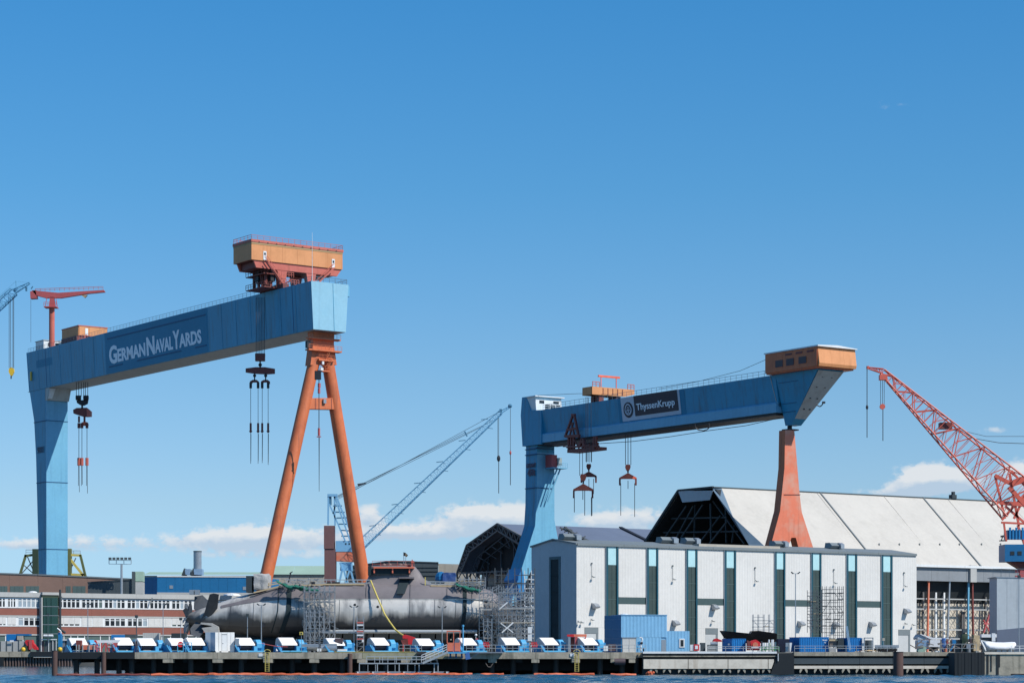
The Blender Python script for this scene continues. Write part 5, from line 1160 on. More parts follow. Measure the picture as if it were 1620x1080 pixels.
# lower lattice posts and rear wall
zl = E2.z(1000, 0, 0)
for k in range(9):
    v = v0*(1-k*.25); seg2((v, ze), (v, GZ), .2, .4, 'scaffold_dark', 'lattice_post'); seg2((v, ze-2.2), (v-1.2*v0*.1, ze), .2, .2, 'scaffold_dark'); seg2((v, ze-2.2), (v+1.2*v0*.1, ze), .2, .2, 'scaffold_dark')
for py in (907, 919, 936, 960): z_ = E2.z(py, 0, v0); seg2((v0, z_), (-v0, z_), .2, .3, 'scaffold_dark', 'lattice_beam')
m = MB(E2); m.box(8, 8.4, -v0, v0, GZ, ze-.1); m.build('rear_wall', 'beige', sh2)
m = MB(E2); m.box(7.6, 7.9, -v0, v0, GZ, ze-3.4); m.build('lower_wall', 'truss_grey', sh2)
a0_ = E2.a(979, 0)
m = MB(E2); m.prism([(a0_, -.3, prof[2][1]+.1), (a0_+1.4, -.3, prof[2][1]+.1), (a0_+1.4, prof[3][0]*1.4, prof[3][1]-2), (a0_, prof[3][0]*1.4, prof[3][1]-2)] if False else [(a0_, 0, prof[2][1]+.15), (a0_+1.1, 0, prof[2][1]+.15), (a0_+1.1, prof[3][0], prof[3][1]+.15), (a0_, prof[3][0], prof[3][1]+.15)], (0, 0, .3)); m.build('roof_rail', 'black_steel', sh2)
# ================================================================== office building on the left
O = Frame((-125.4, 565), (.835, .55))
def oz(py): return CZ+(HOR-py)*565/FOC
off = thing('office_building', 'long three storey office building with white window rows and red brick bands', 'office building', tuple(O((20, 6, GZ))))
OL0, OL1 = -30., 95.
a_t0, a_t1 = O.a(64), O.a(90.5)
Zr, Zf, Zw1, Zw0, Zb1, Zb0, Zv1, Zv0, Zc1, Zc0 = oz(936), oz(943.7), oz(944.5), oz(960.8), oz(961.5), oz(972.3), oz(975), oz(990), oz(990.6), oz(1002)
m = MB(O); m.box(OL0, OL1, .35, 14, GZ, Zr-.4); m.build('core', 'render_grey', off)
def oband(a, b, z0, z1, y0, m_, nm, par=off): m = MB(O); m.box(a, b, y0, .36, z0, z1); return m.build(nm, m_, par)
cut = [OL0, -12, a_t0, a_t1, 24, 36, 48, 60, 72, 84, OL1]
for a, b in zip(cut, cut[1:]):
    if a == a_t0: continue
    oband(a+.01, b-.01, Zf+.02, Zr, -.35, 'render_grey', 'roof_fascia')
    oband(a+.01, b-.01, Zb0+.02, Zb1-.02, .02, 'brick_red', 'brick_band')
    oband(a+.01, b-.01, Zv1+.02, Zb0-.02, -.03, 'render_grey', 'lintel_band')
    oband(a+.01, b-.01, Zc0+.02, Zc1-.02, .02, 'brick_red', 'brick_band')
    oband(a+.01, b-.01, Zc0-.35, Zc0-.02, -.05, 'render_grey', 'lintel_band')
    oband(a+.01, b-.01, GZ, Zc0-.37, .2, 'window_green', 'ground_floor_glazing')
    for k in range(1, 5): c = a+(b-a)*k/5; oband(c-.1, c+.1, GZ, Zc0-.37, .1, 'white_paint', 'mullion')
pane_cache = {}
def window_group(p0, p1, n, z0, z1, pane='window_pane', shut=0., sill=True):
    a, b = O.a(p0), O.a(p1); fr = MB(O)
    h = z1-z0; w_ = (b-a)/n
    fr.box(a, b, .06, .34, z0, z0+.28); fr.box(a, b, .06, .34, z1-.28, z1)
    for i in range(n+1): c = a+w_*i; e = .17 if 0 < i < n else .12; fr.box(max(a, c-e), min(b, c+e), .07, .34, z0+.28, z1-.28)
    zt_ = z0+h*.70
    fr.box(a, b, .09, .34, zt_-.07, zt_+.07)
    f = fr.build('window', 'white_paint', off)
    for i in range(n):
        m = MB(O); m.box(a+w_*i+.17, a+w_*(i+1)-.17, .16, .3, z0+.26, z1-.26)
        m.build('pane', pane if pane != 'window_pane' else random.choice(['window_pane']*6+['slate_dark', 'window_green', 'window_pale']), f)
        if shut: m = MB(O); m.box(a+w_*i+.02, a+w_*(i+1)-.02, .03, .06, z1-h*shut, z1); m.build('shutter', 'shutter', f)
for p0, p1, n, pn in ((-20, -3, 3, 'window_pane'), (-1, 8.5, 2, 'window_pane'), (12.5, 25, 3, 'window_pane'), (28.5, 63, 5, 'window_pale'), (92.5, 126.5, 5, 'window_pane'), (129.5, 162.5, 5, 'window_pane'), (165.5, 198, 5, 'window_pane'), (201.5, 234, 5, 'window_pane'),
                      (237.5, 269, 5, 'window_pane'), (272, 304, 5, 'window_pane'), (307, 338, 5, 'window_pane'), (341, 372, 5, 'window_pane'), (375, 406, 5, 'window_pane')):
    window_group(p0, p1, n, Zw0, Zw1, pn)
for p0, p1, n, sh in ((-20, -2, 3, 0), (-1, 9.5, 2, .75), (12, 25.5, 2, .82), (29, 63, 4, 0), (92, 126.5, 4, .72), (129.5, 145.5, 2, .88), (147, 163, 2, 1.), (166, 198.5, 4, 0), (202, 233.5, 4, 0), (235, 271, 4, 1.), (272, 304, 4, .7), (307, 338, 4, .8), (341, 372, 4, 1.), (375, 406, 4, .8)):
    window_group(p0, p1, n, Zv0, Zv1, 'window_pane', sh)
def fill_between(z0, z1, lst):
    for p0, p1 in lst: oband(O.a(p0)+.01, O.a(p1)-.01, z0, z1, .1, 'white_paint', 'wall_pier')
fill_between(Zw0, Zw1, [(-3, -1), (8.5, 12.5), (25, 28.5), (63, 64), (90.6, 92.5), (126.5, 129.5), (162.5, 165.5), (198, 201.5), (234, 237.5), (269, 272), (304, 307), (338, 341), (372, 375)])
fill_between(Zv0, Zv1, [(-2, -1), (9.5, 12), (25.5, 29), (63, 64), (90.6, 92), (126.5, 129.5), (145.5, 147), (163, 166), (198.5, 202), (233.5, 235), (271, 272), (304, 307), (338, 341), (372, 375)])
# glazed stair tower
for k in range(6):
    z0_ = GZ+(Zf-GZ)*k/6; z1_ = GZ+(Zf-GZ)*(k+1)/6
    for j, (f0, f1) in enumerate(((0, .18), (.2, .52), (.54, 1))):
        m = MB(O); m.box(a_t0+.3+(a_t1-a_t0-.6)*f0, a_t0+.3+(a_t1-a_t0-.6)*f1-.06, -1.2, -1.1, z0_+.1, z1_-.04); m.build('stair_pane', 'green_glass', off)
    m = MB(O); m.box(a_t0, a_t1, -1.26, -1.06, z0_-.02, z0_+.08); m.build('transom', 'galv', off)
m = MB(O); m.box(a_t0, a_t1, -1.05, .3, GZ, Zf+.6); m.build('stair_core', 'dark_green', off)
m = MB(O); m.box(a_t0-.3, a_t0, -1.4, .3, GZ, Zf); m.build('stair_edge', 'render_grey', off)
m = MB(O); m.box(a_t0, a_t1, -1.3, .3, Zf+.62, Zr+.1); m.build('roof_fascia', 'render_grey', off)
m = MB(O); m.tube((a_t1+.25, -1.3, oz(994)), (a_t1+.25, -1.3, Zr+.8), .3, n=8); m.tube((a_t1+.25, -1.3, oz(994)), (a_t1+1.6, -1.3, oz(1000)), .3, n=8); m.build('flue_pipe', 'slate_dark', off)
for px in (93, 236): a = O.a(px); m = MB(O); m.tube((a, -.6, Zf-1.5), (a+.5, -.8, Zf+.3), .16, n=6); m.build('rain_pipe', 'roof_trim', off)
m = MB(O); m.sph((a_t0-.8, 3, Zr), 1.2, 10, 6, .4); m.build('roof_dome', 'white_paint', off)
m = MB(O); m.sph((O.a(375), 3, Zr), 2.4, 12, 6, .3); m.build('roof_dome', 'white_paint', off)

# ================================================================== buildings behind the office
def shell(name, label, cat, fr, segs, m_wall, z0=GZ, depth=12, roof=None, wall='wall', nseg=1, grp=None):
    """building whose front is a run of (px, top row) points in the frame's plane"""
    t = thing(name, label, cat, tuple(fr((fr.a(segs[0][0]), depth/2, z0))), grp)
    for (p0, y0), (p1, y1) in zip(segs, segs[1:]):
        a0, a1 = fr.a(p0), fr.a(p1)
        z_0, z_1 = fr.z(y0, a0), fr.z(y1, a1)
        for k in range(nseg):
            f, g_ = k/nseg, (k+1)/nseg
            m = MB(fr); m.prism([(a0+(a1-a0)*f, 0, z0), (a0+(a1-a0)*g_-.03, 0, z0), (a0+(a1-a0)*g_-.03, 0, z_0+(z_1-z_0)*g_), (a0+(a1-a0)*f, 0, z_0+(z_1-z_0)*f)], (0, .3, 0)); m.build(wall, m_wall, t)
        m = MB(fr); m.prism([(a0, .31, z0), (a1, .31, z0), (a1, .31, z_1-.2), (a0, .31, z_0-.2)], (0, depth-.3, 0)); m.build('core', m_wall, t)
        if roof: m = MB(fr); m.prism([(a0-.1, -.15, z_0), (a1+.1, -.15, z_1), (a1+.1, -.15, z_1+.35), (a0-.1, -.15, z_0+.35)], (0, depth+.3, 0)); m.build('roof', roof, t)
    return t
B1f = Frame((px2x(-30, 611), 611), (1, .06))
bb = shell('workshop_building', 'low brown workshop building with grey green window strip behind the office', 'building', B1f, [(-30, 906.5), (60, 909.5), (138, 913), (208, 916.5)], 'brown_wall', roof='roof_trim', depth=5, nseg=2)
for p0, p1 in ((-24, -6), (-3, 12), (16, 37.5), (41, 62), (104, 112), (115, 135.5)):
    a, b = B1f.a(p0), B1f.a(p1)
    for k in range(3): m = MB(B1f); c = a+(b-a)*k/3; m.box(c+.03, a+(b-a)*(k+1)/3-.03, -.06, -.005, B1f.z(939, a), B1f.z(926.5, a)); m.build('window', 'window_green', bb)
B2f = Frame((px2x(139, 603), 603), (1, .05))
sb = shell('storage_building', 'dark slate clad building behind the floodlight mast', 'building', B2f, [(139, 922), (213, 917)], 'slate', roof='slate_dark', depth=4, nseg=5)
B3f = Frame((px2x(208.5, 603), 603), (1, .1))
gt_ = shell('tower_block', 'slate and pale green stair block between the slate building and the blue one', 'building', B3f, [(208.5, 903.5), (214, 903.5)], 'slate', depth=9)
for a, b, y0, y1, m_ in ((214.2, 226, 903.5, 919, 'pale_green'), (214.2, 226, 920, 939, 'render_grey')):
    m = MB(B3f); m.box(B3f.a(a), B3f.a(b), 0, 8, B3f.z(y1, 5), B3f.z(y0, 5)); m.build('wall', m_, gt_)
B4 = Frame((px2x(249, 705), 705), (.985, .17))
bl = thing('blue_hall', 'deep blue clad hall with pale roof edge behind the submarine stern', 'hall', tuple(B4((12, 5, GZ))))
a1_ = B4.a(415); zt_ = B4.z(910.5)
nb_ = 12
for k in range(nb_):
    m = MB(B4); m.box(a1_*k/nb_+.02, a1_*(k+1)/nb_-.02, 0, .25, GZ, zt_-.3); m.build('wall_panel', 'navy_blue', bl)
bq = B4.b(226, 0)
Bs = Frame(tuple(B4((0, 0, 0)).xy), (-.75, .66))
el_ = Bs.a(226)
for k in range(3): m = MB(Bs); m.box(el_*k/3+.02, el_*(k+1)/3-.02, -.2, .05, GZ, zt_-.3); m.build('end_panel', 'navy_blue', bl)
m = MB(B4); m.prism([(0, .26, GZ), (a1_, .26, GZ), (a1_+6, 12, GZ), (-6, 12, GZ)], (0, 0, zt_-.5-GZ)); m.build('core', 'navy_blue', bl)
m = MB(B4); m.box(-.1, a1_+.1, -.2, 1.4, zt_-.28, zt_+.05); m.build('roof_edge', 'white_paint', bl)
m = MB(B4); m.box(-.1, a1_+.1, -.12, 1.4, GZ, B4.z(936.5)); m.build('plinth', 'render_grey', bl)
for px, py in ((271, 928), (387, 930)): a = B4.a(px); z = B4.z(py, a); m = MB(B4); m.box(a-.55, a+.55, -.1, -.01, z-.5, z+.5); m.build('window', 'galv', bl)
m = MB(Bs); m.box(el_*.35, el_*.7, -.28, -.21, GZ, B4.z(928)); m.build('door', 'slate', bl)
# ducts and stack on it
sk_ = thing('chimney_stack', 'wide silver metal chimney stack above the blue hall', 'chimney', tuple(P(312, 909, 712)))
Yk = 712.; m = MB(); m.tube(tuple(P(312.5, 910, Yk)), tuple(P(312.5, 872, Yk)), 6.4*Yk/FOC, n=20); m.build('shaft', 'galv', sk_, smooth=2)
m = MB(); m.tube(tuple(P(312.5, 872.6, Yk)), tuple(P(312.5, 871, Yk)), 6.7*Yk/FOC, n=20); m.build('rim', 'slate', sk_, smooth=2)
for p0, p1, lb4 in ((287, 300.5, 'left saw tooth roof light on the blue hall beside the silver stack'), (301, 319.5, 'right saw tooth roof light on the blue hall in front of the silver stack')):
    Yk = 709.; m = MB(); m.prism([tuple(P(p0, 909.6, Yk)), tuple(P(p0+4, 898.5, Yk)), tuple(P(p0+5.2, 898.5, Yk)), tuple(P(p0+6, 909.6, Yk))], (0, 4, 0)); t = m.build('roof_light', 'slate_dark'); tag(t, lb4, 'roof light', 'saw tooth roof lights')
    m = MB(); m.prism([tuple(P(p0+5.3, 899.5, Yk)), tuple(P(p1, 899.5, Yk)), tuple(P(p1, 908.5, Yk)), tuple(P(p0+6.4, 908.5, Yk))], (0, 4, 0)); m.build('casing', 'duct_blue', t)
# long pale green roofed hall
B5 = Frame((px2x(320, 770), 770), (1, .02))
gh = thing('green_roof_hall', 'long hall with pale green roof behind the orange crane leg', 'hall', tuple(B5((20, 10, GZ))))
for p0, p1 in ((227, 320), (320, 366), (366, 412), (412, 462), (462, 514)):
    a, b = B5.a(p0), B5.a(p1); yt = 904.5 if p1 <= 412 else 894.5
    m = MB(B5); m.add([(a+.03, 0, B5.z(908.3)), (b-.03, 0, B5.z(908.3)), (b-.03, 14, B5.z(yt, 0, 14)), (a+.03, 14, B5.z(yt, 0, 14))], [(0, 1, 2, 3)]); m.build('roof_panel', 'pale_green', gh)
m = MB(B5); m.box(B5.a(412), B5.a(514), -.3, 0, B5.z(909.6), B5.z(908)); m.build('gutter', 'slate_dark', gh)
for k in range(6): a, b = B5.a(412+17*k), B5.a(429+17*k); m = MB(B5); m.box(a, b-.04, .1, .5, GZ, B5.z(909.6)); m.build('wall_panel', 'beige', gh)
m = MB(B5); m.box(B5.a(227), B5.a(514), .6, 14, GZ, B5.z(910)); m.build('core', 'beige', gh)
# dark low hall behind the sail, and beige one
B6 = Frame((px2x(555, 660), 660), (1, .03))
dh = shell('dark_gable_hall', 'dark slate hall with low gable behind the submarine sail', 'hall', B6, [(548, 897), (619, 888), (693, 890.5)], 'slate', roof='slate_dark', depth=20, nseg=3)
for py in (897, 903, 910): m = MB(B6); m.bar((0, -.1, B6.z(py)), (B6.a(693), -.1, B6.z(py)), .15); m.build('cladding_rail', 'slate_dark', dh)
shell('beige_hall', 'flat beige hall between the dark gable hall and the open dark shed', 'hall', Frame((px2x(693, 668), 668), (1, .03)), [(693.5, 891), (760, 893)], 'beige', depth=14, nseg=3)
m = None
# low brownish sheds further right behind the dark shed posts
shell('workshop_building', 'brownish low building seen between the posts of the dark shed', 'building', Frame((px2x(722, 690), 690), (1, .02)), [(700, 930), (850, 930)], 'brown_wall', depth=10, nseg=3)

# ================================================================== cranes in the distance and masts
# green and yellow portal frame
Yf = 760.
pf_ = thing('portal_frame_crane', 'green and yellow steel portal structure behind the blue box leg', 'portal crane', tuple(P(83, 1000, Yf)))
def F3(x, y, d=0.): return tuple(P(x, y, Yf+d))
for pts_, m_ in ((((41, 877), (31.5, 909)), 'green_frame'), (((105, 877), (111, 911)), 'green_frame'), (((127, 877), (135.5, 912)), 'green_frame'), (((104, 877), (128, 878)), 'yellow'), (((39, 879), (54, 877)), 'green_frame'), (((34, 907), (54, 885)), 'truss_grey'), (((52, 906), (36, 892)), 'truss_grey'), (((108, 880), (132, 910)), 'yellow'), (((109, 908), (134, 909)), 'yellow'), (((43, 879), (54, 905)), 'truss_grey'), (((113, 897), (120, 882)), 'truss_grey')):
    m = MB(); m.bar(F3(*pts_[0]), F3(*pts_[1]), .75 if m_ != 'truss_grey' else .3); m.build('leg' if m_ == 'green_frame' else 'brace', m_, pf_)
for x0_, x1_, y0_, m_ in ((52, 61, 868, 'dark_green'), (106, 113, 867.5, 'green_frame')):
    m = MB(); a = F3(x0_, y0_); b = F3(x1_, 911); m.box(a[0], b[0], Yf-1, Yf+1, b[2], a[2]); m.build('box', m_, pf_)
m = MB(); railing(m, F3(41, 877), F3(54, 877), 1.6, 1.5, .12); railing(m, F3(106, 877), F3(127, 877), 1.3, 1.5, .12); m.build('railing', 'scaffold', pf_)
# top of a light blue luffing crane, far left
Yb = 800.
bc = thing('luffing_crane', 'light blue lattice jib tip with small fly jib at the far left edge', 'crane', tuple(P(-60, 1000, Yb)))
def L3(x, y, d=0.): return tuple(P(x, y, Yb+d))
m = MB(); lattice(m, L3(-60, 535), L3(22, 461), 3.4, 2.6, 12, .22, .16); m.build('jib', 'blue_far', bc)
m = MB(); lattice(m, L3(22, 461), L3(47, 447.5), 1.5, .5, 5, .16, .12); m.bar(L3(26, 462), L3(25, 444), .3); m.bar(L3(25, 445), L3(47, 447), .08); m.bar(L3(25, 445), L3(-60, 520), .08); m.build('fly_jib', 'blue_far', bc)
m = MB(); m.prism([L3(20, 456), L3(22, 456), L3(25.5, 461), L3(23, 464)], (0, 2, 0)); m.build('jib_head', 'blue_far_dark', bc)
m = MB(); m.box(L3(40, 0)[0], L3(42.5, 0)[0], Yb, Yb+.8, L3(0, 460)[2], L3(0, 454)[2]); m.bar(L3(49, 457), L3(52, 453), .3); m.build('jib_cage', 'blue_far_dark', bc)
hkb = thing('crane_hook', 'yellow hook block on four ropes at the far left edge', 'hook block', L3(17.5, 597))
for px in (14.5, 16.6, 20.4, 21.8): m = MB(); m.tube(L3(px, 469), L3(px if px != 16.6 else 17, 582), .09, n=4); m.build('rope', 'rope', hkb)
m = MB(); m.prism([L3(14, 583), L3(17.5, 580.5), L3(21.8, 583), L3(22, 588), L3(19, 594), L3(16.5, 594), L3(13.5, 588)], (0, 1, 0)); m.build('block', 'yellow_bright', hkb); m = MB(); m.bar(L3(17.7, 594), L3(17.5, 599), .35); m.build('hook', 'black_steel', hkb)
# light blue slewing crane behind the orange leg
Yq = 640.
sc_ = thing('slewing_crane', 'pale blue lattice slewing crane on purple brown tower behind the orange leg', 'crane', tuple(P(530, 1000, Yq)))
def Q3(x, y, d=0.): return tuple(P(x, y, Yq+d))
m = MB(); a = Q3(513, 868); b = Q3(531, 925); m.box(a[0], b[0], Yq, Yq+3.4, GZ, a[2]); m.build('tower_lower', 'purple_tower', sc_)
m = MB(); a = Q3(512.5, 831); b = Q3(529, 867.5); m.box(a[0], b[0], Yq-.2, Yq+3.2, b[2], a[2]); m.build('counterweight', 'purple_tower', sc_)
m = MB(); m.prism([Q3(531, 855, 0), Q3(559, 855, 0), Q3(564, 872, 0), Q3(531, 872, 0)], (0, 4, 0)); m.build('machine_house', 'hut_blue', sc_)
m = MB()
for px in (546, 551.5): m.box(Q3(px, 0)[0], Q3(px+2.2, 0)[0], Yq-.06, Yq-.01, Q3(0, 861)[2], Q3(0, 858.5)[2])
m.build('window', 'window_pane', sc_)
m = MB(); m.prism([Q3(532, 873), Q3(566, 873), Q3(578, 880), Q3(574, 889), Q3(532, 887)], (0, 3, 0)); m.build('slewing_frame', 'orange_pale', sc_)
m = MB(); m.box(Q3(538, 0)[0], Q3(556, 0)[0], Yq+.2, Yq+3, Q3(0, 902)[2], Q3(0, 889)[2]); m.build('pedestal', 'hut_blue', sc_)
for a, b in (((541, 902), (536, 925)), ((555, 902), (561, 925)), ((544, 902), (551, 925)), ((553, 902), (545, 925)), ((541, 900), (538, 889)), ((556, 889), (557, 903)), ((536, 924), (561, 924))):
    m = MB(); m.bar(Q3(*a), Q3(*b), .5); m.build('portal_member', 'hut_blue', sc_)
for a, b, w_ in (((519.5, 783), (519, 830), .45), ((529, 783), (530, 831), .4), ((521, 797), (546, 855), .4), ((531, 783), (566, 868), .5), ((529, 785), (554, 855), .4), ((518, 783), (534, 783), .7), ((531, 797), (527, 812), .4)):
    m = MB(); m.bar(Q3(*a), Q3(*b), w_); m.build('mast_member', 'hut_blue', sc_)
for k in range(6): m = MB(); y_ = 800+k*9.5; m.bar(Q3(527+k*2.6, y_), Q3(541+k*4.2, y_+random.uniform(-1, 3)), .35); m.build('mast_rung', 'blue_far_dark', sc_)
m = MB(); m.box(Q3(518, 0)[0], Q3(524, 0)[0], Yq, Yq+1.5, Q3(0, 798)[2], Q3(0, 785)[2]); m.build('sheave_block', 'blue_far_dark', sc_)
m = MB(); lattice(m, Q3(556, 876), Q3(792, 652), 2.8, 1.2, 46, .07, .06); m.tube(Q3(559, 882), Q3(793, 655), .17, n=5); lattice(m, Q3(790, 653), Q3(807, 643), .8, .3, 4, .1, .07); o = m.build('jib', 'blue_far', sc_)
m = MB()
for k in range(6): f = .16+k*.15; q = Vector(Q3(556, 876)).lerp(Vector(Q3(792, 652)), f); m.bar(q+Vector((-1.7, 0, 1.5)), q+Vector((.2, 0, 1.7)), .2); m.bar(q+Vector((.2, 0, -.8)), q+Vector((1.6, 0, -1)), .14)
m.box(Q3(790, 0)[0], Q3(794, 0)[0], Yq-.5, Yq+.5, Q3(0, 652)[2], Q3(0, 647)[2]); m.sph(Q3(807, 642), .6, 6, 4); m.bar(Q3(735, 682), Q3(739, 690), .35); m.build('jib_platform', 'blue_far_dark', sc_)
for a, b in (((533, 784), (780, 665)), ((534, 786), (735, 684)), ((535, 787), (760, 676)), ((535, 789), (790, 651)), ((534, 785), (566, 768))): m = MB(); m.tube(Q3(*a), Q3(*b), .06, n=4); m.build('tie_rope', 'dark_rail', sc_)
m = MB(); m.prism([Q3(565, 765), Q3(577, 763), Q3(580, 764), Q3(567, 769)], (0, .8, 0)); m.build('sheave_set', 'black_steel', sc_)
for px, y0, y1, yb in ((789, 657, 722, 780), (787.6, 657, 722, 722), (807.5, 646, 712, 767)): m = MB(); m.tube(Q3(px, y0), Q3(px, y1), .06, n=4); m.tube(Q3(px, y1), Q3(px, yb), .1, n=4); m.build('hoist_rope', 'rope', sc_)
m = MB(); m.sph(Q3(788.8, 725), .5, 6, 5, 1.8); m.build('hook_ball', 'black_steel', sc_)
m = MB(); m.sph(Q3(807.5, 716), .3, 6, 5, 2.); m.build('hook_ball', 'red_faded', sc_)
# red luffing crane at right
Yr = 520.
rc = thing('luffing_crane', 'big red lattice jib crane with blue cabin at the right edge', 'crane', tuple(P(1625, 1000, Yr)))
def J3(x, y, d=0.): return tuple(P(x, y, Yr+d))
# the jib: four chords and their bracing, each a part
ja, jb = Vector(J3(1612, 794)), Vector(J3(1396, 588)); jd = (jb-ja).normalized(); js = Vector((0, 1, 0)); jt = js.cross(jd).normalized()
if jt.z < 0: jt = -jt
def jp(f, s_, t_): return ja.lerp(jb, f)+js*s_*(6.2*(1-f)+1.1*f)/2+jt*t_*(9.4*(1-f)+1.3*f)/2
for s_ in (-1, 1):
    for t_ in (-1, 1): m = MB(); m.tube(jp(0, s_, t_), jp(1, s_, t_), .21, .16, n=6); m.build('chord', 'jib_red', rc)
nj = 13; fr_ = [1-(1-k/nj)**1.12 for k in range(nj+1)]
for k in range(nj):
    f, g_ = fr_[k], fr_[k+1]
    for s_ in (-1, 1):
        m = MB(); m.bar(jp(f, s_, -1 if k % 2 else 1), jp(g_, s_, 1 if k % 2 else -1), .2); m.build('brace', 'jib_red', rc)
        m = MB(); m.bar(jp(g_, s_, -1), jp(g_, s_, 1), .14); m.build('brace', 'jib_red', rc)
        m = MB(); m.bar(jp(f, s_, 1 if k % 2 else -1), jp((f+g_)/2, s_, 0), .12); m.build('brace', 'jib_red', rc)
        m = MB(); m.bar(jp((f+g_)/2, s_, -1), jp((f+g_)/2, s_, 1), .1); m.build('brace', 'jib_red', rc)
    for t_ in (-1, 1):
        m = MB(); m.bar(jp(f, -1 if k % 2 else 1, t_), jp(g_, 1 if k % 2 else -1, t_), .17); m.build('brace', 'jib_red', rc)
        m = MB(); m.bar(jp(g_, -1, t_), jp(g_, 1, t_), .13); m.build('brace', 'jib_red', rc)
m = MB(); lattice(m, J3(1397, 587), J3(1374, 582), 1., .3, 4, .14, .1); m.tube(J3(1373, 583.5), J3(1373, 579), .35, n=6); m.build('beak', 'jib_red', rc)
m = MB(); m.box(J3(1391, 0)[0], J3(1403, 0)[0], Yr-.8, Yr+.8, J3(0, 601)[2], J3(0, 593)[2]); m.build('sheave_nest', 'jib_red', rc)
m = MB(); q = J3(1497, 675); m.box(q[0]-1.6, q[0]+1.2, Yr-1, Yr+1, q[2]-.5, q[2]+.9); m.build('jib_platform', 'dark_red', rc)
for px, y0, y1 in ((1371.7, 583, 692), (1393, 594, 641), (1396, 594, 641), (1398.8, 594, 641), (1396.8, 646, 697)): m = MB(); m.tube(J3(px, y0), J3(px, y1), .055 if y1 < 650 else .09, n=4); m.build('hoist_rope', 'rope', rc)
m = MB(); q = J3(1396, 643); m.tube((q[0], Yr-.3, q[2]), (q[0], Yr+.3, q[2]), .62, n=12); m.build('hook_block', 'jib_red', rc)
m = MB(); m.sph(J3(1371.7, 644), .3, 6, 5, 1.8); m.build('hook_ball', 'black_steel', rc)
m = MB(); m.path([J3(1510, 680, 5), J3(1540, 693, 5), J3(1580, 700, 5), J3(1640, 702, 5)], .07, 4); m.path([J3(1510, 678, 5), J3(1560, 690, 5), J3(1640, 690, 5)], .05, 4); m.build('power_cable', 'rope', rc)
for a, b, w_ in (((1574, 752), (1590, 820), .45), ((1597, 748), (1612, 832), .5), ((1574, 752), (1600, 765), .8), ((1600, 765), (1640, 752), 1.4), ((1600, 744), (1640, 790), .4), ((1585, 822), (1640, 760), .5), ((1582, 795), (1640, 800), .8), ((1590, 800), (1625, 830), .5), ((1584, 826), (1640, 829), .45), ((1610, 830), (1624, 870), .5), ((1588, 826), (1592, 856), .4), ((1596, 770), (1634, 812), .9), ((1616, 760), (1650, 800), .6), ((1600, 800), (1650, 782), .7), ((1628, 770), (1604, 820), .5)):
    m = MB(); m.bar(J3(*a), J3(*b), w_); m.build('frame_member', 'jib_red', rc)
m = MB(); m.box(J3(1594, 0)[0], J3(1650, 0)[0], Yr, Yr+4, J3(0, 852)[2], J3(0, 838)[2]); m.build('motor_house', 'navy_blue', rc)
for k in range(5): m = MB(); m.box(J3(1596+k*5, 0)[0], J3(1599+k*5, 0)[0], Yr-.4, Yr-.02, J3(0, 853)[2], J3(0, 834+3*(k % 2))[2]); m.build('cabinet', 'winch_blue', rc)
m = MB(); m.box(J3(1587.5, 0)[0], J3(1660, 0)[0], Yr-1.5, Yr+5, J3(0, 888)[2], J3(0, 861)[2]); m.build('cabin', 'navy_blue', rc)
for px in (1596, 1607.5): m = MB(); m.box(J3(px, 0)[0], J3(px+6.5, 0)[0], Yr-1.58, Yr-1.51, J3(0, 878)[2], J3(0, 872)[2]); m.build('window', 'window_pane', rc)
m = MB(); m.prism([J3(1598, 888.3), J3(1660, 888.3), J3(1660, 902), J3(1617, 900)], (0, 4, 0)); m.build('slewing_ring', 'dark_red', rc)
m = MB(); m.bar(J3(1617, 902), J3(1606, 960), 1.); m.bar(J3(1655, 902), J3(1666, 1028), 1.); m.bar(J3(1606, 903), J3(1655, 903), .6); m.bar(J3(1606, 912), J3(1655, 912), .6); m.build('portal', 'red_faded', rc)
m = MB(); m.box(J3(1582, 0)[0], J3(1590, 0)[0], Yr-1, Yr+1, J3(0, 855.5)[2], J3(0, 854)[2]); m.bar(J3(1584, 855), J3(1587, 846), .2); m.bar(J3(1583, 848), J3(1588, 848), .4); m.build('lamp_bracket', 'black_steel', rc)
# blue grey building at the right edge
RBf = Frame((px2x(1577, 450), 450), (1, .05))
rb = thing('grey_workshop', 'blue grey workshop with curved roof edge at the right border', 'building', tuple(RBf((5, 5, GZ))))
for k in range(8): a = k*2.; m = MB(RBf); m.box(a+.02, a+1.98, 0, .2, GZ, RBf.z(912+k*.3)); m.build('wall_panel', 'workshop_grey', rb)
m = MB(RBf); m.box(.1, 16, .21, 6, GZ, RBf.z(913)); m.build('core', 'cladding_shade', rb)
m = MB(RBf); m.prism([(-.2, -.1, RBf.z(913)), (-.2, -.1, RBf.z(911.8)), (16, -.1, RBf.z(914.5)), (16, -.1, RBf.z(915.7))], (0, 6.5, 0)); m.build('roof_edge', 'galv', rb)
m = MB(RBf); m.prism([(0, -.15, RBf.z(996)), (16, -.15, RBf.z(984)), (16, -.15, RBf.z(1028)), (0, -.15, RBf.z(1028))], (0, .13, 0)); m.build('lower_wall', 'roof_blue_grey', rb)
m = MB(RBf); railing(m, (-.5, 1, RBf.z(912)), (6, 1, RBf.z(912)), 1.6, 1.5, .05); m.build('roof_railing', 'dark_rail', rb)
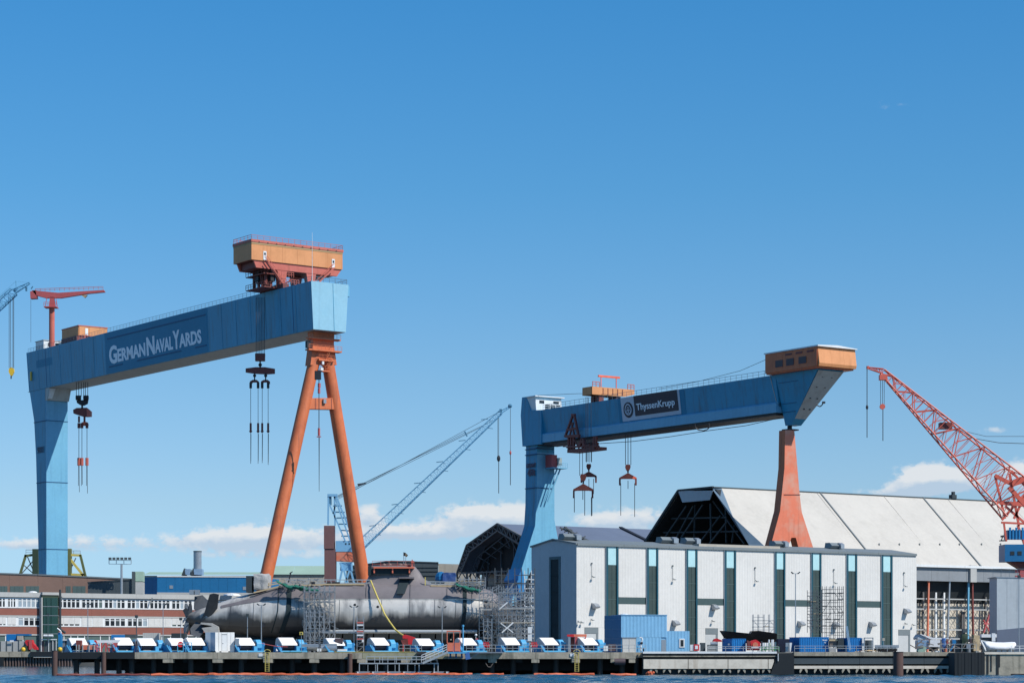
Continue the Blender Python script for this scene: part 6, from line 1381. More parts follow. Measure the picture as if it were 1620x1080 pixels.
# ---- floodlight mast and lamp posts
fm = thing('floodlight_mast', 'tall grey mast with two rows of floodlights behind the office roof', 'floodlight mast', tuple(P(192, 1028, 600)))
def M3(x, y, d=0.): return tuple(P(x, y, 600.+d))
m = MB(); m.tube((M3(192.3, 0)[0], 600, GZ), M3(192.3, 892), .42, .28, n=10); m.build('pole', 'galv', fm)
for y_ in (885.6, 891.5): m = MB(); m.bar(M3(172.5, y_), M3(207.5, y_+.5), .13); m.build('crossbar', 'galv', fm)
for x_ in (172.5, 184, 196, 207.5): m = MB(); m.bar(M3(x_, 885), M3(x_, 891.5), .16); m.build('strut', 'galv', fm)
for k in range(6):
    x_ = 174.5+k*6.2; m = MB(); a = M3(x_, 883.2); m.box(a[0]-.34, a[0]+.34, 599.2, 600, a[2]-.3, a[2]+.3); m.build('floodlight', 'slate', fm)
def lamp_post(px, Y, top, label, heads=2, m_='galv', h=None, wd=.085):
    t = thing('lamp_post', label, 'lamp post', (px2x(px, Y), Y, GZ), 'lamp posts along the pier')
    x_ = px2x(px, Y); zt2 = px2z(top, Y)
    m = MB(); m.tube((x_, Y, GZ), (x_, Y, zt2), wd, wd*.7, n=6); m.build('pole', m_, t)
    if heads == 2:
        m = MB(); m.bar((x_-.45, Y, zt2+.02), (x_+.45, Y, zt2+.02), .07); m.build('crossbar', m_, t)
        for s_ in (-1, 1): m = MB(); m.prism([(x_+s_*.25, Y-.25, zt2+.05), (x_+s_*.62, Y-.25, zt2+.32), (x_+s_*.72, Y-.25, zt2+.2), (x_+s_*.4, Y-.25, zt2-.05)], (0, .4, 0)); m.build('lamp_head', 'slate_dark', t)
    else:
        m = MB(); m.box(x_-.22, x_+.22, Y-.25, Y+.1, zt2-.05, zt2+.35); m.build('lamp_head', 'slate_dark', t)
lamp_post(413.5, 356, 957, 'grey twin headed lamp post in front of the submarine stern')
lamp_post(560, 356, 960, 'grey twin headed lamp post left of the yellow hose', wd=.1)
lamp_post(699.5, 356, 961, 'slim twin headed lamp post right of the red fan box')
lamp_post(391.5, 358, 974, 'short single headed lamp post beside the white container', 1)
lamp_post(1258.5, 351, 907, 'tall twin headed lamp post before the white hall')
lamp_post(258, 356, 956, 'slim twin headed lamp post left of the submarine propeller', wd=.07)
lamp_post(216, 354, 976, 'dark single lamp post between two white winch hoods', 1, 'slate')
lamp_post(139, 356, 956, 'slim lamp post with two heads in front of the office windows', wd=.07)
lamp_post(286, 356, 980, 'short slim lamp post beside the submarine propeller', 1, wd=.06)
lamp_post(76, 540, 972, 'dark single lamp post in front of the glazed stair tower', 1, 'slate')
lamp_post(1612, 352, 913, 'very tall grey pole at the right edge', 1, 'galv')
# ================================================================== submarine
YU = 366.; SU = YU/FOC
def ux(px): return px2x(px, YU)
def uz(py): return px2z(py, YU)
sub = thing('submarine', 'grey submarine hull standing on the pier with dark sail and timber edged deck', 'submarine', (ux(570), YU, GZ))
prof = [(297, 979, .7), (305, 978.5, 1.15), (318, 978, 1.55), (335, 977, 2.0), (352, 975.5, 2.45), (372, 974, 2.95), (395, 973, 3.4), (420, 971.5, 3.75), (450, 970, 3.98), (480, 969.5, 4.05), (620, 969.5, 4.08), (740, 969.5, 4.05), (762, 970, 3.9), (780, 971, 3.4), (794, 972, 2.7), (805, 972.5, 1.8), (812, 973, .9), (815, 973, .2)]
def hull_r(px):
    for a, b in zip(prof, prof[1:]):
        if a[0] <= px <= b[0]: f = (px-a[0])/(b[0]-a[0]); return a[1]+(b[1]-a[1])*f, a[2]+(b[2]-a[2])*f
    return prof[-1][1:]
NS = 40
def hull_arc(p0, p1, a0, a1, n=24, dr=0., step=8.):
    """strip of the pressure hull between two angles (0 = facing us, 90 = up)"""
    k = max(2, int((p1-p0)/step)); rings = []
    for i in range(k+1):
        px = p0+(p1-p0)*i/k; cy, r = hull_r(px); r += dr
        rings.append([(ux(px), YU-r*math.cos(R(a0+(a1-a0)*j/n)), uz(cy)+r*math.sin(R(a0+(a1-a0)*j/n))) for j in range(n+1)])
    return rings
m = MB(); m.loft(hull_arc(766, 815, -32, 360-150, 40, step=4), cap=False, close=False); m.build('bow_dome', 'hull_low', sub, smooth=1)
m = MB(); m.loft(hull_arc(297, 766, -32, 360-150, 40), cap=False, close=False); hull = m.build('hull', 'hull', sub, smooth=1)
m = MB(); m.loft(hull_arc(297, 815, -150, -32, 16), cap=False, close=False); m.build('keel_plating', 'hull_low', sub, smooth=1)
cs = [(352, 951, .25), (375, 946, .9), (400, 939.5, 1.4), (425, 932.5, 1.9), (445, 928, 2.2), (470, 925.3, 2.35), (520, 924.5, 2.4), (640, 924.5, 2.4), (740, 925.5, 2.35), (762, 928.5, 2.1), (780, 936, 1.7), (794, 947, 1.), (804, 958, .4)]
rings = []
for px, ty, hw in cs:
    cy, r = hull_r(px); zb_ = uz(cy)+r*.55; wb = r*.845; zt_ = uz(ty); zb_ = min(zb_, zt_-.05)
    rings.append([(ux(px), YU+s_*y, z) for s_, y, z in ((-1, wb+.03, zb_), (-1, wb*.93, zb_+(zt_-zb_)*.35), (-1, hw*1.12, zb_+(zt_-zb_)*.78), (-1, hw*.85, zt_-.08), (-1, hw*.4, zt_), (1, hw*.4, zt_), (1, hw*.85, zt_-.08), (1, hw*1.12, zb_+(zt_-zb_)*.78), (1, wb*.93, zb_+(zt_-zb_)*.35), (1, wb+.03, zb_))])
m = MB(); m.loft(rings); m.build('deck_casing', 'casing', sub, smooth=2)
# seams, straps
def ring_band(px, w_, m_, nm, dr=.05, a0=-60, a1=35, lean=0.):
    m = MB(); rr = hull_arc(px-w_/2, px+w_/2, a0, a1, 16, dr, 20)
    if lean: rr = [[(x-lean*max(0, (uz(965)-z))**1.3, y, z) for x, y, z in r_] for r_ in rr]
    m.loft(rr, cap=False, close=False); return m.build(nm, m_, sub, smooth=1)
def casing_band(px, w_, m_, nm='strap'):
    r_ = []
    for p in (px-w_/2, px+w_/2):
        for (a, b) in zip(cs, cs[1:]):
            if a[0] <= p <= b[0]: f = (p-a[0])/(b[0]-a[0]); ty = a[1]+(b[1]-a[1])*f; hw = a[2]+(b[2]-a[2])*f
        cy, r = hull_r(p); zb_ = uz(cy)+r*.55; wb = r*.845; zt_ = uz(ty); e = .07
        r_.append([(ux(p), YU-wb-.06-e, zb_-.3), (ux(p), YU-wb*.93-e, zb_+(zt_-zb_)*.35), (ux(p), YU-hw*1.12-e, zb_+(zt_-zb_)*.78), (ux(p), YU-hw*.85, zt_-.04+e), (ux(p), YU, zt_+e)])
    m = MB(); m.loft(r_, cap=False, close=False); return m.build(nm, m_, sub)
ring_band(460.5, 7.5, 'strap', 'strap', .09, -50, 35, .25); casing_band(460.5, 7.5, 'strap')
ring_band(736, 6.2, 'strap', 'strap', .09, -50, 35, .12); casing_band(736, 6.2, 'strap')
ring_band(443.5, 1.6, 'strap', 'seam_ring', .06, -50, 35, .22); casing_band(443.5, 1.4, 'strap', 'seam_ring')
for px in (368, 405, 476, 540, 606, 650, 689, 722, 747): ring_band(px, .5, 'hull_low', 'seam_ring', .04, -30, 34, .06)
for px in (492, 581, 650, 708, 747): casing_band(px, .6, 'strap', 'casing_seam')
m = MB(); cy, r = hull_r(600); m.box(ux(470), ux(775), YU-r*.845-.1, YU-r*.845+.2, uz(948.3)-.05, uz(947.4)); m.build('casing_sill', 'hull', sub)
for px, py in ((592, 979), (598.5, 979), (623, 978), (632, 983), (600, 960), (564, 957)):
    cy, r = hull_r(px); dz = uz(py)-uz(cy); y_ = YU-math.sqrt(max(.1, r*r-dz*dz)); m = MB(); m.tube((ux(px), y_-.05, uz(py)), (ux(px), y_+.3, uz(py)), .22, n=8); m.build('hull_opening', 'black_steel', sub)
cy, r = hull_r(420); dz = uz(989)-uz(cy); y_ = YU-math.sqrt(r*r-dz*dz); m = MB(); m.tube((ux(419.5), y_-.25, uz(989)), (ux(419.5), y_+.5, uz(989)), .32, n=12); m.build('outlet', 'black_steel', sub)
# sail
def sail_ring(y, px0, px1, hw):
    z = uz(y); x0, x1 = ux(px0), ux(px1); n = 20; out = []
    for i in range(n):
        t = 2*math.pi*i/n; c, s_ = math.cos(t), math.sin(t)
        xx = (x0+x1)/2+(x1-x0)/2*c; yy = hw*(abs(s_)**.6)*(1 if s_ >= 0 else -1)
        out.append((xx, YU+yy, z))
    return out
m = MB(); m.loft([sail_ring(927, 556, 700, 2.3), sail_ring(922, 577, 682, 1.65), sail_ring(914, 582, 670, 1.2), sail_ring(904, 584, 664, 1.02), sail_ring(896, 586, 657, .95), sail_ring(894.5, 590, 650, .8)]); m.build('sail', 'casing', sub, smooth=2)
m = MB(); m.loft([[(ux(p), YU-y-.0, uz(q)) for p, y, q in ((540, 2.6, 936), (560, 2.75, 930), (590, 2.65, 930), (615, 2.9, 938), (640, 3.2, 946))], [(ux(p), YU-y, uz(q)) for p, y, q in ((545, 2.0, 928), (562, 2.3, 925.2), (590, 1.9, 924), (620, 2.2, 934), (650, 2.6, 943))], [(ux(p), YU-y, uz(q)) for p, y, q in ((550, 1., 925), (565, 1.2, 922.5), (595, 1.2, 921), (625, 1.2, 928), (660, 1.4, 938))]], cap=False, close=False); m.build('sail_fillet', 'casing', sub, smooth=1)
m = MB(); m.prism([(ux(633.2), YU-1.25, uz(915.6)), (ux(649.4), YU-1.25, uz(915.6)), (ux(641.6), YU-3.6, uz(940)), (ux(628.7), YU-3.6, uz(939.3))], (0, -.2, 0)); m.build('hydroplane', 'strap', sub)
m = MB(); m.box(ux(632), ux(656), YU-2.4, YU-.8, uz(915.4), uz(913)); m.build('plane_top', 'casing', sub)
m = MB(); m.box(ux(583.5), ux(650), YU-1.45, YU-1.15, uz(908.5), uz(899)); m.box(ux(583), ux(588), YU-1.6, YU+1, uz(910), uz(896)); m.build('black_skirt', 'strap', sub)
pf2 = thing('sail_platform', 'salmon red working platform with railing round the top of the submarine sail', 'work platform', (ux(624), YU, uz(898)))
m = MB(); m.box(ux(592), ux(656), YU-1.75, YU+1.75, uz(898.6), uz(897)); m.build('deck', 'hook_orange', pf2)
for px in (593, 622, 648.5): m = MB(); m.bar((ux(px), YU-1.6, uz(906.5)), (ux(px), YU-1.6, uz(898)), .2); m.build('bracket', 'gatehouse_orange', pf2)
m = MB(); m.bar((ux(592), YU-1.77, uz(898)), (ux(656), YU-1.77, uz(898)), .22); m.build('edge_beam', 'gatehouse_orange', pf2)
m = MB(); railing(m, (ux(590), YU-1.7, uz(897)), (ux(656), YU-1.7, uz(897)), .95, 1.3, .045); m.build('railing', 'pink_red', pf2)
m = MB(); m.bar((ux(652.5), YU-1, uz(898)), (ux(652.5), YU-1, uz(885)), .16); m.bar((ux(651), YU-1, uz(889)), (ux(655), YU-1, uz(889)), .3); m.build('signal_post', 'pink_red', pf2)
m = MB(); m.box(ux(601), ux(650), YU-.7, YU+.7, uz(896.9), uz(893.5)); m.build('stacked_gear', 'dark_red', pf2)
for px in (608, 617, 634, 641): m = MB(); m.sph((ux(px), YU-.4, uz(894)), .33, 8, 5); m.build('gear_bundle', 'scrap', pf2)
fl = thing('sail_mast', 'thin ladder mast with a small dark flag on top of the submarine sail', 'flag mast', (ux(640), YU, uz(896)))
for px in (638.5, 642): m = MB(); m.bar((ux(px), YU, uz(896)), (ux(px), YU, uz(880)), .07); m.build('stile', 'galv', fl)
for k in range(5): m = MB(); m.bar((ux(638.5), YU, uz(894-k*3)), (ux(642), YU, uz(894-k*3)), .05); m.build('rung', 'galv', fl)
m = MB(); m.bar((ux(638.2), YU, uz(880)), (ux(638.2), YU, uz(873)), .06); m.build('flag_pole', 'galv', fl)
m = MB(); m.loft([[(ux(638.4), YU, uz(873.2)), (ux(638.4), YU, uz(879))], [(ux(641.5), YU-.2, uz(873.8)), (ux(641), YU-.2, uz(879.4))], [(ux(644), YU+.2, uz(876)), (ux(643), YU+.1, uz(880.5))], [(ux(645.6), YU, uz(877.8)), (ux(644), YU, uz(880))]], cap=False, close=False); m.build('flag', 'flag_dark', fl)
# stern: X rudders, propeller
def fin(pts, dy0, dy1, nm='rudder', m_='fin', th=.35):
    n = len(pts); m = MB(); m.loft([[(ux(p[0]), YU+d-th/2, uz(p[1])) for p, d in zip(pts, dy0)], [(ux(p[0]), YU+d+th/2, uz(p[1])) for p, d in zip(pts, dy0)]]); return m.build(nm, m_, sub)
fin([(318, 983), (326, 968), (336.5, 940.5), (343, 938.8), (351, 940.5), (347, 962), (331, 980)], [-1.4, -1.7, -3.6, -3.7, -3.7, -2.4, -1.5], 'rudder', 'fin')
fin([(313, 970), (304.5, 962), (303.5, 942), (316, 940), (328, 951), (330, 966)], [1.2, 1.5, 3.3, 3.3, 2.4, 1.2], 'rudder', 'prop')
fin([(312, 982), (326, 985), (325, 1000), (320, 1008), (307, 1004), (304, 994)], [-1., -1., -2.6, -3.2, -3.2, -2], 'rudder', 'strap')
fin([(300, 948), (303, 958), (306, 1002), (300, 1003), (297, 975)], [.5, .5, .3, .3, .5], 'rudder_shroud', 'tarp_grey')
m = MB(); m.tube((ux(305), YU, uz(978)), (ux(291), YU, uz(979)), .75, .2, n=12); m.build('propeller_hub', 'prop', sub, smooth=2)
for k in range(7):
    t = 2*math.pi*k/7+.2; c, s_ = math.cos(t), math.sin(t); pts = []
    for f, sk_, wd in ((.12, 0, .5), (.45, .25, .62), (.75, .6, .6), (1., 1.1, .22)):
        rr = 2.5*f; a = t+sk_*.45
        pts.append([(ux(297-f*3.0)+wd*.55, YU+rr*math.cos(a-.12), uz(978.5)+rr*math.sin(a-.12)), (ux(297-f*3.6)-wd*.5, YU+rr*math.cos(a+.25*wd), uz(978.5)+rr*math.sin(a+.25*wd))])
    m = MB(); m.loft([p+[(p[1][0]+.08, p[1][1], p[1][2]), (p[0][0]+.08, p[0][1], p[0][2])] for p in pts]); m.build('propeller_blade', 'prop', sub, smooth=2)
for px, py in ((301, 936), (309.5, 936.5)):
    m = MB(); m.box(ux(px-3.6), ux(px+3.4), YU+1.5, YU+2.6, uz(939.5), uz(932)); m.build('stern_box', 'galv', sub)
m = MB(); m.prism([(ux(322), YU-3, uz(984.3)), (ux(338), YU-3, uz(985.3)), (ux(349), YU-3, uz(991)), (ux(350), YU-3, uz(1000)), (ux(328), YU-3, uz(1000)), (ux(323), YU-3, uz(993)), (ux(339), YU-3, uz(990.6)), (ux(338), YU-3, uz(989.3)), (ux(321), YU-3, uz(987))], (0, 1.6, 0)); tag(m.build('covered_equipment', 'tarp_grey'), 'grey tarpaulin covered equipment under the submarine stern beside the white container', 'tarpaulin')
# deck edge timbers, walkway
m = MB(); 
for k, (a, b, y0, y1) in enumerate(((404, 441, 937.5, 928.5), (441, 449, 928.5, 927), (480, 513, 926.5, 925), (513, 578, 924.5, 924.5), (682, 722, 926.5, 927.5))):
    m = MB(); m.bar((ux(a), YU-2.3, uz(y0)), (ux(b), YU-2.3, uz(y1)), .35, .22); m.build('deck_timber', 'timber', sub)
wk = thing('deck_walkway', 'light railed walkway along the submarine deck from the tarpaulin hut to the sail', 'walkway', (ux(500), YU, uz(924)))
m = MB(); m.bar((ux(424), YU-1.7, uz(926)), (ux(452), YU-1.7, uz(921)), .2); m.bar((ux(424), YU-1.7, uz(923)), (ux(452), YU-1.7, uz(918)), .12); m.build('rail', 'timber', wk)
for y_ in (917, 922): m = MB(); m.bar((ux(453), YU-1.8, uz(y_)), (ux(588), YU-1.8, uz(y_+.3)), .13); m.build('rail', 'rail_grey', wk)
for k in range(20): m = MB(); m.bar((ux(455+k*7), YU-1.8, uz(925)), (ux(455+k*7), YU-1.8, uz(916.6)), .08); m.build('post', 'rail_grey', wk)
wk2 = thing('deck_walkway', 'railed walkway with yellow green post on the submarine foredeck', 'walkway', (ux(720), YU, uz(925)))
for y_ in (920, 923.5): m = MB(); m.bar((ux(673), YU-1.8, uz(y_)), (ux(760), YU-1.8, uz(y_+1)), .14); m.build('rail', 'rail_grey', wk2)
for k in range(11): m = MB(); m.bar((ux(682+k*7.5), YU-1.8, uz(926)), (ux(682+k*7.5), YU-1.8, uz(919.5)), .08); m.build('post', 'rail_grey', wk2)
m = MB(); m.bar((ux(673.5), YU-1.9, uz(927)), (ux(673.5), YU-1.9, uz(913)), .14); m.build('tall_post', 'yellow', wk2)
for px, w_1 in ((497, 'leftmost'), (522, 'second from left'), (530, 'third from left'), (536, 'rightmost')): m = MB(); m.box(ux(px)-.3, ux(px)+.3, YU-2.1, YU-1.4, uz(924), uz(920.5)); tag(m.build('deck_box', 'black_steel'), w_1+' of the small black boxes on the submarine deck walkway', 'box', 'small black boxes on the submarine deck')
def lumpy(name, p0, p1, y0, y1, Ya, Yb, m_, label, cat, amp=.28):
    bm = bmesh.new(); bmesh.ops.create_cube(bm, size=1); bmesh.ops.subdivide_edges(bm, edges=bm.edges, cuts=7, use_grid_fill=True)
    xa, xb = px2x(p0, Ya), px2x(p1, Ya); za, zb2 = px2z(y1, Ya), px2z(y0, Ya)
    m = MB(); c = []
    for v in bm.verts:
        p = Vector((xa+(v.co.x+.5)*(xb-xa), Ya+(v.co.y+.5)*(Yb-Ya), za+(v.co.z+.5)*(zb2-za)))
        n_ = mnoise.noise_vector(p*.9+Vector((3, 1, 7))); p += n_*amp; p.z = max(p.z, za); c.append(p)
    fs = [tuple(v.index for v in f.verts) for f in bm.faces]; bm.free(); m.add(c, fs); return tag(m.build(name, m_), label, cat)
lumpy('tarpaulin_hut', 401, 424, 908, 932, YU-2, YU+2, 'tarp_grey', 'grey tarpaulin wrapped hut on the submarine deck at the foot of the orange leg', 'tarpaulin')
m = MB(); m.box(ux(391.5), ux(400.5), YU-2, YU+1.5, uz(937), uz(911)); tag(m.build('dark_hut_end', 'slate_dark'), 'dark upright screen left of the tarpaulin wrapped hut', 'screen')
lumpy('tarpaulin_bundle', 700, 720.5, 906, 920, YU-1.4, YU+1, 'tarp_blue', 'blue tarpaulin wrapped bundle on the submarine foredeck', 'tarpaulin', .2)
m = MB(); m.sph((ux(697.5), YU-.3, uz(914)), .95, 10, 7, 1.1); tag(m.build('dark_bundle', 'navy_blue'), 'dark round bundle left of the blue tarpaulin bundle', 'bundle')
# netting over the bow and after deck
def net(name, pts_top, sag, Y_, label, m_='net_green', w_=2.):
    n = 14; rings = []
    for j in range(5):
        row = []
        for i in range(n+1):
            f = i/n; k = f*(len(pts_top)-1); a = int(min(k, len(pts_top)-2)); g_ = k-a
            x = pts_top[a][0]+(pts_top[a+1][0]-pts_top[a][0])*g_; y = pts_top[a][1]+(pts_top[a+1][1]-pts_top[a][1])*g_
            dep = sag*(math.sin(math.pi*f)**.6)*(1+.25*math.sin(f*17))
            row.append((ux(x), Y_-w_*.25*j*(1-j/5), uz(y+dep*j/4)+.1*math.sin(i*1.7+j)))
        rings.append(row)
    m = MB(); m.loft(rings, cap=False, close=False); return tag(m.build(name, m_, smooth=1), label, 'net')
net('safety_net', [(441, 918.5), (452, 923), (462, 926), (478, 930), (492, 929)], 6, YU-4.2, 'green safety net sagging over the after deck of the submarine')
net('safety_net', [(470, 926), (485, 928), (500, 932), (510, 934)], 7, YU-4.6, 'small ragged green net beside the after scaffold tower')
net('safety_net', [(721, 923.5), (738, 928), (752, 931), (764, 934)], 6, YU-4.2, 'green safety net sagging over the submarine foredeck near the blue crane foot')
m = MB()
random.seed(5)
for k in range(60):
    x_ = random.uniform(446, 512); y_ = random.uniform(915, 932); m.bar((ux(x_), YU-random.uniform(1, 4), uz(y_)), (ux(x_+random.uniform(-6, 6)), YU-random.uniform(1, 4), uz(y_+random.uniform(-4, 4))), .09)
tag(m.build('loose_scaffold_poles', 'scaffold'), 'jumble of loose scaffold poles on the after deck of the submarine', 'scaffold poles', kind='stuff')
m = MB(); m.bar((ux(457), YU-1, uz(922)), (ux(461), YU-1, uz(905)), .18); m.bar((ux(459), YU-1, uz(907)), (ux(464), YU-1, uz(904)), .14); tag(m.build('leaning_pole', 'black_steel'), 'black crooked pole standing on the after deck beside the net', 'pole')
# dock rail pipe and cradle
ck = thing('hull_cradle', 'long silver pipe and black cradle under the submarine hull', 'cradle', (ux(620), YU-4.5, GZ))
m = MB(); m.tube((px2x(488, 361), 361, px2z(998.5, 361)), (px2x(755, 361), 361, px2z(998.5, 361)), .3, n=12); m.build('pipe', 'rail_grey', ck, smooth=2)
for k in range(14): a = 445+k*24.5; m = MB(); m.box(px2x(a, 362), px2x(a+22, 362), 362, 363, GZ, px2z(1001 if a > 480 else 1006, 362)); m.build('cradle_block', 'shed_dark', ck)
m = MB(); m.box(px2x(380, 364), px2x(820, 364), 364, 368, GZ, px2z(1012, 364)); m.build('cradle_beam', 'shed_dark', ck)
m = MB(); m.box(px2x(318, 366), px2x(450, 366), 365, 367, GZ, px2z(1000, 366)); m.build('stern_support', 'shed_dark', ck)
# yellow hose and red fan box
hs = [(586.5, 918, 363.8), (590, 927, 362.5), (597, 944, 361.3), (604, 960, 360.8), (608, 970, 360.2), (617, 984, 359), (626, 996, 357), (634, 1002, 355.5), (641, 1006, 354.6)]
m = MB(); m.path([tuple(P(*p)) for p in hs], .13, 8); tag(m.build('ventilation_hose', 'yellow', smooth=2, org=P(641, 1006, 354.6)), 'long yellow hose hanging from the submarine sail to the red fan box', 'hose')
fb_ = thing('fan_box', 'red ventilation fan box with sloping hood between two winches', 'fan', (px2x(646, 354), 354, GZ))
def f3(x, y, d=0): return tuple(P(x, y, 354.+d))
m = MB(); m.prism([f3(637, 1004), f3(641, 1003), f3(656, 1007.5), f3(655.5, 1018), f3(646, 1019), f3(645, 1010), f3(637, 1009)], (0, 2.2, 0)); m.build('casing', 'red', fb_)
m = MB(); m.prism([f3(634, 1012), f3(645, 1009, -.1), f3(646, 1019), f3(637, 1019)], (0, 2, 0)); m.build('hood', 'dark_red', fb_)
for px in (638, 654): m = MB(); m.bar(f3(px, 1018), f3(px, 1030), .16); m.bar(f3(px, 1018, 2), f3(px, 1030, 2), .16); m.build('leg', 'red_faded', fb_)

# ================================================================== winches
WF = Frame((0, 0), (.86, .51))
def make_winch():
    t = thing('ship_lift_winch', '', 'winch', (0, 0, GZ), 'ship lift winches in a row along the pier')
    hp = [(1.25, 1.02), (1.2, 1.55), (1.0, 1.95), (.7, 2.14), (.35, 2.18), (.1, 2.1), (-.85, 1.5), (-1.25, 1.2), (-1.35, 1.02)]
    m = MB(WF); m.prism([(-1.45, y, GZ+z) for y, z in hp], (2.5, 0, 0)); h = m.build('hood', 'hood_white', t, bevel=.03)
    m = MB(WF); m.prism([(-1.50, y*.98, GZ+z-.02) for y, z in hp], (.045, 0, 0)); m.build('hood_end', 'hood_end', t)
    m = MB(WF); m.tube((-1.2, 0, GZ+.95), (1.5, 0, GZ+.95), .62, n=14); m.build('drum', 'drum', t, smooth=2)
    for x_ in (-1.25, .9): m = MB(WF); m.tube((x_, 0, GZ+.95), (x_+.12, 0, GZ+.95), .85, n=14); m.build('drum_flange', 'winch_blue', t)
    m = MB(WF); m.prism([(-1.75, -1.45, GZ), (-1.75, -1.45, GZ+.35), (-1.75, -.9, GZ+1.0), (-1.75, 1.2, GZ+1.0), (-1.75, 1.3, GZ)], (.22, 0, 0)); m.build('side_plate', 'winch_blue', t)
    m = MB(WF); m.box(-1.8, 2.6, -1.55, -1.2, GZ+.02, GZ+.24); m.build('front_rail', 'winch_light', t)
    m = MB(WF); m.bar((-1.66, -1.4, GZ+.1), (-2.2, -1.2, GZ+1.1), .18); m.build('strut', 'winch_light', t)
    m = MB(WF); m.box(-1.8, 2.6, -1.15, 1.3, GZ+.02, GZ+.2); m.build('base_frame', 'winch_blue', t)
    m = MB(WF); n = 8; pts = [(1.55, math.cos(2*math.pi*(i+.5)/n)*.98, GZ+1.02+math.sin(2*math.pi*(i+.5)/n)*.95) for i in range(n)]
    m.prism(pts, (.85, 0, 0)); m.build('gear_housing', 'winch_light', t, bevel=.04)
    m = MB(WF); m.box(2.41, 2.95, -.5, .45, GZ+.2, GZ+1.45); m.tube((2.4, 0, GZ+1.1), (3.15, 0, GZ+1.1), .32, n=10); m.build('motor', 'winch_blue', t)
    m = MB(WF); m.box(.95, 1.5, -1.2, -.7, GZ+.2, GZ+.9); m.build('control_box', 'winch_light', t)
    return t
wdesc = [(113, 'white hooded winch left of the red steel frame, first of the row'), (186, 'white hooded winch just right of the red steel frame'), (220, 'white hooded winch beside the dark single lamp post'), (268, 'white hooded winch right of the bare lamp post, in front of the office'), (299, 'white hooded winch left of the white container, under the propeller'),
         (376, 'white hooded winch right of the white container'), (444, 'white hooded winch behind the yellow square sign'), (519, 'white hooded winch behind the grey tank by the after scaffold'), (588, 'white hooded winch right of the slim red and white ladder tower'), (661, 'white hooded winch right of the red fan box'),
         (727, 'white hooded winch behind the orange gate panels'), (796, 'white hooded winch under the big bow scaffold'), (857, 'white hooded winch in front of the shaded end of the white hall'), (919, 'white hooded winch under the orange portal frame')]
proto = make_winch()
for i, (px, lb5) in enumerate(wdesc):
    Yw = 349.6; x_ = px2x(px+11.5, Yw)
    o = proto if i == 0 else copy_tree(proto)
    o.location = (x_+random.uniform(-.12, .12), Yw+random.uniform(-.3, .3), GZ+.01); o.rotation_euler.z = R(random.uniform(-3, 3)); o.scale.z = random.uniform(.94, 1.04); o['label'] = lb5
    for ch in o.children:
        if ch.name.startswith('hood') and not ch.name.startswith('hood_end'): ch.scale = (1, 1, 1)
# ================================================================== scaffolds
def scaffold(name, label, xs, ys, zs, m_='scaffold', brace=.35, boards=.3, miss=.0, r=.05, seed=1, top=1., group=None, cat='scaffold'):
    """tube scaffold: standards, ledgers, braces and boards, each a part that shares its mesh with its like"""
    rnd = random.Random(seed); x0 = xs[0]; y0 = ys[0]
    t = thing(name, label, cat, (xs[0], ys[0], zs[0]), group); cache = {}
    def piece(kind, a, b, w_, h=None):
        a = Vector(a); b = Vector(b); d = b-a; key = (kind, tuple(round(v, 2) for v in d))
        if key in cache: like(cache[key][0], t, a-cache[key][1]); return
        m = MB(); m.bar(tuple(a), tuple(b), w_, h); o = m.build(kind, m_ if kind != 'deck_board' else ('timber' if rnd.random() < .3 else m_), t); cache[key] = (o, a)
    for x in xs:
        for y in ys:
            if rnd.random() < miss: continue
            piece('standard', (x, y, zs[0]), (x, y, zs[-1]+top), r*2)
    for z in zs[1:]:
        for y in ys:
            for a, b in zip(xs, xs[1:]):
                if rnd.random() > miss: piece('ledger', (a, y-.03, z), (b, y-.03, z), r*1.7)
                if rnd.random() < .6: piece('guard_rail', (a, y-.05, z+top*.55), (b, y-.05, z+top*.55), r*1.3)
        for x in xs: piece('transom', (x+.03, ys[0], z+.04), (x+.03, ys[-1], z+.04), r*1.5)
        for a, b in zip(xs, xs[1:]):
            if rnd.random() < boards: piece('deck_board', (a, (ys[0]+ys[-1])/2, z+.1), (b, (ys[0]+ys[-1])/2, z+.1), ys[-1]-ys[0]-.1, .07)
    for z, z2 in zip(zs, zs[1:]):
        for a, b in zip(xs, xs[1:]):
            if rnd.random() < brace:
                if rnd.random() < .5: piece('brace', (a, ys[0]-.09, z), (b, ys[0]-.09, z2), r*1.5)
                else: piece('brace', (b, ys[0]-.09, z), (a, ys[0]-.09, z2), r*1.5)
    return t
def lin(a, b, n): return [a+(b-a)*i/(n-1) for i in range(n)]
YA = 359.
def xx(p, Y=YA): return px2x(p, Y)
def zz_(p, Y=YA): return px2z(p, Y)
scaffold('scaffold_tower', 'silver scaffold tower over the after part of the submarine hull', lin(xx(481), xx(529), 7), [YA, YA+1.6], lin(GZ, zz_(936), 7), brace=.7, boards=.6, seed=2, r=.05)
scaffold('scaffold_tower', 'slender scaffold with crossed tubes in front of the after tower', lin(xx(484, 356), xx(512, 356), 5), [356, 357], lin(GZ, px2z(975, 356), 4), brace=.9, boards=.3, seed=5, r=.04)
for k in range(3):
    m = MB(); m.box(xx(510, 355)+k*2.1, xx(510, 355)+k*2.1+1.95, 354.8, 356.0, zz_(1000, 355)-.1, zz_(998, 355)); tag(m.build('walkway_board', 'scaffold'), ('left', 'middle', 'right')[k]+' short grey walkway board across the foot of the after scaffold', 'board', 'grey boards by the after scaffold')
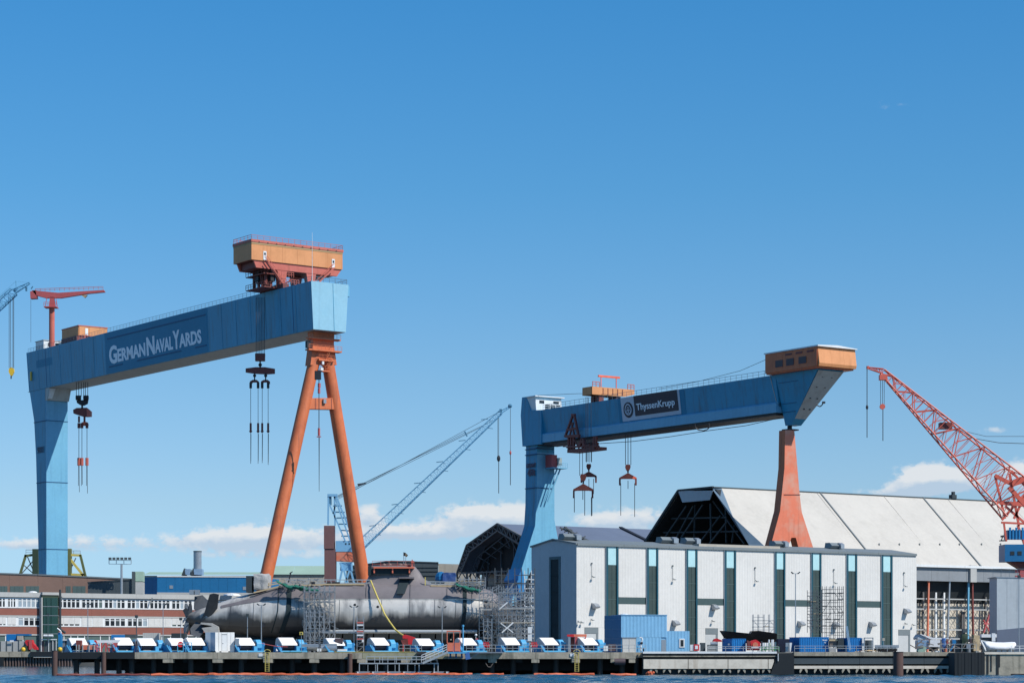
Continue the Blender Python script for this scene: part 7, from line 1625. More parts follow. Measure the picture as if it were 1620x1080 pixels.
# grey tank, round ends, right of after scaffold
tk = thing('grey_tank', 'grey horizontal tank with round underside by the foot of the after scaffold', 'tank', (X(512), 348, GZ))
m = MB(); m.tube((px2x(487, 348), 348, GZ+.75), (px2x(504, 348), 348, GZ+.75), .55, n=14); m.build('shell', 'galv', tk, smooth=2)
m = MB(); m.tube((px2x(508, 348), 348, GZ+.62), (px2x(533, 348), 348, GZ+.62), .62, n=16); m.build('shell', 'galv', tk, smooth=2)
m = MB(); m.box(px2x(508, 348), px2x(533, 348), 347.5, 348.5, GZ+.9, GZ+1.28); m.build('top_tray', 'galv', tk)
m = MB(); m.box(px2x(478, 347), px2x(504, 347), 346.9, 347.1, GZ+.8, GZ+1.2); tag(m.build('low_barrier', 'galv'), 'low grey barrier panel left of the grey tank', 'barrier')
lt_ = scaffold('ladder_tower', 'slim scaffold ladder tower with red and white boards beside the lamp post', lin(px2x(564.5, 353), px2x(575, 353), 2), [353, 354], lin(GZ, px2z(984, 353), 6), 'scaffold', brace=1., boards=.0, seed=9, r=.045)
m_ = None
for k, py in enumerate((983, 987, 997, 1003, 1009)):
    m = MB(); m.box(px2x(564.8, 352.8), px2x(574.8, 352.8), 352.7, 352.8, px2z(py+2.2, 352.8), px2z(py, 352.8)); m.build('warning_board', 'scaffold_red' if k % 2 == 0 else 'white_paint', lt_)
# the big bow scaffold and its stair towers
scaffold('bow_scaffold', 'dense scaffold wrapped round the submarine bow, left bays', lin(xx(758), xx(793), 6), [YA, YA+1.5], lin(GZ, zz_(938), 9), brace=.5, boards=.35, seed=11, r=.042)
scaffold('bow_scaffold', 'dense taller scaffold over the submarine bow below the blue crane foot', lin(xx(789, 356), xx(845, 356), 9), [356, 357.6], lin(GZ, px2z(937, 356), 9), brace=.45, boards=.4, seed=12, r=.045, top=1.1)
scaffold('bow_scaffold', 'rear scaffold bays with tall bare standards behind the blue crane foot', lin(px2x(783, 380), px2x(846, 380), 7), [380, 382], lin(GZ, px2z(922, 380), 8), 'scaffold_dark', brace=.6, boards=.5, seed=13, r=.07, miss=.1, top=2.5)
scaffold('bow_scaffold', 'low pale scaffold bays at the bottom left of the bow scaffold', lin(px2x(765, 353), px2x(778, 353), 3), [353, 354.5], lin(GZ, px2z(988, 353), 5), brace=.8, boards=.4, seed=14, r=.04)
scaffold('bow_scaffold', 'tall pale scaffold standards between the blue crane foot and the white hall', lin(px2x(830, 386), px2x(846, 386), 4), [386, 388], lin(GZ, px2z(916, 386), 9), 'white_paint', brace=.3, boards=.5, seed=15, r=.06, top=1.5)
scaffold('deck_scaffold', 'green netted scaffold deck sloping above the submarine foredeck', lin(ux(722), ux(768), 8), [YU-3.4, YU-1], lin(uz(932), uz(921), 3), 'scaffold', brace=.9, boards=.8, seed=16, r=.045, top=.8)
m = MB()
rnd = random.Random(21)
for k in range(420):
    x_ = rnd.uniform(762, 822); y_ = rnd.uniform(938, 1018); Y_ = rnd.uniform(357.5, 375)
    a = P(x_, y_, Y_); d = Vector((rnd.choice((0, 0, 1, 1, .7))*rnd.uniform(.6, 2.6), 0, rnd.choice((0, 1, 1, .8))*rnd.uniform(.5, 2.2)*rnd.choice((-1, 1))))
    m.bar(tuple(a), tuple(a+d), .075)
tag(m.build('inner_scaffold_tubes', 'scaffold'), 'tangle of inner scaffold tubes around the submarine bow', 'scaffold tubes', kind='stuff')
m = MB()
for k in range(170):
    x_ = rnd.uniform(478, 526); y_ = rnd.uniform(937, 992); Y_ = rnd.uniform(359.5, 361.5)
    a = P(x_, y_, Y_); d = Vector((rnd.choice((0, 1, .6))*rnd.uniform(.3, 1.5), 0, rnd.choice((0, 1, .8))*rnd.uniform(.4, 1.5)*rnd.choice((-1, 1)))); m.bar(tuple(a), tuple(a+d), .06)
tag(m.build('inner_scaffold_tubes', 'scaffold'), 'tangle of inner scaffold tubes at the after scaffold tower', 'scaffold tubes', kind='stuff')
for k, (x0_, x1_, y_, lb6) in enumerate(((760, 778, 963.5, 'pale board platform left on the bow scaffold'), (792, 846, 984, 'long pinkish board platform halfway up the bow scaffold'), (795, 846, 962, 'upper board platform on the bow scaffold'))):
    m = MB(); m.box(px2x(x0_, 355.8), px2x(x1_, 355.8), 355.6, 357.4, px2z(y_+1, 355.8), px2z(y_-.4, 355.8)); tag(m.build('board_platform', 'render_grey' if k != 1 else 'beige'), lb6, 'platform')
m = MB(); m.bar((px2x(794, 355.5), 355.5, px2z(1000, 355.5)), (px2x(812, 355.5), 355.5, px2z(984, 355.5)), .2); m.bar((px2x(792, 355.5), 355.5, px2z(985, 355.5)), (px2x(812, 355.5), 355.5, px2z(1000, 355.5)), .14); m.bar((px2x(790, 355.5), 355.5, px2z(963, 355.5)), (px2x(803, 355.5), 355.5, px2z(952, 355.5)), .16); tag(m.build('scaffold_cross_brace', 'white_paint'), 'bold white crossed brace on the front of the bow scaffold', 'brace')
for y0_, y1_ in ((991, 1001), (1003, 1013)):
    m = MB(); m.box(px2x(835, 354), px2x(841.5, 354), 353.9, 354, px2z(y1_, 354), px2z(y0_, 354)); tag(m.build('banner', 'white_paint'), ('upper' if y0_ < 1000 else 'lower')+' white sheet hung on the scaffold beside the white hall', 'sheet', 'two white sheets on the bow scaffold')
# scaffolds by the white hall
scaffold('hall_scaffold', 'tall dark scaffold standing against the white hall facade', lin(px2x(1301, 385), px2x(1334.5, 385), 6), [385, 387], lin(GZ, px2z(938, 385), 10), 'scaffold_dark', brace=.35, boards=.25, seed=31, r=.045, top=1.2)
scaffold('hall_scaffold', 'narrow dark scaffold wing with ragged top left of the tall one at the hall', lin(px2x(1279, 383), px2x(1300, 383), 4), [383, 384.5], lin(px2z(1000, 383), px2z(942, 383), 7), 'scaffold_dark', brace=.9, boards=.2, seed=32, r=.045, miss=.1)
scaffold('hall_scaffold', 'low scaffold behind the black boat bow in front of the white hall', lin(px2x(1192, 372), px2x(1226, 372), 5), [372, 373.6], lin(GZ, px2z(981, 372), 6), 'scaffold', brace=.4, boards=.35, seed=33, r=.045)

# ================================================================== things on the pier, left to right
def boxy(name, px0, px1, py0, py1, Y, d, m_, label, cat, group=None, kind=None):
    m = MB(); m.box(px2x(px0, Y), px2x(px1, Y), Y, Y+d, px2z(py1, Y), px2z(py0, Y)); return tag(m.build(name, m_), label, cat, group, kind)
# far left bank
YL_ = 556.
fn = thing('panel_fence', 'pale grey panel fence along the far left quay', 'fence', (px2x(10, YL_), YL_, GZ))
for k in range(8): a = -28+k*9.6; m = MB(); m.box(px2x(a+.7, YL_), px2x(a+9.1, YL_), YL_, YL_+.15, GZ, px2z(1013.5, YL_)); m.build('panel', 'render_grey', fn); m = MB(); m.box(px2x(a-.5, YL_), px2x(a+.5, YL_), YL_-.1, YL_+.3, GZ, px2z(1014 if k % 2 else 1012.5, YL_)); m.build('post', 'slate', fn)
boxy('blue_container', 10, 25.5, 1002.5, 1014, 557.5, 3, 'container_blue', 'small bright blue box behind the fence at the far left', 'box')
boxy('flatbed', 25.6, 46, 1002, 1005, 557.5, 3, 'navy_blue', 'dark blue flat frame right of the small bright blue box', 'frame')
boxy('pale_crate', 27, 36, 1005.2, 1011.5, 557, 2, 'beige', 'pair of pale crates under the dark blue frame', 'crate')
boxy('white_sign', 15.5, 21.5, 1012, 1015, 555.5, .1, 'white_paint', 'small white sign on the panel fence', 'sign')
t = thing('red_machine', 'dark red loader with slanted arm beside the fence, near the glazed stair tower', 'loader', (px2x(48, 554), 554, GZ))
m = MB(); m.prism([tuple(P(*p, 554)) for p in ((39, 1015), (41, 1011.5), (50.5, 1011.5), (52, 1017), (59, 1024), (59.5, 1027), (54, 1027), (50, 1022), (46, 1027), (44, 1027), (43, 1021))], (0, 2, 0)); m.build('arm', 'red', t)
m = MB(); m.prism([tuple(P(*p, 553.8)) for p in ((45.5, 1012.5), (50, 1012), (51, 1026), (46, 1027))], (0, .18, 0)); m.build('stripe', 'red_faded', t)
m = MB(); m.box(px2x(37, 554), px2x(45, 554), 554, 556, GZ, px2z(1021, 554)); m.build('chassis', 'dark_green', t)
for px in (36.7, 95): m = MB(); m.sph(tuple(P(px, 1026.5, 552 if px < 50 else 347)), .55 if px < 50 else .35, 10, 7); tag(m.build('yellow_float', 'yellow_bright'), 'round yellow buoy on the far left quay edge' if px < 50 else 'yellow rounded valve cap at the left end of the pier', 'buoy')
t = thing('white_gate', 'white framed gate and dark panels in front of the stair tower door', 'gate', (px2x(80, 550), 555, GZ))
for a, b, m_ in ((66, 70, 'drum'), (71, 76.5, 'slate'), (78, 83, 'slate'), (84.5, 88, 'slate')): m = MB(); m.box(px2x(a, 555), px2x(b, 555), 555, 555.2, GZ, px2z(1013, 555)); m.build('panel', m_, t)
for a in (65.4, 77.2, 83.8, 89): m = MB(); m.box(px2x(a-.4, 555), px2x(a+.4, 555), 554.8, 555, GZ, px2z(1010.5, 555)); m.build('post', 'white_paint', t)
m = MB(); m.box(px2x(65, 555), px2x(90, 555), 554.7, 555, px2z(1011.5, 555), px2z(1010, 555)); m.build('beam', 'white_paint', t)
m = MB(); m.tube(tuple(P(69, 1005, 554)), tuple(P(84, 1005, 554)), .3, n=8); tag(m.build('white_pipe', 'white_paint'), 'short thick white pipe above the white framed gate', 'pipe')
t = thing('blue_pump_stand', 'blue pump stand with white bent pipe at the left end of the pier', 'pump', (X(95), 348, GZ))
m = MB(); m.box(px2x(92, 348), px2x(97, 348), 348, 349, GZ+.8, px2z(1003, 348)); m.sph(tuple(P(94.5, 1003, 348.4)), .32, 8, 6); m.build('pump', 'winch_blue', t)
m = MB(); m.box(px2x(91, 348), px2x(96, 348), 348, 348.8, GZ, GZ+.8); m.build('stand', 'black_steel', t)
m = MB(); m.path([tuple(P(*p, 348)) for p in ((90.5, 993), (93, 995), (96, 997.5), (96.5, 1001))], .1); m.build('pipe', 'white_paint', t)
t = thing('grey_kiosk', 'small grey kiosk with white roof left of the first winch', 'kiosk', (X(106), 350, GZ))
m = MB(); m.box(px2x(98, 350), px2x(113, 350), 350, 352, px2z(1012.5, 350), px2z(1010.7, 350)); m.build('roof', 'white_paint', t)
for a, b, m_ in ((98.5, 102.5, 'galv'), (103, 106.5, 'slate_dark'), (107, 112.5, 'skin_blue')): m = MB(); m.box(px2x(a, 350), px2x(b, 350), 350.2, 351.8, GZ, px2z(1012.6, 350)); m.build('panel', m_, t)
t = thing('rusty_skid', 'brown and pinkish slatted skid in front of the first winch', 'skid', (X(136), 347, GZ))
m = MB(); m.box(px2x(120, 347), px2x(128.5, 347), 347, 348, px2z(1026, 347), px2z(1012, 347)); m.build('box', 'dark_red', t)
for k in range(4): m = MB(); m.box(px2x(128.7, 347), px2x(150, 347), 347, 348, px2z(1021+k*1.9, 347), px2z(1019.4+k*1.9, 347)); m.build('slat', 'orange_pale', t)
for a in (121, 125, 131, 141, 149): m = MB(); m.bar(tuple(P(a, 1019, 346.9)), tuple(P(a, 1030.4, 346.9)), .13); m.build('post', 'rail_grey', t)
t = thing('red_work_boat', 'red and white steel frame shaped like a boat cradle on the pier edge', 'boat cradle', (X(170), 347.5, GZ))
def q7(x, y, d=0.): return tuple(P(x, y, 347.5+d))
m = MB(); m.prism([q7(148.5, 1012), q7(190, 1011.5), q7(187, 1016), q7(153, 1016)], (0, 1.8, 0)); m.build('top_deck', 'white_paint', t)
m = MB(); m.prism([q7(148, 1012.3, -.05), q7(152, 1012.3, -.05), q7(154, 1016.3, -.05), q7(150, 1015, -.05)], (0, 1.8, 0)); m.build('bow', 'red', t)
m = MB(); m.prism([q7(186.5, 1016.2), q7(180, 1016.2), q7(180, 1029), q7(182, 1029)], (0, 1.6, 0)); m.build('stern_frame', 'red_faded', t)
for a in (153.5, 160.5, 167.5, 172.5, 179): m = MB(); m.bar(q7(a, 1016), q7(a, 1030), .2); m.build('frame_post', 'red_faded', t)
for a, b in (((153, 1017), (158, 1029)), ((160, 1027), (166, 1017)), ((168, 1018), (172, 1028))): m = MB(); m.bar(q7(*a), q7(*b), .12); m.build('brace', 'red', t)
for a, b in ((153.5, 158.5), (170.5, 179)):
    for y_ in (1017.3, 1022.5): m = MB(); m.bar(q7(a, y_, -.1), q7(b, y_, -.1), .1); m.build('rail', 'white_paint', t)
boxy('blue_container', 176, 196, 1003.5, 1010.8, 372, 2.5, 'container_blue', 'flat blue container behind the second winch', 'container')
boxy('grey_container', 197, 214, 1003, 1008, 373, 2.4, 'slate', 'dark grey flat container right of the flat blue one', 'container')
t = thing('white_rack', 'white ribbed container behind the third winch', 'container', (px2x(238, 372), 372, GZ))
for k in range(9): m = MB(); m.box(px2x(226+k*2.8, 372), px2x(228.6+k*2.8, 372), 372, 374, GZ, px2z(1000.5, 372)); m.build('rib_panel', 'roller', t)
boxy('dark_container', 271, 292, 1001, 1011, 380, 3, 'slate_dark', 'dark open container behind the propeller', 'container')
t = thing('safety_tripod', 'dark tripod frame left of the third winch', 'tripod', (X(215), 347, GZ))
for a, b in (((216, 1013), (212.5, 1030)), ((216, 1013), (219.5, 1030)), ((216, 1013), (216.5, 1030)), ((213.6, 1024), (218.6, 1024))): m = MB(); m.bar(tuple(P(*a, 347)), tuple(P(*b, 347)), .09); m.build('leg', 'drum', t)
t = thing('life_buoy_stand', 'red and white life buoy box on a blue stand between two winches', 'life buoy', (X(285), 347, GZ))
m = MB(); m.tube(tuple(P(285.5, 1018.5, 347)), tuple(P(285.5, 1018.5, 347.3)), .42, n=14); m.build('buoy', 'red', t, smooth=2)
m = MB(); m.box(px2x(281.5, 347.3), px2x(289.5, 347.3), 346.95, 346.98, px2z(1018.6, 347), px2z(1017.4, 347)); m.build('stripe', 'white_paint', t)
for a in (281, 290, 294, 303): m = MB(); m.bar(tuple(P(a, 1015.5 if a > 289 else 1019, 347)), tuple(P(a, 1030.3, 347)), .1); m.build('post', 'winch_light', t)
for y_ in (1016, 1020.5, 1025.5): m = MB(); m.bar(tuple(P(290, y_, 347)), tuple(P(303, y_, 347)), .09); m.build('rail', 'winch_light', t)
# white container with door
wc = thing('white_container', 'white ribbed container with a door beside the submarine stern', 'container', (X(352), 348, GZ))
CF = Frame((px2x(340.5, 348), 348), (.97, .24))
aw = CF.a(371)
for a, b in ((0, .17), (.18, .33), (.62, .8), (.81, 1.)): m = MB(CF); m.box(aw*a+.01, aw*b-.01, 0, .1, GZ+.18, CF.z(999.5)); m.build('wall_panel', 'hood_white', wc)
m = MB(CF); m.box(aw*.34, aw*.61, -.02, .08, GZ+.2, CF.z(1003.5)); dr = m.build('door', 'white_paint', wc)
m = MB(CF); m.box(aw*.36, aw*.42, -.05, -.021, GZ+1.3, GZ+1.36); m.build('handle', 'black_steel', dr)
m = MB(CF); m.box(aw*.33, aw*.62, -.04, .1, CF.z(1003.3), CF.z(1002.5)); m.build('door_lintel', 'roof_trim', wc)
m = MB(CF); m.box(aw*.34, aw*.61, 0, .1, CF.z(1002.4), CF.z(999.5)); m.build('wall_panel', 'hood_white', wc)
el2 = 2.9; CE = Frame(tuple(CF((0, 0, 0)).xy), (-.6, .8))
el2 = CE.a(328)
for k in range(3): m = MB(CE); m.box(el2*k/3+.01, el2*(k+1)/3-.01, -.08, .02, GZ+.18, CF.z(999.7)); m.build('end_panel', 'duct_blue', wc)
m = MB(CF); m.prism([(0, .11, GZ+.2), (aw, .11, GZ+.2), (aw, 2.6, GZ+.2), (-1.2, 2.6, GZ+.2)], (0, 0, CF.z(999.5)-GZ-.2)); m.build('core', 'white_paint', wc)
m = MB(CF); m.box(.1, aw-.05, .0, 1.5, GZ+.01, GZ+.17); m.build('base_rail', 'hood_white', wc)
for f in (.27, .73): m = MB(CF); m.box(aw*f-.15, aw*f+.15, -.01, .01, GZ+.03, GZ+.15); m.build('fork_pocket', 'black_steel', wc)
boxy('switch_cabinet', 372, 378, 1009.5, 1021, 348, .8, 'galv', 'grey switch cabinet at the right side of the white container', 'cabinet')
# chain between the ladder and the winch, small things
m = MB(); m.path([tuple(P(x, y, 346.5)) for x, y in ((414, 1017), (421, 1018.5), (428, 1020), (440, 1022), (455, 1022.5))], .05); tag(m.build('barrier_chain', 'red_faded'), 'red and white barrier chain right of the twin headed lamp post by the stern', 'chain')
m = MB(); m.tube(tuple(P(438, 1029.5, 347)), tuple(P(437, 1025.5, 347)), .16, .05, n=8); tag(m.build('white_cone', 'white_paint'), 'small white cone at the foot of the chain', 'cone')
t = thing('yellow_sign', 'pale yellow square sign with a dark mark on a thin post', 'sign', (X(477), 347, GZ))
m = MB(); m.bar(tuple(P(477, 1004, 347)), tuple(P(477, 1030, 347)), .07); m.build('post', 'galv', t)
m = MB(); m.box(px2x(474, 347), px2x(479.6, 347), 346.9, 346.96, px2z(1003.5, 347), px2z(998.8, 347)); b_ = m.build('plate', 'yellow', t)
m = MB(); m.box(px2x(475.6, 347), px2x(478, 347), 346.87, 346.895, px2z(1002.4, 347), px2z(1000, 347)); m.build('mark', 'black_steel', b_)
for px in (503, 507): m = MB(); m.bar(tuple(P(px, 1029.7, 346.6)), tuple(P(px, 1025, 346.6)), .25); tag(m.build('bollard', 'white_paint'), ('left' if px < 505 else 'right')+' short white bollard in front of the grey tank', 'bollard', 'short white bollards by the grey tank')
boxy('compressor', 530, 542, 1009, 1017, 348.5, 1.2, 'drum', 'dark brown compressor box right of the grey tank', 'compressor')
boxy('white_trolley', 534, 548, 1026, 1029, 346.6, 1, 'white_paint', 'low white trolley below the compressor', 'trolley')
boxy('white_lamp_box', 572.5, 575.5, 1011, 1015, 352.4, .2, 'white_paint', 'tiny white lamp box on the slim ladder tower', 'lamp')
# pier railings
def rail_run(p0, p1, Y, label, y0=1019.6, y1=1030, sp=9., m_='rail_grey', mids=(1024.8,)):
    t = thing('pier_railing', label, 'railing', (px2x((p0+p1)/2, Y), Y, GZ), 'railings along the quay edge'); n = max(1, int((p1-p0)/sp)); c = None
    for y_ in (y0,)+tuple(mids): m = MB(); m.bar(tuple(P(p0, y_, Y)), tuple(P(p1, y_, Y)), .06); m.build('rail', m_, t)
    for k in range(n+1):
        px = p0+(p1-p0)*k/n
        if c is None: m = MB(); m.bar(tuple(P(px, y0, Y)), tuple(P(px, y1, Y)), .06); c = m.build('post', m_, t); x_0 = px2x(px, Y)
        else: like(c, t, (px2x(px, Y)-x_0, 0, 0))
rail_run(631, 667, 346.2, 'railing between the yellow hose foot and the gangway')
rail_run(738, 848, 346.2, 'long railing in front of the bow scaffold')
rail_run(848, 985, 346.2, 'long railing in front of the orange portal frame')
rail_run(985, 1022, 346.2, 'short railing in front of the double door of the light blue hut')
rail_run(1120, 1232, 346.4, 'railing in front of the black boat and the blue container', sp=14, y0=1022)
rail_run(1257, 1420, 346.4, 'long railing in front of the long blue container', y0=1021, sp=15)
rail_run(1487, 1545, 346.4, 'railing in front of the scrap heap on the right', sp=11, y0=1018)
rail_run(1600, 1640, 341.5, 'pale railing beside the covered boat at the right edge', sp=13, y0=1021, m_='white_paint')
t = thing('worker', '', '', (0, 0, 0)); bpy.data.objects.remove(t)
m = MB(); m.sph(tuple(P(753, 1003.8, 352)), .2, 10, 7); m.bar(tuple(P(753, 1005.5, 352)), tuple(P(753, 1030, 352)), .07); tag(m.build('globe_lamp', 'white_paint'), 'white globe lamp on a thin post below the submarine bow', 'lamp')
m = MB(); m.bar(tuple(P(753.5, 1009, 350.5)), tuple(P(757, 1014, 350.5)), .3); tag(m.build('red_pipe_end', 'red_faded'), 'slanting pinkish pipe end right of the globe lamp', 'pipe')
for px in (769, 845):
    m = MB(); 
    for k in range(6): a = P(px-4+k*1.6, 1020+3*(k % 2), 347.2); m.bar(tuple(a), tuple(a+Vector((.1, 0, .5))), .2)
    tag(m.build('red_fittings', 'red'), 'cluster of red pipe fittings %s' % ('under the bow scaffold' if px < 800 else 'in front of the shaded hall end'), 'pipe fittings')
# orange portal frame
t = thing('orange_portal', 'orange red steel portal frame with side plate near the corner of the white hall', 'portal frame', (X(912), 349, GZ))
def o7(x, y, d=0.): return tuple(P(x, y, 349.+d))
m = MB(); m.box(o7(908, 0)[0], o7(928, 0)[0], 349, 349.6, o7(0, 1006.5)[2], o7(0, 1002.5)[2]); m.build('beam', 'gatehouse_orange', t)
m = MB(); m.prism([o7(897, 1003), o7(908, 1002.5), o7(908, 1007), o7(897, 1006)], (0, .4, 0)); m.build('rear_beam', 'red', t)
m = MB(); m.box(o7(909.5, 0)[0], o7(914, 0)[0], 349, 349.5, GZ, o7(0, 1006.6)[2]); m.build('post', 'red_faded', t)
m = MB(); m.box(o7(903, 0)[0], o7(909, 0)[0], 349.6, 350.5, GZ, o7(0, 1007)[2]); m.build('side_plate', 'dark_red', t)
m = MB(); m.box(o7(899, 0)[0], o7(902.5, 0)[0], 349, 349.5, GZ, o7(0, 1007)[2]); m.build('rear_post', 'galv', t)
m = MB(); m.bar(o7(926.5, 1006.5), o7(926.5, 1009.5), .12); m.build('stop', 'red', t)
# light blue hut
hut = thing('blue_hut', 'light blue ribbed hut with grey double door and lower annex on the quay', 'hut', (X(1020), 354, GZ))
UF = Frame((px2x(982.7, 352.5), 352.5), (.985, .17))
ub = UF.a(1055); uc = UF.a(1091.5)
z1_ = UF.z(972.5); z2_ = UF.z(997.5, uc)
d0, d1 = UF.a(984.5), UF.a(1006)
zd = UF.z(1009)
corrugated(UF, 0, ub, zd+.16, z1_, 0, .55, .02).build('wall_panel', 'hut_blue', hut)
corrugated(UF, d1+.05, UF.a(1046), GZ, zd+.14, 0, .55, .02).build('wall_panel', 'hut_blue', hut); corrugated(UF, UF.a(1054), ub, GZ, zd+.14, 0, .5, .02).build('wall_panel', 'hut_blue', hut)
corrugated(UF, ub+.02, uc, GZ, z2_, .3, .55, .02).build('annex_panel', 'hut_blue', hut)
for k in range(2): m = MB(UF); a = d0+(d1-d0)*k/2; m.box(a+.02, a+(d1-d0)/2-.02, -.03, .06, GZ, zd-.02); m.build('door_leaf', 'roller', hut)
m = MB(UF); m.box(d0-.1, d1+.1, -.1, .06, zd, zd+.13); m.build('door_lintel', 'galv', hut)
m = MB(UF); m.box(UF.a(1046)+.03, UF.a(1054)-.03, -.02, .06, GZ, UF.z(1011)); m.build('side_door', 'galv', hut)
wx0, wx1 = UF.a(1074.5, .3), UF.a(1083, .3)
m = MB(UF); m.box(wx0, wx1, .19, .3, UF.z(1023.5, wx0), UF.z(1009.5, wx0)); f_ = m.build('window_frame', 'white_paint', hut)
m = MB(UF); m.box(wx0+.2, wx1-.2, .15, .185, UF.z(1021.5, wx0), UF.z(1011.5, wx0)); m.build('pane', 'window_pane', f_)
m = MB(UF); m.box(.03, ub-.03, .12, 7, GZ, z1_-.05); m.build('core', 'hut_blue', hut)
m = MB(UF); m.box(ub+.03, uc-.03, .42, 6, GZ, z2_-.05); m.build('annex_core', 'hut_blue', hut)
m = MB(UF); m.box(-.05, ub+.05, -.1, 7.1, z1_, z1_+.1); m.build('roof', 'hut_blue', hut)
VF = Frame(tuple(UF((-.0, 0, 0)).xy), (-.42, .907)); vl = VF.a(956)  # end wall of the light blue hut, its shade painted as navy
for z0_, z_1, m_, nm in ((UF.z(979), z1_, 'navy_blue', 'end_panel'), (UF.z(994), UF.z(979)-.02, 'window_green', 'end_window'), (UF.z(1009.5), UF.z(994)-.02, 'navy_blue', 'end_panel'), (GZ, UF.z(1009.5)-.02, 'window_green', 'end_window')):
    if nm == 'end_panel': m = MB(VF); m.box(0, vl, -.12, -.02, z0_, z_1); m.build(nm, m_, hut)
    else:
        for k in range(5): m = MB(VF); m.box(.3+(vl-.6)*k/5, .3+(vl-.6)*(k+1)/5-.15, -.1, -.03, z0_+.05, z_1-.05); m.build('pane', m_, hut)
        m = MB(VF); m.box(0, vl, -.08, -.0, z0_, z_1); m.build('end_wall', 'navy_blue', hut)
m = MB(UF); m.sph(tuple((ub*.0+1, 2, z1_+.1)), .7, 8, 5, .3); m.build('roof_dome', 'white_paint', hut)
t = thing('valve_stand', 'white and blue valve stand with pipes at the corner of the pale quay', 'valve stand', (X(1014), 346.5, GZ))
def v7(x, y, d=0.): return tuple(P(x, y, 346.5+d))
m = MB(); m.path([v7(1012, 1008.5), v7(1015, 1007.5), v7(1016.5, 1012), v7(1014, 1016), v7(1014, 1030)], .11, 6); m.build('pipe', 'white_paint', t)
m = MB(); m.prism([v7(1008.5, 1015), v7(1012.5, 1013.5), v7(1013, 1020), v7(1009, 1021)], (0, .4, 0)); m.build('valve_box', 'winch_blue', t)
m = MB(); m.bar(v7(1008.5, 1021), v7(1008.5, 1030), .15); m.bar(v7(1011, 1021), v7(1011, 1030), .1); m.build('leg', 'winch_light', t)
m = MB(); m.sph(v7(1015, 1016.5), .22, 8, 6); m.box(v7(1017, 0)[0], v7(1019, 0)[0], 346.4, 346.7, GZ, v7(0, 1024)[2]); m.build('handwheel', 'black_steel', t)
boxy('generator', 955, 962, 1021, 1029, 347, 1, 'white_paint', 'small white box left of the light blue hut behind the railing', 'box')
boxy('black_drum_pallet', 963, 974, 1018, 1029, 348, 1.4, 'drum', 'dark crate in front of the light blue hut end wall', 'crate')
# between the hut and the right end
t = thing('red_white_cart', 'white cart with a red square panel right of the light blue hut', 'cart', (X(1102), 347, GZ))
m = MB(); m.box(px2x(1092, 347), px2x(1108, 347), 347, 348, px2z(1028.5, 347), px2z(1019, 347)); m.build('body', 'white_paint', t)
m = MB(); m.box(px2x(1097.5, 347), px2x(1106, 347), 346.9, 346.98, px2z(1028.5, 347), px2z(1018.5, 347)); m.build('red_frame', 'red', t)
m = MB(); m.box(px2x(1099.5, 347), px2x(1104, 347), 346.85, 346.89, px2z(1026, 347), px2z(1020.5, 347)); m.build('white_square', 'white_paint', t)
boxy('grey_cabinet', 1108, 1116, 1016, 1029.5, 349, 1.2, 'slate', 'dark grey cabinet behind the white cart', 'cabinet')
t = thing('machine_skid', 'dark slatted machine skid with grey pump on top, left of the blue container', 'machine', (X(1127), 348, GZ))
for k in range(5): m = MB(); m.box(px2x(1120, 348), px2x(1135, 348), 348, 349.5, px2z(1029.5-k*2.2, 348), px2z(1027.9-k*2.2, 348)); m.build('slat', 'slate', t)
m = MB(); m.tube(tuple(P(1124, 1018, 348.6)), tuple(P(1135, 1018, 348.6)), .3, n=10); m.build('pump', 'galv', t)
m = MB(); m.prism([tuple(P(*p, 352)) for p in ((1127.5, 1014), (1130, 1010), (1134, 1009), (1142, 1012), (1142, 1014.5))], (0, 1.4, 0)); tag(m.build('red_dome_cover', 'red'), 'red domed cover standing left of the black boat bow', 'cover')
def container(p0, pm, p1, y0, Y, label, m1='container_blue', ytop2=None, ribs=10):
    F_ = Frame((px2x(pm, Y), Y), (.985, .17)); t = thing('blue_container', label, 'container', tuple(F_((1, 1, GZ))))
    L_ = F_.a(p1); z1 = F_.z(y0); corrugated(F_, 0, L_, GZ+.1, z1-.1, 0, L_/ribs, .05).build('side_panel', m1, t)
    m = MB(F_); m.box(0, L_, -.06, .1, z1-.09, z1); m.box(0, L_, -.06, .1, GZ, GZ+.09); m.build('side_rail', m1, t)
    E_ = Frame(tuple(F_((0, 0, 0)).xy), (-.5, .866)); l_ = E_.a(p0)
    for k in range(2): m = MB(E_); m.box(l_*k/2+.02, l_*(k+1)/2-.02, -.06, .02, GZ+.1, z1-.02); m.build('end_door', m1, t)
    m = MB(F_); m.prism([(.02, .11, GZ+.05), (L_-.02, .11, GZ+.05), (L_-.02, 2.4, GZ+.05), (-.9, 2.4, GZ+.05)], (0, 0, z1-GZ-.07)); m.build('core', m1, t)
    return t, F_, L_, z1
ca, Fa, La, za = container(1143, 1158, 1180, 1009.5, 350, 'blue container below the black boat bow', ribs=6)
m = MB(); m.tube(tuple(P(1153, 1018.5, 349.2)), tuple(P(1153, 1018.5, 349.6)), .16, n=8); m.build('handle', 'galv', ca)
cb2, Fb, Lb, zb3 = container(1249.5, 1265, 1311, 1007, 350, 'long bright blue container with white lettering in its upper corner', ribs=16)
def tfb(x, y, d): return (x, -.07-d, y)
aa = Fb.a(1301)
pts, fs = text_mesh('Nautic', tfb, aa, aa+.72, zb3-.55, zb3-.33, .01, .02); m = MB(Fb); m.add(pts, fs); m.build('lettering', 'marking_white', cb2)
pts, fs = text_mesh('NB 2', tfb, aa+.28, aa+.68, zb3-.92, zb3-.76, .01, .02); m = MB(Fb); m.add(pts, fs); m.build('lettering', 'marking_white', cb2)
container(1336, 1341, 1362.5, 1008, 350, 'short bright blue container with a leaning ladder, right of the tall scaffold', ribs=8)
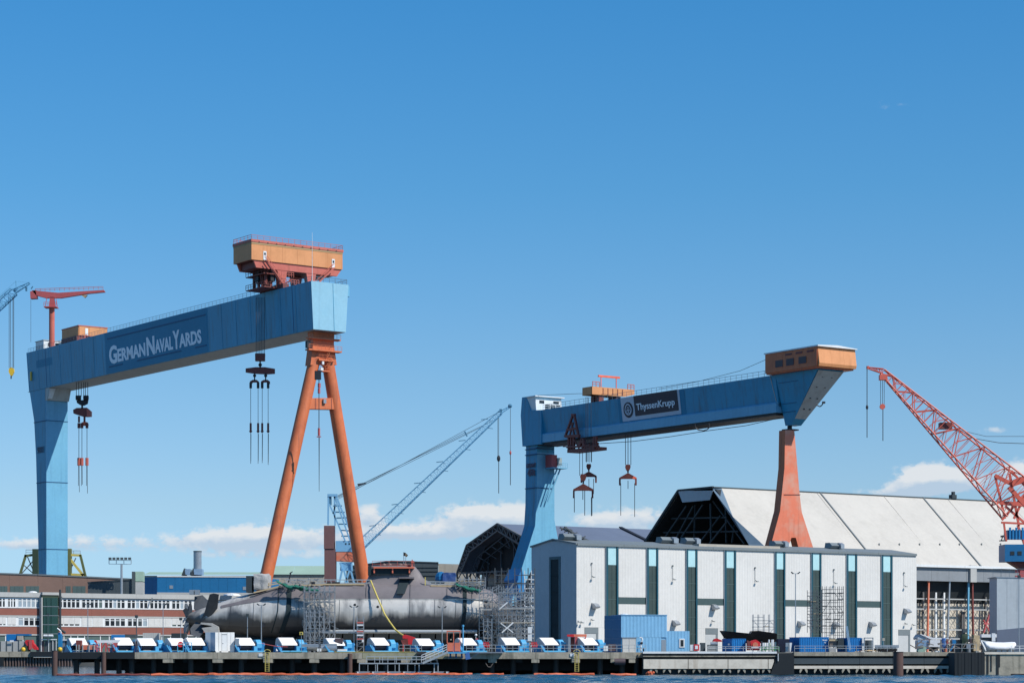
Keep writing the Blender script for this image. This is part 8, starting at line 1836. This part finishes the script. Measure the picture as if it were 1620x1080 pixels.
m = MB(); m.bar(tuple(P(1338.5, 990, 349.2)), tuple(P(1344, 1028, 348.4)), .12); m.bar(tuple(P(1340.5, 990, 349.2)), tuple(P(1346, 1028, 348.4)), .1); tag(m.build('leaning_ladder', 'duct_blue'), 'pale blue ladder leaning on the short blue container', 'ladder')
# black boat hull
bt = thing('black_boat_hull', 'black boat hull with raised bow behind the blue container', 'boat', (px2x(1185, 356), 356, GZ+1.5))
def b7(x, y, d=0.): return tuple(P(x, y, 356.+d))
m = MB(); bw = []
for px, ty, by_, w_ in ((1139.5, 996.8, 998, .05), (1146, 997.2, 1008, .8), (1156, 998.3, 1012, 1.3), (1172, 1000, 1016, 1.6), (1187, 1001.5, 1017, 1.7), (1189, 997.5, 1017, 1.7), (1200, 997, 1017, 1.7), (1226, 1001, 1015, 1.6), (1229, 1002, 1014, 1.4)):
    zt_, zb_ = b7(px, ty)[2], b7(px, by_)[2]; x_ = b7(px, 0)[0]
    bw.append([(x_, 356.9-w_, zt_), (x_, 356.9-w_*.8, (zt_+zb_)/2), (x_, 356.9-w_*.25, zb_), (x_, 356.9+w_*.25, zb_), (x_, 356.9+w_*.8, (zt_+zb_)/2), (x_, 356.9+w_, zt_)])
m.loft(bw); m.build('hull', 'boat_black', bt, smooth=2)
for px in (1150, 1175, 1205, 1222): m = MB(); m.bar(b7(px, 1013), b7(px, 1030), .25); m.bar(b7(px, 1013, 1.8), b7(px, 1030, 1.8), .25); m.build('trestle', 'slate_dark', bt)
t = thing('red_reel', 'bright red cable reel housing on the quay in front of the black boat', 'cable reel', (X(1194), 349, GZ))
def r7(x, y, d=0.): return tuple(P(x, y, 349.+d))
m = MB(); m.prism([r7(1187, 1014), r7(1190, 1012.5), r7(1196, 1011), r7(1200, 1013.5), r7(1203, 1016), r7(1202, 1028), r7(1189, 1028), r7(1188, 1020)], (0, 1.4, 0)); m.build('housing', 'red', t)
m = MB(); m.tube(r7(1195, 1019.5, -.15), r7(1195, 1019.5, -.02), .42, n=12); m.build('reel', 'orange_pale', t)
m = MB(); m.box(r7(1188.5, 0)[0], r7(1203, 0)[0], 348.75, 348.85, r7(0, 1024)[2], r7(0, 1022.7)[2]); m.build('white_stripe', 'white_paint', t)
m = MB(); m.prism([r7(1182, 1012), r7(1187, 1014), r7(1187, 1028), r7(1182.5, 1028)], (0, 1.3, 0)); m.build('side_plate', 'dark_red', t)
t = thing('green_frame_rack', 'green steel rack with white gas bottles left of the dark quay recess', 'rack', (X(1218), 348, GZ))
for a in (1205, 1211, 1218, 1225, 1232.5): m = MB(); m.bar(tuple(P(a, 1016 if a == 1218 else 1022, 348)), tuple(P(a, 1030, 348)), .14); m.build('post', 'green_paint', t)
for y_ in (1022.5, 1026.5): m = MB(); m.bar(tuple(P(1205, y_, 348)), tuple(P(1232.5, y_, 348)), .11); m.build('rail', 'green_paint', t)
for a in (1207, 1209.5, 1213.5, 1216.5, 1221, 1223): m = MB(); h_ = 1011 if a > 1215 else 1016; m.tube(tuple(P(a, h_, 348.5)), tuple(P(a, 1028, 348.5)), .12, n=8); m.build('gas_bottle', 'white_paint', t)
boxy('navy_block', 1231, 1249, 1010, 1030.5, 349, 2.5, 'sign_navy', 'dark navy block container left of the long blue one', 'container')
boxy('grey_plate_stack', 1243, 1248, 1016, 1030, 347.6, .8, 'galv', 'upright grey plates leaning before the dark navy block', 'steel plates')
m = MB(); m.prism([tuple(P(*p, 347)) for p in ((1249, 1016), (1253, 1016), (1251, 1030), (1249.3, 1030))], (0, .3, 0)); tag(m.build('white_wedge', 'white_paint'), 'white wedge shaped plate beside the tall lamp post', 'plate')
boxy('pale_sacks', 1312, 1323, 1024, 1030.5, 347.5, 1.2, 'tarp_grey', 'pale bulky sacks right of the long blue container', 'sacks')
boxy('timber_stack', 1312, 1325, 1010.5, 1013, 350, 1.5, 'timber', 'short stack of timber on top of the rusty rack', 'timber')
boxy('rusty_rack', 1313, 1324, 1013.2, 1023, 350.2, 1.2, 'scrap', 'rusty rack between the blue containers', 'rack')
boxy('black_cabinet', 1325, 1335, 1009, 1026, 350, 1.2, 'slate_dark', 'black cabinet left of the short blue container', 'cabinet')
boxy('white_cabinet', 1364, 1368.5, 1008.5, 1029.5, 350, 1, 'hood_white', 'narrow white cabinet right of the short blue container', 'cabinet')
t = thing('gas_cage', 'grey wire cage with a tank inside, right of the narrow white cabinet', 'cage', (X(1374), 350, GZ))
for a in (1367.5, 1381): m = MB(); m.bar(tuple(P(a, 1008, 349.5)), tuple(P(a, 1030, 349.5)), .14); m.build('post', 'galv', t)
m = MB(); m.bar(tuple(P(1367, 1008.5, 349.5)), tuple(P(1381.5, 1008.5, 349.5)), .14); m.build('beam', 'galv', t)
m = MB(); m.tube(tuple(P(1373.5, 1029, 350.5)), tuple(P(1373.5, 1012, 350.5)), .5, n=12); m.build('tank', 'slate', t)
m = MB(); m.box(px2x(1369, 351), px2x(1380, 351), 351, 351.2, GZ, px2z(1012, 351)); m.build('back_panel', 'galv', t)
t = thing('plank_pile', 'pile of long pale planks lying on the quay edge', 'planks', (X(1372), 347, GZ))
for k in range(5): m = MB(); m.bar(tuple(P(1352+k*4, 1030.2-.5*k, 347)), tuple(P(1376+k*3, 1027.5+.4*k, 348)), .22, .07); m.build('plank', 'timber', t)
t = thing('motorcycles_rack', 'row of dark bicycles and grey fence panels on the quay before the hall right end', 'bicycles', (X(1400), 348, GZ))
for k in range(5):
    c = 1388+k*6.5
    for s_ in (-2, 2): m = MB(); m.tube(tuple(P(c+s_*1., 1027, 348+.3*k)), tuple(P(c+s_*1., 1027, 348.05+.3*k)), .33, n=12); m.build('wheel', 'tyre', t)
    m = MB(); m.bar(tuple(P(c-2, 1026.5, 347.95)), tuple(P(c+2, 1024, 347.95)), .1); m.build('frame', 'slate', t)
for k in range(3): m = MB(); m.box(px2x(1384+k*13, 349.5), px2x(1396+k*13, 349.5), 349.5, 349.6, px2z(1024, 349.5), px2z(1019.5, 349.5)); tag(m.build('barrier', 'galv'), ('left', 'middle', 'right')[k]+' one of the low grey panels behind the bicycles', 'panel', 'low grey panels behind the bicycles')
t = thing('yellow_sign', 'pale square sign on a post before the last dark window strip of the hall', 'sign', (X(1398), 350, GZ))
m = MB(); m.box(px2x(1396, 350), px2x(1400, 350), 350, 350.06, px2z(1013, 350), px2z(1008.5, 350)); m.build('plate', 'beige', t); m = MB(); m.bar(tuple(P(1398, 1013, 350.1)), tuple(P(1398, 1030, 350.1)), .07); m.build('post', 'galv', t)
# right: white containers and scrap in front of the shed
t = thing('tarp_shelter', 'white tarpaulin shelter roof in front of the open shed side', 'shelter', (px2x(1460, 372), 372, GZ))
m = MB(); m.prism([tuple(P(*p, 372)) for p in ((1451.5, 1008), (1455, 1003), (1459, 1004), (1472, 1009), (1472, 1011), (1452, 1011))], (0, 4, 0)); m.build('dark_side', 'cladding_shade', t)
m = MB(); m.prism([tuple(P(*p, 371.8)) for p in ((1455, 1002.5), (1458, 1002.5), (1476, 1008), (1506, 1008.5), (1508, 1010.5), (1474, 1011))], (0, 4, 0)); m.build('canopy', 'cover_white', t)
boxy('shaded_container_side', 1452, 1469, 1012, 1026, 358, 2.5, 'duct_blue', 'container side right of the hall, its shade painted pale blue', 'container')  # shaded side of a white container, shade painted as pale blue
boxy('white_box_container', 1469.3, 1487.5, 1011.5, 1022.5, 357.8, 2.5, 'cover_white', 'bright white container standing on low supports right of the hall', 'container')
boxy('container_support', 1473, 1484, 1022.7, 1029.5, 358, 2.0, 'tyre', 'black support block under the bright white container', 'support')
m = MB(); m.prism([tuple(P(*p, 348)) for p in ((1452, 1029), (1456, 1022.5), (1462, 1021.5), (1466, 1024), (1463, 1032), (1454, 1031.5))], (0, 1.4, 0)); tag(m.build('green_cover_heap', 'pale_green'), 'pale green covered heap at the quay edge right of the hall', 'cover')
boxy('white_slab', 1480, 1487, 1028.5, 1031, 346.5, .8, 'white_paint', 'small bright white slab on the quay edge', 'slab')
rnd = random.Random(41); pal = ['scrap', 'red_faded', 'galv', 'slate', 'beige', 'timber', 'skin_blue', 'drum', 'white_paint', 'rust_pile', 'slate_dark', 'orange_pale']
words_ = {'scrap': 'rusty', 'red_faded': 'faded red', 'galv': 'silver grey', 'slate': 'slate grey', 'beige': 'beige', 'timber': 'timber coloured', 'skin_blue': 'dark blue', 'drum': 'dark brown', 'white_paint': 'white', 'rust_pile': 'rust brown', 'slate_dark': 'near black', 'orange_pale': 'pale orange'}
for i, c_ in enumerate(pal):
    n_ = 2
    for k in range(n_):
        a = rnd.uniform(1489, 1550); h_ = rnd.uniform(1008, 1025); Y_ = rnd.uniform(349, 360); w_ = rnd.uniform(3, 8)
        m = MB(); m.box(px2x(a, Y_), px2x(a+w_, Y_), Y_, Y_+rnd.uniform(.5, 1.5), GZ, px2z(h_, Y_)) if k == 0 else m.tube((px2x(a, Y_), Y_, GZ), (px2x(a, Y_), Y_, px2z(h_, Y_)), w_*.045, n=10)
        tag(m.build('stored_crate' if len(m.vs) == 8 else 'stored_drum', c_), '%s %s in the stored goods before the open shed' % (words_[c_], 'crate' if k == 0 else 'drum'), 'stored goods', '%s stored goods right of the hall' % words_[c_])
m = MB()
for k in range(90):
    a = rnd.uniform(1448, 1572); y_ = rnd.uniform(1012, 1029); Y_ = rnd.uniform(347, 362); p = P(a, y_, Y_); p.z = max(GZ+.05, p.z); m.bar(tuple(p), tuple(p+Vector((rnd.uniform(-1.2, 1.2), 0, rnd.uniform(-.2, .9)))), rnd.uniform(.06, .16))
tag(m.build('scrap_metal', 'scrap'), 'heap of mixed scrap bars and fittings on the quay at right', 'scrap', kind='stuff')
m = MB(); m.bar(tuple(P(1503, 1029, 348)), tuple(P(1512, 1014, 348)), .2); m.bar(tuple(P(1509, 1011, 348)), tuple(P(1509, 1018, 348)), .5); tag(m.build('blue_strut', 'winch_blue'), 'bright blue slanting strut in the stored goods', 'strut')
for px, y0, m_, lb7 in ((1527, 990, 'dark_green', 'dark green tall machine before the open shed'), (1545, 1004, 'timber', 'tan rounded sack pile near the covered boat')):
    lumpy('tall_bundle', px-5, px+5, y0 if px > 1540 else 1002, 1029, 350, 351.5, m_, lb7, 'bundle', .15)
m = MB(); m.bar(tuple(P(1526, 1004, 350.5)), tuple(P(1526, 1029, 350.5)), .7); m.box(px2x(1523, 350.5), px2x(1530, 350.5), 350.3, 351.3, px2z(1000, 350.5), px2z(994, 350.5)); tag(m.build('yard_mast_box', 'slate'), 'grey box on a thick dark post behind the pier head', 'mast')
# covered boat on a trailer
cv = thing('covered_boat', 'boat under bright white cover on a steel trailer at the right pier head', 'boat', (px2x(1583, 342), 343, GZ))
rings = []
for px, ty, by_, w_ in ((1558, 1013.5, 1015, .3), (1562, 1013.8, 1022, .8), (1566, 1013.6, 1026, 1.0), (1578, 1015.2, 1026.3, 1.1), (1590, 1015.4, 1026.3, 1.1), (1603, 1014.6, 1025.5, 1.0), (1608, 1015, 1019, .7)):
    zt_, zb_ = px2z(ty, 342), px2z(by_, 342); x_ = px2x(px, 342)
    rings.append([(x_, 343-w_*1.3, zb_), (x_, 343-w_*.9, (zt_+zb_)/2), (x_, 343-w_*.3, zt_-.05), (x_, 343, zt_), (x_, 343+w_*.6, zt_-.05), (x_, 343+w_, zb_)])
m = MB(); m.loft(rings); m.build('cover', 'cover_white', cv, smooth=1)
for px in (1566, 1574, 1583, 1592, 1601): m = MB(); m.bar(tuple(P(px, 1026, 342.4)), tuple(P(px+2, 1031, 342.4)), .1); m.bar(tuple(P(px+4, 1026, 342.4)), tuple(P(px+1, 1031, 342.4)), .08); m.build('trailer_strut', 'scrap', cv)
m = MB(); m.bar(tuple(P(1562, 1026.8, 342.4)), tuple(P(1606, 1026.8, 342.4)), .14); m.bar(tuple(P(1562, 1030.8, 342.4)), tuple(P(1606, 1030.8, 342.4)), .12); m.build('trailer_rail', 'galv', cv)
m = MB(); m.bar(tuple(P(1552, 1012.5, 342)), tuple(P(1560, 1029, 342.2)), .2); m.bar(tuple(P(1552, 1012.5, 342)), tuple(P(1560, 1014, 342)), .15); m.build('bow_support', 'white_paint', cv)
t = thing('white_kiosk', 'white and dark blue small kiosk left of the covered boat', 'kiosk', (px2x(1560, 352), 352, GZ))
m = MB(); m.box(px2x(1553, 352), px2x(1577, 352), 352, 353.5, px2z(1007.5, 352), px2z(1002.5, 352)); m.build('roof', 'cover_white', t)
m = MB(); m.box(px2x(1555, 352), px2x(1575, 352), 352.2, 353.4, GZ, px2z(1007.7, 352)); m.build('body', 'slate', t)
m = MB(); m.box(px2x(1569, 352), px2x(1574.5, 352), 351.9, 352.1, px2z(1014, 352), px2z(1001, 352)); m.build('sign', 'marking_white', t)
